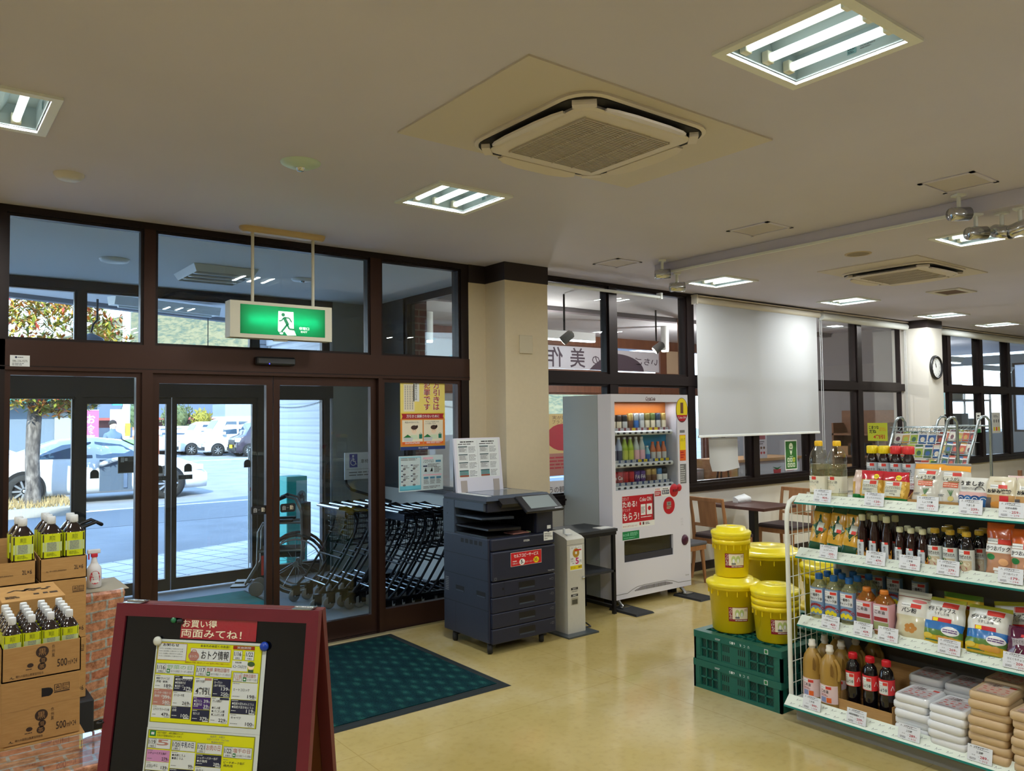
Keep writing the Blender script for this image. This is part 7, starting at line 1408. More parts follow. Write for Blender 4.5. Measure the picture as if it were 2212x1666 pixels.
# ---- price cards
ASB=mat('card_red',(170,30,50),.5)
def card(y,z,x,name,price,tax,label,w=.102,h=.068,brand=True):
 m=MB().box((-w/2,-.0015,0),(w/2,0,h),mat('card_white',(226,230,238),.45));a=Art(m,flat((-w/2,-.0015,0),(1,0,0),(0,0,1)),.0005);k=w/.102
 a.stroke([(.01*k,.056*k),(.014*k,.063*k),(.017*k,.056*k)],.0015,GREY,1);a.text('スミアップ',.024*k,.0545*k,.066*k,.0635*k,BLACK,1,.02);a.rect(.03*k,.0625*k,.085*k,.0638*k,BLACK,1);a.rect(.04*k,.053*k,.088*k,.0542*k,BLACK,1)
 n=len(name);wd=min(.08,.0095*n)*k;a.text(name,w/2-wd/2,.036*k,w/2+wd/2,.046*k,BLACK,1,.01)
 a.text('本体',.018*k,.024*k,.034*k,.0285*k,GREY,1);a.rect(.044*k,.022*k,.05*k,.0232*k,GREY,1);a.text(price,.053*k,.0175*k,.080*k,.029*k,ASB,1,.02);a.text('円',.082*k,.018*k,.088*k,.0235*k,ASB,1)
 a.text('税込',.05*k,.007*k,.058*k,.011*k,GREY,1);a.text(tax,.062*k,.0055*k,.084*k,.0125*k,ASB,1);a.lines(.01*k,.005*k,.036*k,.015*k,2,BLACK,1,.4,False)
 o=m.build('price_card');o.location=(x,y,z);o.rotation_euler=(math.radians(-12),0,RZ);return tag(o,'white price card %s'%label,'price card','price cards on the shelf rack')
ky=lambda px:None
CX=3.925
card(2.372,1.176,CX,'らっきょう酢','909','981','in front of the clear vinegar bottles with yellow caps');card(2.085,1.178,CX,'ミックスマカロニ','120','140','in front of the red and green pasta bags');card(1.82,1.178,CX,'しょうが湯','109','117','in front of the orange topped ginger bags');card(1.625,1.178,CX,'うましお','239','258','in front of the salt bag with blue waves');card(1.455,1.178,CX,'お好み焼粉','259','279','in front of the flour bags, top rail at the right edge')
card(2.345,.880,CX,'スパゲッティ','250','270','in front of the yellow and green spaghetti packs');card(2.087,.880,CX,'純正ごま油','479','517','in front of the tall sesame oil bottles');card(1.915,.882,CX,'ごま油','389','420','in front of the short sesame oil bottles');card(1.735,.882,CX,'すき焼きのたれ','279','301','in front of the gold capped sauce bottles');card(1.468,.884,CX,'かつおパック','179','194','in front of the orange topped bonito packs')
card(2.345,.508,CX,'一番搾りキャノーラ油','429','463','in front of the blue capped oil bottles');card(2.165,.508,CX,'こめ油','439','474','in front of the pink square oil bottles');card(2.035,.508,CX,'パン粉','189','204','in front of the white bread crumb bag');card(1.742,.510,CX,'ポテトチップスうすしお味','269','290','in front of the blue and yellow crisp bags');card(1.46,.510,CX,'ひとくちチョコ','209','225','in front of the purple chocolate bag')
card(2.38,.106,3.785,'こめ油','999','1078','in front of the handled oil jugs on the bottom shelf');card(2.135,.106,3.785,'本醸造特級醤油こいくち','259','279','in front of the red capped soy sauce bottles');card(1.875,.106,3.785,'上白糖','289','312','in front of the white sugar stacks');card(1.565,.106,3.785,'三温糖','289','312','in front of the brown sugar stacks')
card(2.165,1.258,4.19,'焼き肉のたれ 辛口','239','258','high at the back under the yellow capped sauce bottles',.11,.072);card(2.035,1.250,4.19,'焼き肉のたれ 中辛','239','258','high at the back under the red capped sauce bottles',.11,.072)
# ---- bottles
def red_tag(a,x0,y0,x1,y1,l=2):
 a.rect(x0,y0,(x0+x1)/2,y1,WHITE,l);a.rect((x0+x1)/2,y0,x1,y1,mat('tag_red',(214,60,50),.45),l);a.lines(x0+.001,y0+(y1-y0)*.3,(x0+x1)/2-.001,y0+(y1-y0)*.7,1,GREY,l+1,.3,False)
def bottle(name,label,prof,m,cap,capm,art,r,loc,group,cat='bottle',sq=0,n=24,liquid=None,extra=None):
 t=thing(name,label,cat,loc,RZ,group);b=MB().lathe(prof,m,n=n,sq=sq);art(Art(b,cylmap((0,0),r,0,sq=sq),.0006,nx=8));b.build('body',t)
 c=MB().lathe(cap,capm,n=20)
 for k in range(0,20):c.box((cap[1][0]*.98,-.0006,cap[0][1]+.002),(cap[1][0]+.0007,.0006,cap[-1][1]-.004),capm,T=Matrix.Rotation(2*math.pi*k/20,4,'Z'))
 c.build('cap',t)
 if liquid:MB().lathe(liquid[0],liquid[1],n=n,sq=sq).build('liquid',t)
 if extra:extra(t)
 return t
def row(src,spots,labels):
 for s,l in zip(spots,labels):dup(src,s,label=l)
 # clear vinegar bottles
CLB=clear('pet_clear',(250,252,246),.12);LIQ=clear('pale_vinegar',(252,248,224),.05,haze=.06,hazec=(236,230,190));CAPY=mat('cap_yellow',(240,196,40),.4)
P=[(.036,0),(.044,.008),(.044,.10),(.042,.105),(.044,.11),(.044,.16),(.040,.175),(.043,.19),(.043,.22),(.037,.25),(.020,.283),(.0165,.29),(.0165,.297)]
def vin(a):a.rect(-.09,.035,.09,.125,mat('label_cream',(226,222,200),.5),1);red_tag(a,-.042,.105,.006,.122);a.text('らっきょう酢',-.04,.085,.02,.10,BLACK,2);a.poly([(-.045,.04),(.03,.04),(.03,.06),(.0,.08),(-.045,.08)],mat('dish_dark',(70,80,74),.5),2);a.ell(-.012,.06,.022,.014,CREAM,3)
v=bottle('vinegar_bottle','clear vinegar bottle with a yellow cap at the left end of the top shelf',P,CLB,[(.019,.288),(.0205,.292),(.0205,.313),(.017,.317)],CAPY,vin,.0445,(4.02,2.44,1.185),'clear vinegar bottles',sq=.25,liquid=([(.035,.004),(.0425,.012),(.0425,.185),(.04,.19)],LIQ))
dup(v,(4.06,2.355,1.185),label='second clear vinegar bottle with a yellow cap, half behind the first')
tag(MB().box((4.0,2.26,1.184),(4.12,2.32,1.23),PLASTIC).build('plastic_tray'),'small clear plastic tray beside the vinegar bottles','tray')
# barbecue sauce bottles on the raised back step
t=thing('display_step','dark red display step on the top shelf carrying the barbecue sauce bottles','step',(0,0,0));MB().box((4.2,1.4,1.183),(4.34,2.3,1.245),mat('step_maroon',(110,46,44),.6)).build('box',t);MB().box((4.215,1.5,1.245),(4.22,2.3,1.29),PLASTIC).build('guard',t)
SAU=mat('sauce_dark',(34,18,16),.12,coat=.5);CAPR=mat('cap_red',(226,60,60),.4);CAPYY=mat('cap_bright_yellow',(240,216,30),.4)
PS=[(.028,0),(.0315,.006),(.0315,.14),(.026,.165),(.02,.18),(.019,.19)]
def sau(a):a.rect(-.052,.015,.052,.135,mat('label_grey',(186,192,198),.45),1);red_tag(a,-.022,.115,.022,.13);a.text('焼肉のたれ',-.027,.086,.027,.105,BLACK,2,.02);a.poly([(-.025,.02),(.025,.02),(.02,.06),(-.01,.066),(-.025,.05)],mat('meat_brown',(140,74,66),.6),2)
s_=bottle('sauce_bottle','yellow capped barbecue sauce bottle, leftmost on the back step of the top shelf',PS,SAU,[(.026,.183),(.029,.187),(.029,.222),(.024,.226)],CAPYY,sau,.032,(4.262,2.262,1.246),'barbecue sauce bottles')
dup(s_,(4.262,2.196,1.246),label='second yellow capped barbecue sauce bottle on the back step of the top shelf')
s2=bottle('sauce_bottle','red capped barbecue sauce bottle, third from the left on the back step',PS,SAU,[(.026,.183),(.029,.187),(.029,.222),(.024,.226)],CAPR,sau,.032,(4.262,2.13,1.246),'barbecue sauce bottles')
dup(s2,(4.262,2.064,1.246),label='red capped barbecue sauce bottle, rightmost on the back step')
# yellow hand-written card above them
m=MB().box((-.07,0,0),(.07,.002,.13),mat('pop_lime',(206,216,60),.6));a=Art(m,flat((-.07,0,0),(1,0,0),(0,0,1)));a.text('こまつな',.01,.085,.08,.11,BLACK,1,.03);a.text('だね',.012,.055,.062,.082,BLACK,1,.03);a.text('ほうれん',.085,.07,.13,.1,ORANGE,1);a.text('4割引',.04,.015,.12,.045,RED,1,.03)
o=m.build('price_sign');MB().cyl((0,.006,-1.45),(0,.006,.06),.004,STEEL,n=6).box((-.05,-.03,-1.45),(.05,.05,-1.44),STEEL).build('stand',o);o.location=(5.6,2.93,1.45);o.rotation_euler=(0,0,RZ+.1);tag(o,'lime yellow handwritten sign on the seed rack above the yellow caps','sign')
# sesame oil
SES=mat('sesame_dark',(38,18,14),.1,coat=.6);CAPC=mat('cap_cream',(222,222,190),.45)
PT=[(.022,0),(.026,.006),(.0275,.05),(.0255,.085),(.026,.12),(.0235,.155),(.014,.185),(.0125,.2),(.0125,.208)]
def ses(a):a.rect(-.02,.012,.018,.095,mat('label_silver',(206,212,218),.4),1);a.vtext('純正ごま油',-.006,.02,.005,.088,BLACK,2,.01);red_tag(a,-.016,.096,.016,.106);a.poly([(.018,.012),(.034,.012),(.034,.07),(.018,.04)],mat('label_gold',(214,150,50),.4),1)
s_=bottle('sesame_oil_bottle','tall sesame oil bottle with a cream cap, front row, leftmost',PT,SES,[(.0135,.203),(.016,.206),(.016,.232),(.013,.236)],CAPC,ses,.0275,(4.0,2.19,.886),'tall sesame oil bottles')
row(s_,[(4.0,2.125,.886),(4.0,2.06,.886),(4.07,2.185,.886),(4.07,2.12,.886),(4.07,2.05,.886)],['tall sesame oil bottle, front row, middle','tall sesame oil bottle, front row, rightmost, over its price card','tall sesame oil bottle, second row, left','tall sesame oil bottle, second row, middle','tall sesame oil bottle, second row, right'])
PT2=[(x*.96,z*.80)for x,z in PT]
s_=bottle('sesame_oil_bottle','short sesame oil bottle with a cream cap, front row, leftmost',PT2,SES,[(.013,.163),(.0155,.166),(.0155,.187),(.0125,.19)],CAPC,lambda a:(a.rect(-.02,.01,.018,.08,mat('label_silver'),1),a.vtext('純正ごま油',-.006,.015,.005,.072,BLACK,2),red_tag(a,-.015,.081,.015,.09),a.poly([(.018,.01),(.034,.01),(.034,.06),(.018,.035)],mat('label_gold'),1)),.0265,(4.0,1.993,.886),'short sesame oil bottles')
row(s_,[(4.0,1.937,.886),(4.0,1.88,.886),(4.065,1.985,.886),(4.065,1.93,.886),(4.065,1.87,.886)],['short sesame oil bottle, front row, middle','short sesame oil bottle, front row, rightmost','short sesame oil bottle, second row, left','short sesame oil bottle, second row, middle','short sesame oil bottle, second row, right'])
# sukiyaki sauce
SOY=mat('soy_black',(16,12,16),.08,coat=.7);CAPG=mat('cap_gold',(206,172,60),.35)
PK=[(.028,0),(.0335,.006),(.0335,.12),(.0325,.125),(.0325,.135),(.018,.168),(.0145,.175),(.0145,.182)]
def suk(a):a.rect(-.052,.012,.052,.118,mat('label_pale',(214,218,214),.45),1);red_tag(a,-.024,.098,.024,.114);a.text('すき焼のたれ',-.028,.075,.03,.093,BLACK,2,.02);a.rect(-.03,.012,.03,.068,mat('dish_beige',(206,190,160),.5),2);a.ell(-.008,.03,.02,.012,mat('meat_red',(176,90,100),.6),3);a.ell(.01,.052,.013,.009,mat('tofu',(226,220,200),.6),3);a.ell(-.018,.058,.012,.009,GREEN,3)
s_=bottle('sukiyaki_sauce_bottle','black sauce bottle with a gold cap, front row, leftmost, middle shelf',PK,SOY,[(.016,.176),(.0185,.178),(.0185,.196),(.0165,.2)],CAPG,suk,.0335,(4.01,1.825,.886),'gold capped sauce bottles')
row(s_,[(4.0,1.75,.886),(3.99,1.672,.886),(4.09,1.81,.886),(4.09,1.735,.886),(4.085,1.655,.886),(4.17,1.83,.886),(4.17,1.755,.886),(4.17,1.67,.886)],['black sauce bottle with a gold cap, front row, middle','black sauce bottle with a gold cap, front row, rightmost']+['black sauce bottle with a gold cap, second row, %s'%q for q in('left','middle','right')]+['black sauce bottle with a gold cap, third row, %s'%q for q in('left','middle','right')])
# canola oil
CAN=clear('canola_clear',(240,240,214),.08,haze=.25,hazec=(206,206,160));CAPB=mat('cap_blue',(40,112,190),.4)
PC=[(.034,0),(.04,.006),(.04,.175),(.036,.195),(.02,.222),(.015,.23),(.015,.235)]
def cano(a):a.rect(-.055,.045,.055,.19,mat('label_steel',(120,150,186),.45),1);a.rect(-.033,.115,.033,.182,mat('label_white',(216,220,226),.45),2);red_tag(a,-.03,.164,.03,.178,3);a.text('一番搾り',-.026,.142,.02,.158,BLACK,3,.02);a.text('キャノーラ油',-.03,.122,.03,.138,BLACK,3,.02);a.stroke(arc(0,.06,.04,20,160,8),.012,mat('arc_red',(150,40,46),.5),3);YF=mat('rape_yellow',(232,214,30),.6);[a.ell(-.022+.011*i,.062+.008*(i%2),.009,.011,YF,4,8)for i in range(5)]
s_=bottle('canola_oil_bottle','canola oil bottle with a blue cap, front row, leftmost',PC,CAN,[(.0165,.23),(.019,.232),(.019,.258),(.0165,.262)],CAPB,cano,.0402,(4.0,2.445,.516),'canola oil bottles',sq=.25)
row(s_,[(4.0,2.36,.516),(4.0,2.272,.516),(4.09,2.45,.516),(4.09,2.362,.516),(4.09,2.275,.516),(4.18,2.44,.516),(4.18,2.35,.516),(4.18,2.26,.516)],['canola oil bottle with a blue cap, front row, middle','canola oil bottle with a blue cap, front row, rightmost']+['canola oil bottle with a blue cap, %s row, %s'%(a_,b_)for a_ in('second','third')for b_ in('left','middle','right')])
t=thing('display_step','grey display step at the back of the third shelf under oil bottles','step',(0,0,0));MB().box((4.235,1.95,.514),(4.338,2.41,.57),GBACK).build('box',t)
row(s_,[(4.287,2.35,.571),(4.287,2.258,.571),(4.287,2.165,.571),(4.287,2.03,.571)],['canola oil bottle on the back step, %s'%q for q in('leftmost','second from left','third from left','rightmost')])
# rice oil, pink square bottles
RIC=clear('rice_oil',(236,190,120),.08,haze=.35,hazec=(206,130,50));PR=[(.036,0),(.043,.006),(.043,.16),(.041,.175),(.02,.205),(.016,.212)]
def ric(a):a.rect(-.12,.03,.12,.165,mat('label_pink',(226,172,184),.45),1);a.rect(-.036,.035,.034,.16,mat('label_pink2',(206,196,206),.45),2);red_tag(a,-.03,.138,.03,.153,3);a.text('こめ油',-.026,.115,.02,.134,BLACK,3,.02);a.rect(-.03,.08,.03,.1,mat('arc_red'),3);a.rect(-.034,.037,.032,.075,mat('field',(150,158,110),.6),3)
s_=bottle('rice_oil_bottle','square rice oil bottle with a pink label, left one on the third shelf',PR,RIC,[(.017,.208),(.02,.211),(.02,.228),(.0175,.231)],mat('cap_orange',(214,130,50),.4),ric,.0432,(4.0,2.175,.516),'pink rice oil bottles',sq=.6,n=32)
dup(s_,(3.99,2.078,.516),label='square rice oil bottle with a pink label, right one beside the bread crumb bag')
# jugs
JUG=mat('jug_oil',(190,150,72),.3,trans=.25);JUGW=mat('jug_white',(222,216,204),.4)
def jug(label,loc):
 t=thing('oil_jug',label,'jug',loc,RZ,'handled oil jugs');b=MB()
 def sec(z,rx,ry,n=28):return[(rx*math.cos(2*math.pi*i/n),ry*math.sin(2*math.pi*i/n),z)for i in range(n)]
 b.loft([sec(0,.045,.04),sec(.01,.052,.045),(sec(.12,.053,.046)),sec(.20,.051,.045),sec(.235,.043,.041),sec(.262,.026,.026),sec(.272,.018,.018)],JUG)
 b.tube([(.036,-.012,.25),(.056,-.014,.225),(.061,-.014,.185),(.054,-.012,.145)],.010,JUG,8)
 b.prism([(.026,.17),(.041,.165),(.045,.19),(.041,.22),(.031,.235),(.027,.215)],-.043,-.0425,mat('jug_recess',(120,86,34),.4),'y')
 a=Art(b,lambda u,v,h:V(((.0535+h)*math.cos(-math.pi/2+u/.05),(.0465+h)*math.sin(-math.pi/2+u/.05),v)),.0006,nx=8);a.rect(-.06,.025,.06,.118,mat('label_rose',(232,206,206),.45),1);red_tag(a,-.028,.098,.026,.112);a.text('こめ油',-.026,.076,.012,.094,BLACK,2,.02);a.lines(-.028,.06,.02,.072,2,mat('arc_red'),2);a.rect(-.028,.03,.0,.056,mat('field2',(140,150,190),.6),2);a.rect(.003,.03,.026,.055,ORANGE,2)
 b.build('body',t);MB().lathe([(.0165,.268),(.0165,.28),(.0205,.283),(.0205,.293),(.0175,.296),(.0175,.312),(.015,.316)],JUGW,n=18).build('cap',t);return t
j=jug('handled oil jug, front row, left, on the bottom shelf',(3.93,2.455,.112));row(j,[(3.90,2.335,.112),(4.06,2.46,.112),(4.19,2.46,.112),(4.03,2.345,.112),(4.16,2.335,.112),(4.28,2.30,.112)],['handled oil jug, front row, right, on the bottom shelf','handled oil jug, second row, left','handled oil jug, third row, left','handled oil jug, second row, right','handled oil jug, third row, right','handled oil jug at the very back of the bottom shelf'])
# soy sauce in a cut carton
PSY=[(.03,0),(.037,.008),(.037,.10),(.0345,.115),(.037,.13),(.037,.19),(.036,.205),(.03,.235),(.018,.25),(.015,.255),(.015,.262)]
def soy(a):a.rect(-.105,.125,.105,.2,mat('soy_red',(214,50,56),.4),1);a.rect(-.025,.128,.022,.19,mat('label_pale'),2);red_tag(a,-.022,.172,.02,.187,3);a.text('しょうゆ',-.022,.14,.018,.158,BLACK,3,.02);a.stroke([(.036,.15),(.046,.172),(.056,.15),(.036,.15)],.003,WHITE,2);a.stroke([(-.056,.15),(-.046,.172),(-.036,.15),(-.056,.15)],.003,WHITE,2)
s_=bottle('soy_sauce_bottle','black soy sauce bottle with a red cap, left of three',PSY,SOY,[(.017,.258),(.0215,.261),(.0215,.285),(.018,.289)],mat('cap_crimson',(200,26,40),.4),soy,.0375,(3.945,2.232,.117),'red capped soy sauce bottles')
row(s_,[(3.945,2.14,.117),(3.945,2.055,.117)],['black soy sauce bottle with a red cap, middle of three','black soy sauce bottle with a red cap, right of three'])
t=thing('carton','low cut brown carton around the soy sauce bottles','carton',(0,0,0));MB().box((3.885,2.0,.112),(3.889,2.285,.17),CART).box((3.885,1.998,.112),(4.2,2.002,.2),CART).box((3.885,2.283,.112),(4.2,2.287,.2),CART).box((4.196,2.0,.112),(4.2,2.285,.33),CART).box((3.885,2.0,.112),(4.2,2.285,.116),CART2).build('box',t)
# ---- bags
def bag(name,label,w,h,th,m,art,loc,lean=-12,rz=RZ,group=None,cat='bag',seal=.04,top=None,pinch=.0,wob=1.0,seed=0,roll=0):
 rr=random.Random(seed);ph=[rr.uniform(0,6.28)for _ in range(6)]
 def f(u,v,hh=0):
  a=max(0,1-abs(2*u/w)**2.6);q=v/h;b=1-abs(2*q-1)**3.2 if q>.5 else 1-abs(1-2*q)**5
  d=th*(a**.55)*max(0,b)**.6;ww=1-pinch*q**3
  wr=.0035*wob*(math.sin(u*90+v*40+ph[0])+math.sin(v*130-u*30+ph[1])*.6)*(1-.6*a)
  return V((u*ww+.002*wob*math.sin(v*60+ph[2]),-d-wr-hh,v))
 n=18;mb=MB();vs=[]
 for j in range(n+1):
  for i in range(n+1):vs.append(f(-w/2+w*i/n,h*j/n))
 fs=[(j*(n+1)+i,j*(n+1)+i+1,(j+1)*(n+1)+i+1,(j+1)*(n+1)+i)for j in range(n)for i in range(n)]
 mb.add(vs,fs,m,True);back=[(p.x,abs(p.y)*.75+.0,p.z)for p in vs];mb.add(back,[q[::-1]for q in fs],m,True)
 class BA(Art):
  def rect(s,x0,y0,x1,y1,mt,l=None,nx=None):
   l=1 if l is None else l;a_=max(1,int(abs(x1-x0)/.008));b_=max(1,int(abs(y1-y0)/.008));V_=[s.mp(x0+(x1-x0)*i/a_,y0+(y1-y0)*k/b_,s.e*l)for k in range(b_+1)for i in range(a_+1)]
   s.mb.add(V_,[(k*(a_+1)+i,k*(a_+1)+i+1,(k+1)*(a_+1)+i+1,(k+1)*(a_+1)+i)for k in range(b_)for i in range(a_)],mt,True);return s
  def poly(s,pts,mt,l=1):
   cx=sum(p[0]for p in pts)/len(pts);cy=sum(p[1]for p in pts)/len(pts);K=4;V_=[s.mp(cx,cy,s.e*l)];N=len(pts)
   for k in range(1,K+1):V_+=[s.mp(cx+(p[0]-cx)*k/K,cy+(p[1]-cy)*k/K,s.e*l)for p in pts]
   F=[(0,1+i,1+(i+1)%N)for i in range(N)]
   for k in range(1,K):F+=[(1+(k-1)*N+i,1+k*N+i,1+k*N+(i+1)%N,1+(k-1)*N+(i+1)%N)for i in range(N)]
   s.mb.add(V_,F,mt,True);return s
 art(BA(mb,f,.0011),w,h)
 o=mb.build(name);o.location=loc;o.rotation_euler=(math.radians(lean),math.radians(roll),rz);tag(o,label,cat,group);return o
def film(name,c=(128,128,128),r=.22):return mat(name,c,r,spec=.7,coat=.4)
FRD=film('film_red',(190,36,50));FGR=film('film_green',(30,126,60));FPS=film('film_pasta',(206,160,60));FWH=film('film_white',(222,222,216));FYE=film('film_yellow',(226,190,40))
def maca(a,w,h):
 a.rect(-w/2,h*.70,w/2,h,FRD,1);a.rect(-w/2,0,w/2,h*.17,FGR,1);a.rect(-w*.32,h*.22,w*.3,h*.68,mat('macaroni_label',(214,214,196),.5),2);red_tag(a,-w*.26,h*.55,w*.24,h*.66,3);a.text('ミックスマカロニ',-w*.29,h*.44,w*.28,h*.53,BLACK,3,.01);a.text('300g',-w*.1,h*.26,w*.1,h*.32,BLACK,3);a.lines(-w*.27,h*.34,w*.2,h*.42,2,GREY,3)
 a.ell(w*.2,h*.80,w*.1,w*.1,YELLOW,2,14);a.text('9分',w*.13,h*.76,w*.27,h*.84,BLACK,3);[a.ell(w*.36+.004*math.sin(i*2),h*(.24+.06*i),.006,.010,mat('pasta_curl',(226,184,84),.4),2,8)for i in range(6)]
bag('pasta_bag','clear pasta bag seen edge on at the left of the red pasta bags',.06,.165,.03,film('film_clear_pink',(214,190,180)),lambda a,w,h:(a.rect(-w/2,0,w/2,h*.2,FGR),a.rect(-w/2,h*.2,-w*.1,h*.6,FPS)),(4.03,2.225,1.187),seed=1,group='macaroni bags')
bag('pasta_bag','red and green pasta bag, left of the two',.135,.165,.03,FPS,maca,(4.02,2.145,1.187),seed=2,group='macaroni bags');bag('pasta_bag','red and green pasta bag, right of the two',.135,.165,.03,FPS,maca,(4.0,2.015,1.187),seed=3,group='macaroni bags')
t=thing('carton','low brown carton holding the ginger drink bags','carton',(0,0,0));MB().box((3.99,1.68,1.183),(3.993,1.945,1.22),CART).prism([(3.99,1.183),(4.15,1.183),(4.15,1.30),(3.99,1.22)],1.943,1.946,CART,'y').prism([(3.99,1.183),(4.15,1.183),(4.15,1.30),(3.99,1.22)],1.678,1.681,CART,'y').build('box',t)
FGY=film('film_warm_grey',(206,202,190));FOR=film('film_orange',(236,164,60))
def ging(a,w,h):
 a.rect(-w/2,h*.86,w/2,h,FOR,1);a.rect(-w*.30,h*.62,w*.32,h*.8,mat('ginger_label',(222,220,206),.5),2);red_tag(a,-w*.28,h*.73,w*.28,h*.81,3);a.text('しょうが湯',-w*.3,h*.62,w*.3,h*.70,BLACK,3,.015);a.rect(-w*.26,h*.46,w*.22,h*.57,mat('ginger_red',(220,84,50),.5),2);a.lines(-w*.24,h*.47,w*.2,h*.56,2,CREAM,3,.4,False);a.rect(-w*.1,h*.58,w*.24,h*.605,mat('bronze_ink',(150,110,50),.5),2)
 for k in range(4):a.stroke([(0,h*.26),(-w*.09+w*.06*k,h*.40)],.004,mat('leaf_ink',(90,130,84),.5),2)
 a.ell(0,h*.2,w*.1,h*.06,mat('ginger_root',(206,190,120),.5),2);a.lines(-w*.42,h*.24,-w*.15,h*.3,2,GREY,2)
bag('ginger_bag','orange topped ginger drink bag, left one',.145,.215,.028,FGY,ging,(4.015,1.865,1.187),-16,seed=4,group='ginger drink bags');bag('ginger_bag','orange topped ginger drink bag, right one',.145,.21,.028,FGY,ging,(4.015,1.745,1.187),-16,seed=5,group='ginger drink bags')
def salt(a,w,h):
 a.text('うましお',-w*.38,h*.74,w*.4,h*.88,BLACK,2,.03);a.lines(-w*.35,h*.62,w*.35,h*.70,2,GREY,2,.3,False);a.rect(-w/2,h*.36,w/2,h*.55,mat('salt_pink',(226,180,176),.4),1);SBL=mat('salt_blue',(50,110,170),.4);a.rect(-w/2,h*.1,w/2,h*.38,SBL,1)
 for k in range(4):a.ell(-w*.36+w*.24*k,h*.38,w*.13,h*.07,SBL if k%2 else mat('salt_navy',(30,70,130),.4),2,14);a.stroke(arc(-w*.36+w*.24*k,h*.32,w*.08,20,240,8),.003,WHITE,3)
 a.rect(-w/2,h*.04,w/2,h*.12,mat('salt_teal',(80,160,170),.4),2);a.stroke(arc(w*.25,h*.6,w*.14,0,180,8),.003,BLACK,2)
bag('salt_bag','white salt bag with pink sky and blue waves',.135,.155,.032,FWH,salt,(4.0,1.64,1.187),-8,seed=6)
def okon(a,w,h):
 red_tag(a,-w*.28,h*.66,w*.26,h*.76,2);a.text('お好み焼粉',-w*.36,h*.52,w*.36,h*.64,BLACK,2,.03);a.rect(-w*.4,h*.1,w*.42,h*.48,mat('okonomi_brown',(196,150,90),.5),1);a.rect(w*.0,h*.3,w*.26,h*.46,RED,2);a.ell(w*.05,h*.22,w*.3,h*.09,mat('pancake',(206,140,60),.5),2);a.rect(-w*.42,h*.05,-w*.24,h*.4,mat('griddle',(90,84,84),.4),2);a.rect(-w*.2,h*.84,w*.2,h*.87,mat('straw',(196,176,140),.6),1)
bag('flour_bag','tied flour bag with brown pancake print, left one',.145,.165,.036,film('film_ivory',(222,214,190)),okon,(4.0,1.52,1.187),-8,seed=7,group='flour bags',pinch=.25);bag('flour_bag','tied flour bag at the right end of the visible top shelf',.145,.165,.036,film('film_ivory'),okon,(3.99,1.395,1.187),-8,seed=8,group='flour bags',pinch=.25);bag('flour_bag','flour bag with a red corner behind the two front flour bags',.14,.165,.03,film('film_pink',(226,200,196)),lambda a,w,h:a.rect(-w*.1,h*.7,w*.4,h*.95,RED,1),(4.1,1.46,1.187),-6,seed=9,group='flour bags')
def spag(a,w,h):
 a.rect(-w/2,0,w/2,h*.22,film('film_dark_green',(16,74,50)),1);a.rect(-w/2,h*.86,w/2,h,film('film_dark_green'),1);DG2=film('film_dark_green');a.poly([(0,h*.30),(w*.46,h*.52),(.0,h*.82),(-w*.46,h*.56)],DG2,2);a.rect(-w*.05,h*.46,w*.3,h*.64,mat('spaghetti_tag',(206,212,206),.5),3);a.rect(w*.06,h*.46,w*.29,h*.53,mat('tag_red',(214,60,50),.45),4);a.vtext('スパゲッティ',-w*.26,h*.42,-w*.12,h*.66,mat('pale_green_ink',(130,196,130),.5),3);a.stroke([(-w*.4,h*.54),(0,h*.34),(w*.4,h*.52)],.002,mat('gold_line',(206,176,80),.4),3)
for k,(y,q)in enumerate(((2.455,'leftmost'),(2.352,'middle'),(2.265,'rightmost'))):bag('spaghetti_pack','yellow and green spaghetti pack leaning back, %s of three'%q,.10,.262,.022,film('film_spaghetti',(206,156,40)),spag,(3.99,y,.888),-14,seed=10+k,group='spaghetti packs',roll=5)
def kats(a,w,h):
 KO=film('film_deep_orange',(214,96,30));a.rect(-w/2,h*.72,w/2,h,KO,1);red_tag(a,-w*.42,h*.62,w*.42,h*.71,2);a.rect(-w*.46,h*.46,w*.46,h*.61,WHITE,1);a.text('かつおパック',-w*.42,h*.49,w*.42,h*.58,BLACK,2,.02);a.ell(-w*.25,h*.38,w*.16,w*.12,GREEN,2);a.ell(w*.2,h*.3,w*.17,w*.14,mat('bonito_flake',(226,170,120),.5),2);a.rect(-w*.15,h*.14,w*.25,h*.19,WHITE,2);a.rect(-w*.1,h*.09,w*.3,h*.13,WHITE,2)
bag('bonito_pack','orange topped bonito flake pack, left one on the middle shelf',.115,.25,.03,film('film_bonito',(190,140,110)),kats,(3.99,1.535,.888),-8,seed=14,group='bonito packs');bag('bonito_pack','orange topped bonito flake pack, right one at the picture edge',.115,.235,.035,film('film_bonito'),kats,(3.97,1.425,.888),-10,seed=15,group='bonito packs')
def panko(a,w,h):
 a.rect(-w/2,h*.93,w/2,h,film('film_clear_grey',(186,184,178)),1);a.rect(-w*.48,h*.86,w*.48,h*.872,mat('zip_red',(150,60,60),.5),2);a.ell(w*.22,h*.80,w*.2,h*.035,mat('oval_red',(206,110,110),.5),2);red_tag(a,-w*.28,h*.66,w*.3,h*.74,2);a.text('パン粉',-w*.25,h*.55,w*.2,h*.65,BLACK,2,.02);a.rect(-w/2,0,w/2,h*.5,film('film_crumbs',(206,200,170)),1);[a.ell(w*.05+.018*math.cos(i*1.3),h*.26+.014*math.sin(i*1.3),.014,.012,mat('fried_gold',(190,130,60),.5),2,8)for i in range(5)];a.rect(w*.05,h*.02,w*.3,h*.06,mat('oval_red'),2)
bag('bread_crumb_bag','large white bread crumb bag with a zip top',.165,.245,.04,FWH,panko,(3.985,1.945,.517),-14,seed=16)
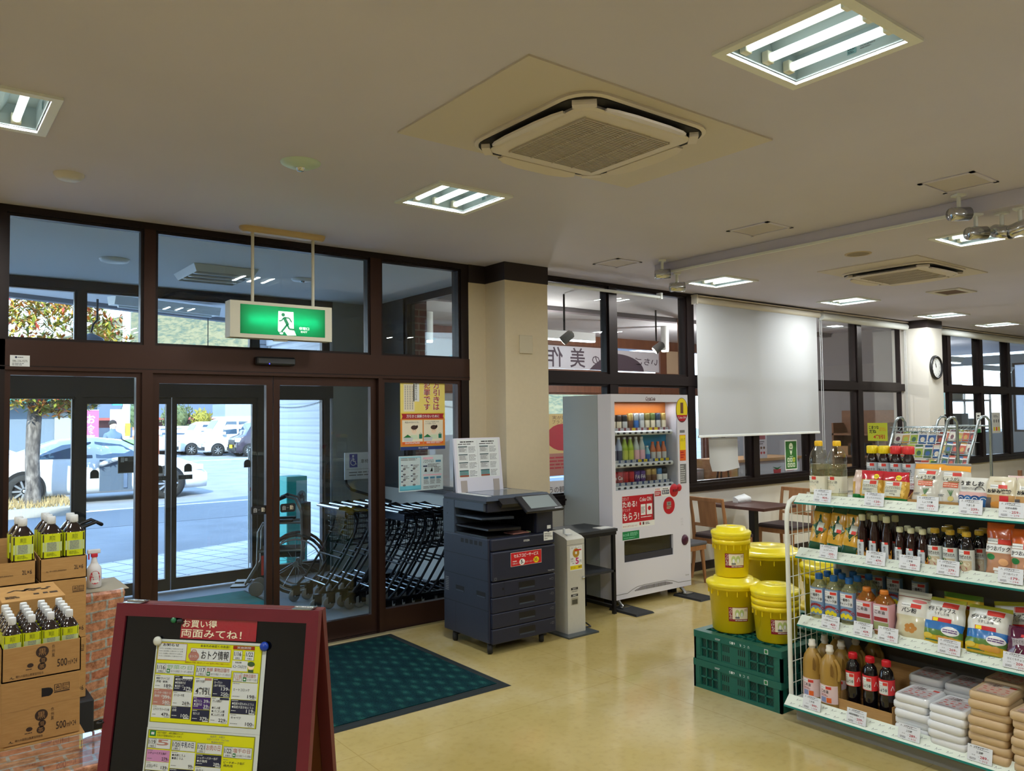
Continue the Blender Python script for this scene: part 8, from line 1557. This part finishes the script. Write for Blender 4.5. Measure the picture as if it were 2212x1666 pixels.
def chips(a,w,h):
 a.rect(-w/2,h*.5,w/2,h,FWH,1);a.rect(-w/2,h*.92,w/2,h,film('film_lime',(190,190,60)),2);a.rect(-w*.3,h*.8,w*.02,h*.9,WHITE,3);a.rect(-w*.0,h*.8,w*.38,h*.9,mat('tag_red',(214,60,50),.45),3);a.text('ポテトチップス',-w*.36,h*.7,w*.34,h*.79,BLACK,3,.02);a.text('うすしお味',-w*.16,h*.63,w*.2,h*.69,BLACK,3);a.rect(-w*.22,h*.5,w*.26,h*.58,RED,3);a.rect(-w*.2,h*.505,-w*.06,h*.575,YELLOW,4)
 a.rect(-w/2,h*.33,w/2,h*.5,film('film_sky',(46,116,190)),2);a.rect(-w/2,h*.22,w/2,h*.35,film('film_field',(90,130,60)),2);a.ell(w*.26,h*.34,w*.2,h*.09,WHITE,4);a.lines(w*.1,h*.3,w*.42,h*.38,2,PURPLE,5,.5,False);PO=mat('potato',(206,150,60),.5);[a.ell(w*.02+w*.14*i,h*.17,w*.1,h*.06,PO,4,12)for i in range(3)];a.ell(-w*.3,h*.2,w*.14,h*.05,mat('chip_yellow',(226,196,70),.5),3);a.rect(-w*.38,h*.1,w*.05,h*.13,mat('film_leaf',(60,110,70),.4),3);a.rect(-w/2,0,w/2,h*.05,film('film_leaf2',(90,140,50)),3)
bag('crisp_bag','blue and yellow crisp bag, left one in front on the third shelf',.185,.235,.045,FYE,chips,(3.985,1.80,.517),-18,seed=17,group='crisp bags');bag('crisp_bag','blue and yellow crisp bag, right one in front on the third shelf',.185,.235,.05,FYE,chips,(3.975,1.60,.517),-20,seed=18,group='crisp bags')
bag('crisp_bag','yellow crisp bag with a green top behind the left front one',.185,.24,.04,FYE,lambda a,w,h:(a.rect(-w/2,h*.9,w/2,h,film('film_leaf2')),a.rect(-w*.2,h*.7,w*.3,h*.8,FWH),a.rect(0,h*.72,w*.3,h*.78,RED,2)),(4.12,1.765,.517),-10,seed=19,group='crisp bags');bag('crisp_bag','crisp bag with a green top edge behind the right front one',.2,.245,.04,FYE,chips,(4.12,1.50,.517),-12,seed=20,group='crisp bags',roll=-8)
def choco(a,w,h):a.poly([(-w*.3,h*.45),(w*.2,h*.55),(w*.2,h*.75),(-w*.3,h*.66)],mat('choco_silver',(160,152,160),.4),1);a.text('ひとくちチョコ',-w*.27,h*.55,w*.17,h*.64,BLACK,2);a.rect(w*.2,h*.6,w*.45,h*.95,film('film_rose',(206,120,160)),1);a.rect(-w*.1,h*.72,w*.18,h*.79,RED,2);[a.stroke([(-w*.3+.02*i,h*.1),(-w*.2+.025*i,h*.4)],.003,LGREY,2)for i in range(5)]
bag('chocolate_bag','shiny purple chocolate bag at the right end of the third shelf',.17,.17,.04,film('film_purple',(84,22,56),.15),choco,(3.965,1.43,.517),-18,seed=21)
# ---- sugar packs
SUW=mat('sugar_white',(226,228,232),.35,coat=.3);SUB=mat('sugar_brown',(200,172,134),.4,coat=.3)
def sugar(name,m,printm,t1):
 o=MB();w,d,h=.165,.20,.037
 def ring(z,i):return[(x*(1-i),y*(1-i),z)for x,y in rsq2(w/2,d/2,.02)]
 def rsq2(a,b,r):return[(cx+r*math.cos(q),cy+r*math.sin(q))for cx,cy,s in((a-r,b-r,0),(-a+r,b-r,90),(-a+r,-b+r,180),(a-r,-b+r,270))for q in[math.radians(s+30*k)for k in range(4)]]
 o.loft([ring(0,.06),ring(.006,.01),ring(.018,0),ring(.03,.012),ring(h,.07)],m,True)
 a=Art(o,flat((-w/2,-d/2,h),(1,0,0),(0,1,0)),.0005)
 a.rect(.02,.02,w-.02,d-.02,printm,1);a.rect(.03,.022,.11,.027,mat('sugar_ink',(90,70,70),.5),2);red_tag(a,.09,.15,.145,.17,2);a.text(t1,.035,.13,.085,.17,mat('sugar_ink'),2,.02);SR=mat('sugar_dot',(206,70,60),.5);rr=random.Random(3)
 for i in range(4):
  for k in range(3):a.ell(.035+.03*i+.008*(k%2),.05+.03*k,.009,.005,SR,2,10)if(i+k)%3 else a.stroke([(.03+.03*i,.045+.03*k),(.042+.03*i,.058+.03*k)],.005,SR,2)
 a.text('1kg',.12,.022,.14,.03,mat('sugar_ink'),2);a.rect(.02,-.0+.035,w-.02,.0365,mat('sugar_ink'),2)
 return o.build(name)
sw=sugar('sugar_pack',SUW,mat('sugar_print_grey',(196,188,192),.4),'上白糖');sb=sugar('sugar_pack',SUB,mat('sugar_print_tan',(206,178,160),.4),'三温糖')
rs=random.Random(5)
def pile(src,x,y,n,z0,lb,grp,col,ang=0):
 for k in range(n):
  c=src if(not src.get('label'))else None
  o=src if c else src.copy()
  if not c:COL.objects.link(o)
  o.location=(x+rs.uniform(-.006,.006),y+rs.uniform(-.006,.006),z0+.0365*k);o.rotation_euler=(0,0,RZ+ang+rs.uniform(-.04,.04))
  pos='topmost' if k==n-1 else 'lowest' if k==0 else '%s from the bottom'%ORD[k]
  tag(o,'%s sugar pack, %s in the %s'%(col,pos,lb),'sugar pack',grp)
pile(sw,3.93,1.885,5,.114,'front left white stack','white sugar packs','white');pile(sw,3.90,1.71,5,.114,'front right white stack','white sugar packs','white')
pile(sw,4.15,1.92,6,.114,'rear left white stack','white sugar packs','white');pile(sw,4.14,1.745,6,.114,'rear right white stack','white sugar packs','white')
pile(sb,3.90,1.535,8,.114,'front left brown stack','brown sugar packs','brown');pile(sb,3.88,1.35,7,.114,'front right brown stack','brown sugar packs','brown')
pile(sb,4.13,1.56,8,.114,'rear left brown stack','brown sugar packs','brown');pile(sb,4.12,1.37,7,.114,'rear right brown stack','brown sugar packs','brown')
# ================================================================ SEED RACKS AND COUNTER BEYOND THE SHELF RACK
SRM=mat('seed_rack_steel',(176,190,194),.25,.9)
SEEDC=[mat('seed_%d'%i,c,.5)for i,c in enumerate(((198,90,70),(226,220,206),(70,110,84),(200,160,90),(110,70,80),(60,100,160),(170,190,80)))]
def packet(c1,c2,i):
 m=MB().box((-.045,-.004,0),(.045,.004,.13),WHITE);a=Art(m,flat((-.045,-.004,0),(1,0,0),(0,0,1)));a.rect(0,0,.09,.092,c1,1);a.rect(0,.108,.09,.13,c2,1);a.ell(.045,.045,.028,.026,c2,2,10);return m.build('seed_packet')
PK_=[packet(SEEDC[i],SEEDC[(i+3)%7],i)for i in range(7)]
for p in PK_:p.location=(0,0,-50)
_used=set()
def seed_rack(x,y,rz,W,label,rows,tubes,seed,lb):
 t=thing('seed_rack',label,'rack',(x,y,0),rz);r=random.Random(seed)
 f=MB()
 for s in(-W/2,W/2):f.tube([(s,-.28,0),(s,-.27,.6),(s,-.1,1.2),(s,.03,1.56),(s,.07,1.6),(s,.12,1.6),(s,.16,1.55),(s,.16,0)],.014,SRM,8)
 f.tube([(-W/2,.16,1.5),(W/2,.16,1.5)],.01,SRM,6).tube([(-W/2,.16,.2),(W/2,.16,.2)],.01,SRM,6).tube([(-W/2,-.27,.5),(W/2,-.27,.5)],.01,SRM,6);f.build('frame',t)
 g=MB();n=int(W/.05)
 for k in range(n):u=-W/2+W*(k+.5)/n;g.tube([(u,.02,1.5),(u,-.05,1.44),(u,-.05,1.49)],.003,SRM,4)
 g.tube([(-W/2,-.0,1.46),(W/2,0,1.46)],.005,SRM,5).tube([(-W/2,-.05,1.5),(W/2,-.05,1.5)],.004,SRM,5);g.build('hook_bar',t)
 for j,(dy,z)in enumerate(rows):MB().tube([(-W/2,dy-.02,z+.02),(W/2,dy-.02,z+.02)],.004,SRM,5).box((-W/2,dy-.02,z-.012),(W/2,dy+.05,z-.008),SRM).build('wire_tray',t)
 M=t.matrix_basis if False else Matrix.Translation((x,y,0))@Matrix.Rotation(rz,4,'Z')
 m=int(W/.098)
 for j,(dy,z)in enumerate(rows):
  for k in range(m):
   src=PK_[r.randrange(7)];i=PK_.index(src)
   if i in _used:o=src.copy();COL.objects.link(o)
   else:o=src;_used.add(i)
   o.location=M@V((-W/2+W*(k+.5)/m,dy+r.uniform(0,.01),z));o.rotation_euler=(math.radians(-16+r.uniform(-4,4)),r.uniform(-.08,.08),rz)
   tag(o,'small seed packet on the %s'%lb,'seed packet','seed packets on the %s'%lb)
 return t
rowsA=[(-.02,1.335),(-.075,1.2),(-.13,1.05),(-.2,.92),(-.25,.78)]
seed_rack(8.2,3.86,-1.85,.62,'steel seed rack with hanging packets behind the barbecue sauce bottles',rowsA,True,3,'seed rack behind the sauces')
seed_rack(9.25,3.95,-2.05,.62,'steel seed rack full of packets right of the clock pillar',rowsA+[(-.27,.66)],True,8,'seed rack right of the pillar')
t=thing('partition','brown board partition with a pale grey frame behind the pasta and ginger bags','partition',(6.2,2.55,0),.3);MB().box((0,0,0),(.03,.55,1.27),mat('partition_grey',(176,178,184),.5)).build('frame',t);MB().box((-.004,.05,.1),(0,.5,1.24),mat('partition_brown',(150,122,98),.6)).build('panel',t)
t=thing('service_desk','pale grey packing desk near the right edge beyond the goods','desk',(9.1,2.55,0),.1);MB().box((0,-.6,.74),(1.6,.9,.78),mat('desk_grey',(198,202,206),.4)).build('table_top',t)
for x in(.05,1.5):
 for y in(-.55,.83):MB().box((x,y,0),(x+.05,y+.05,.74),LGREY).build('leg',t)
t=thing('sign_board','grey framed board with a red bordered sheet at the right edge','sign board',(7.4,2.0,.0),.15);mb=MB().box((0,0,0),(.03,.6,1.28),mat('partition_grey'));a=Art(mb,flat((0,.6,0),(0,-1,0),(0,0,1)));a.rect(.09,.9,.58,1.25,VINK,1);a.rect(.115,.93,.58,1.22,WHITE,2);a.lines(.16,.98,.5,1.18,4,VR,3);mb.build('board',t)
t=thing('film_roll','white packing film roll with its end showing, right of the seed rack','roll',(9.3,3.2,1.17),.2);MB().cyl((0,-.02,0),(.2,-.30,0),.07,mat('roll_white',(220,222,224),.4),n=18).build('roll',t);MB().box((-.02,-.05,-.39),(.06,.03,-.05),BLK).build('stand',t)
t=thing('film_roll','white roll with a blue end cap at the right edge','roll',(9.5,2.55,1.17),.2);MB().cyl((0,.12,0),(.1,-.22,0),.065,mat('roll_white'),n=18).build('roll',t);MB().cyl((-.004,.135,0),(0,.12,0),.06,mat('roll_blue',(40,130,210),.4),n=18).build('end_cap',t);MB().box((-.02,-.05,-.39),(.06,.03,-.05),BLK).build('stand',t)
t=thing('basket','shallow woven basket on the packing desk','basket',(9.25,2.95,.78));MB().lathe([(.10,0),(.17,.07),(.175,.075),(.16,.07),(.095,.01)],mat('wicker',(170,140,104),.8,noise=.3,nscale=60),n=24).build('body',t);MB().box((-.1,-.06,.04),(.08,.07,.10),mat('roll_white'),r=.02).build('paper_bundle',t)
t=thing('cup_stand','grey and wooden tool holder beside the basket on the packing desk','holder',(9.2,3.2,.78));MB().box((0,0,0),(.08,.1,.2),mat('holder_grey',(150,152,154),.4)).build('body',t);MB().box((.02,.11,0),(.06,.14,.26),MWOOD).build('block',t)
tag(MB().box((0,0,0),(.2,.2,.16),mat('box_peach',(214,168,140),.6)).build('storage_box',loc=(5.2,1.78,1.03)),'peach coloured box behind the salt bag','box')
t=thing('pedestal','grey pedestal carrying the peach box','pedestal',(5.15,1.73,0));MB().box((0,0,0),(.32,.32,1.03),LGREY).build('body',t)
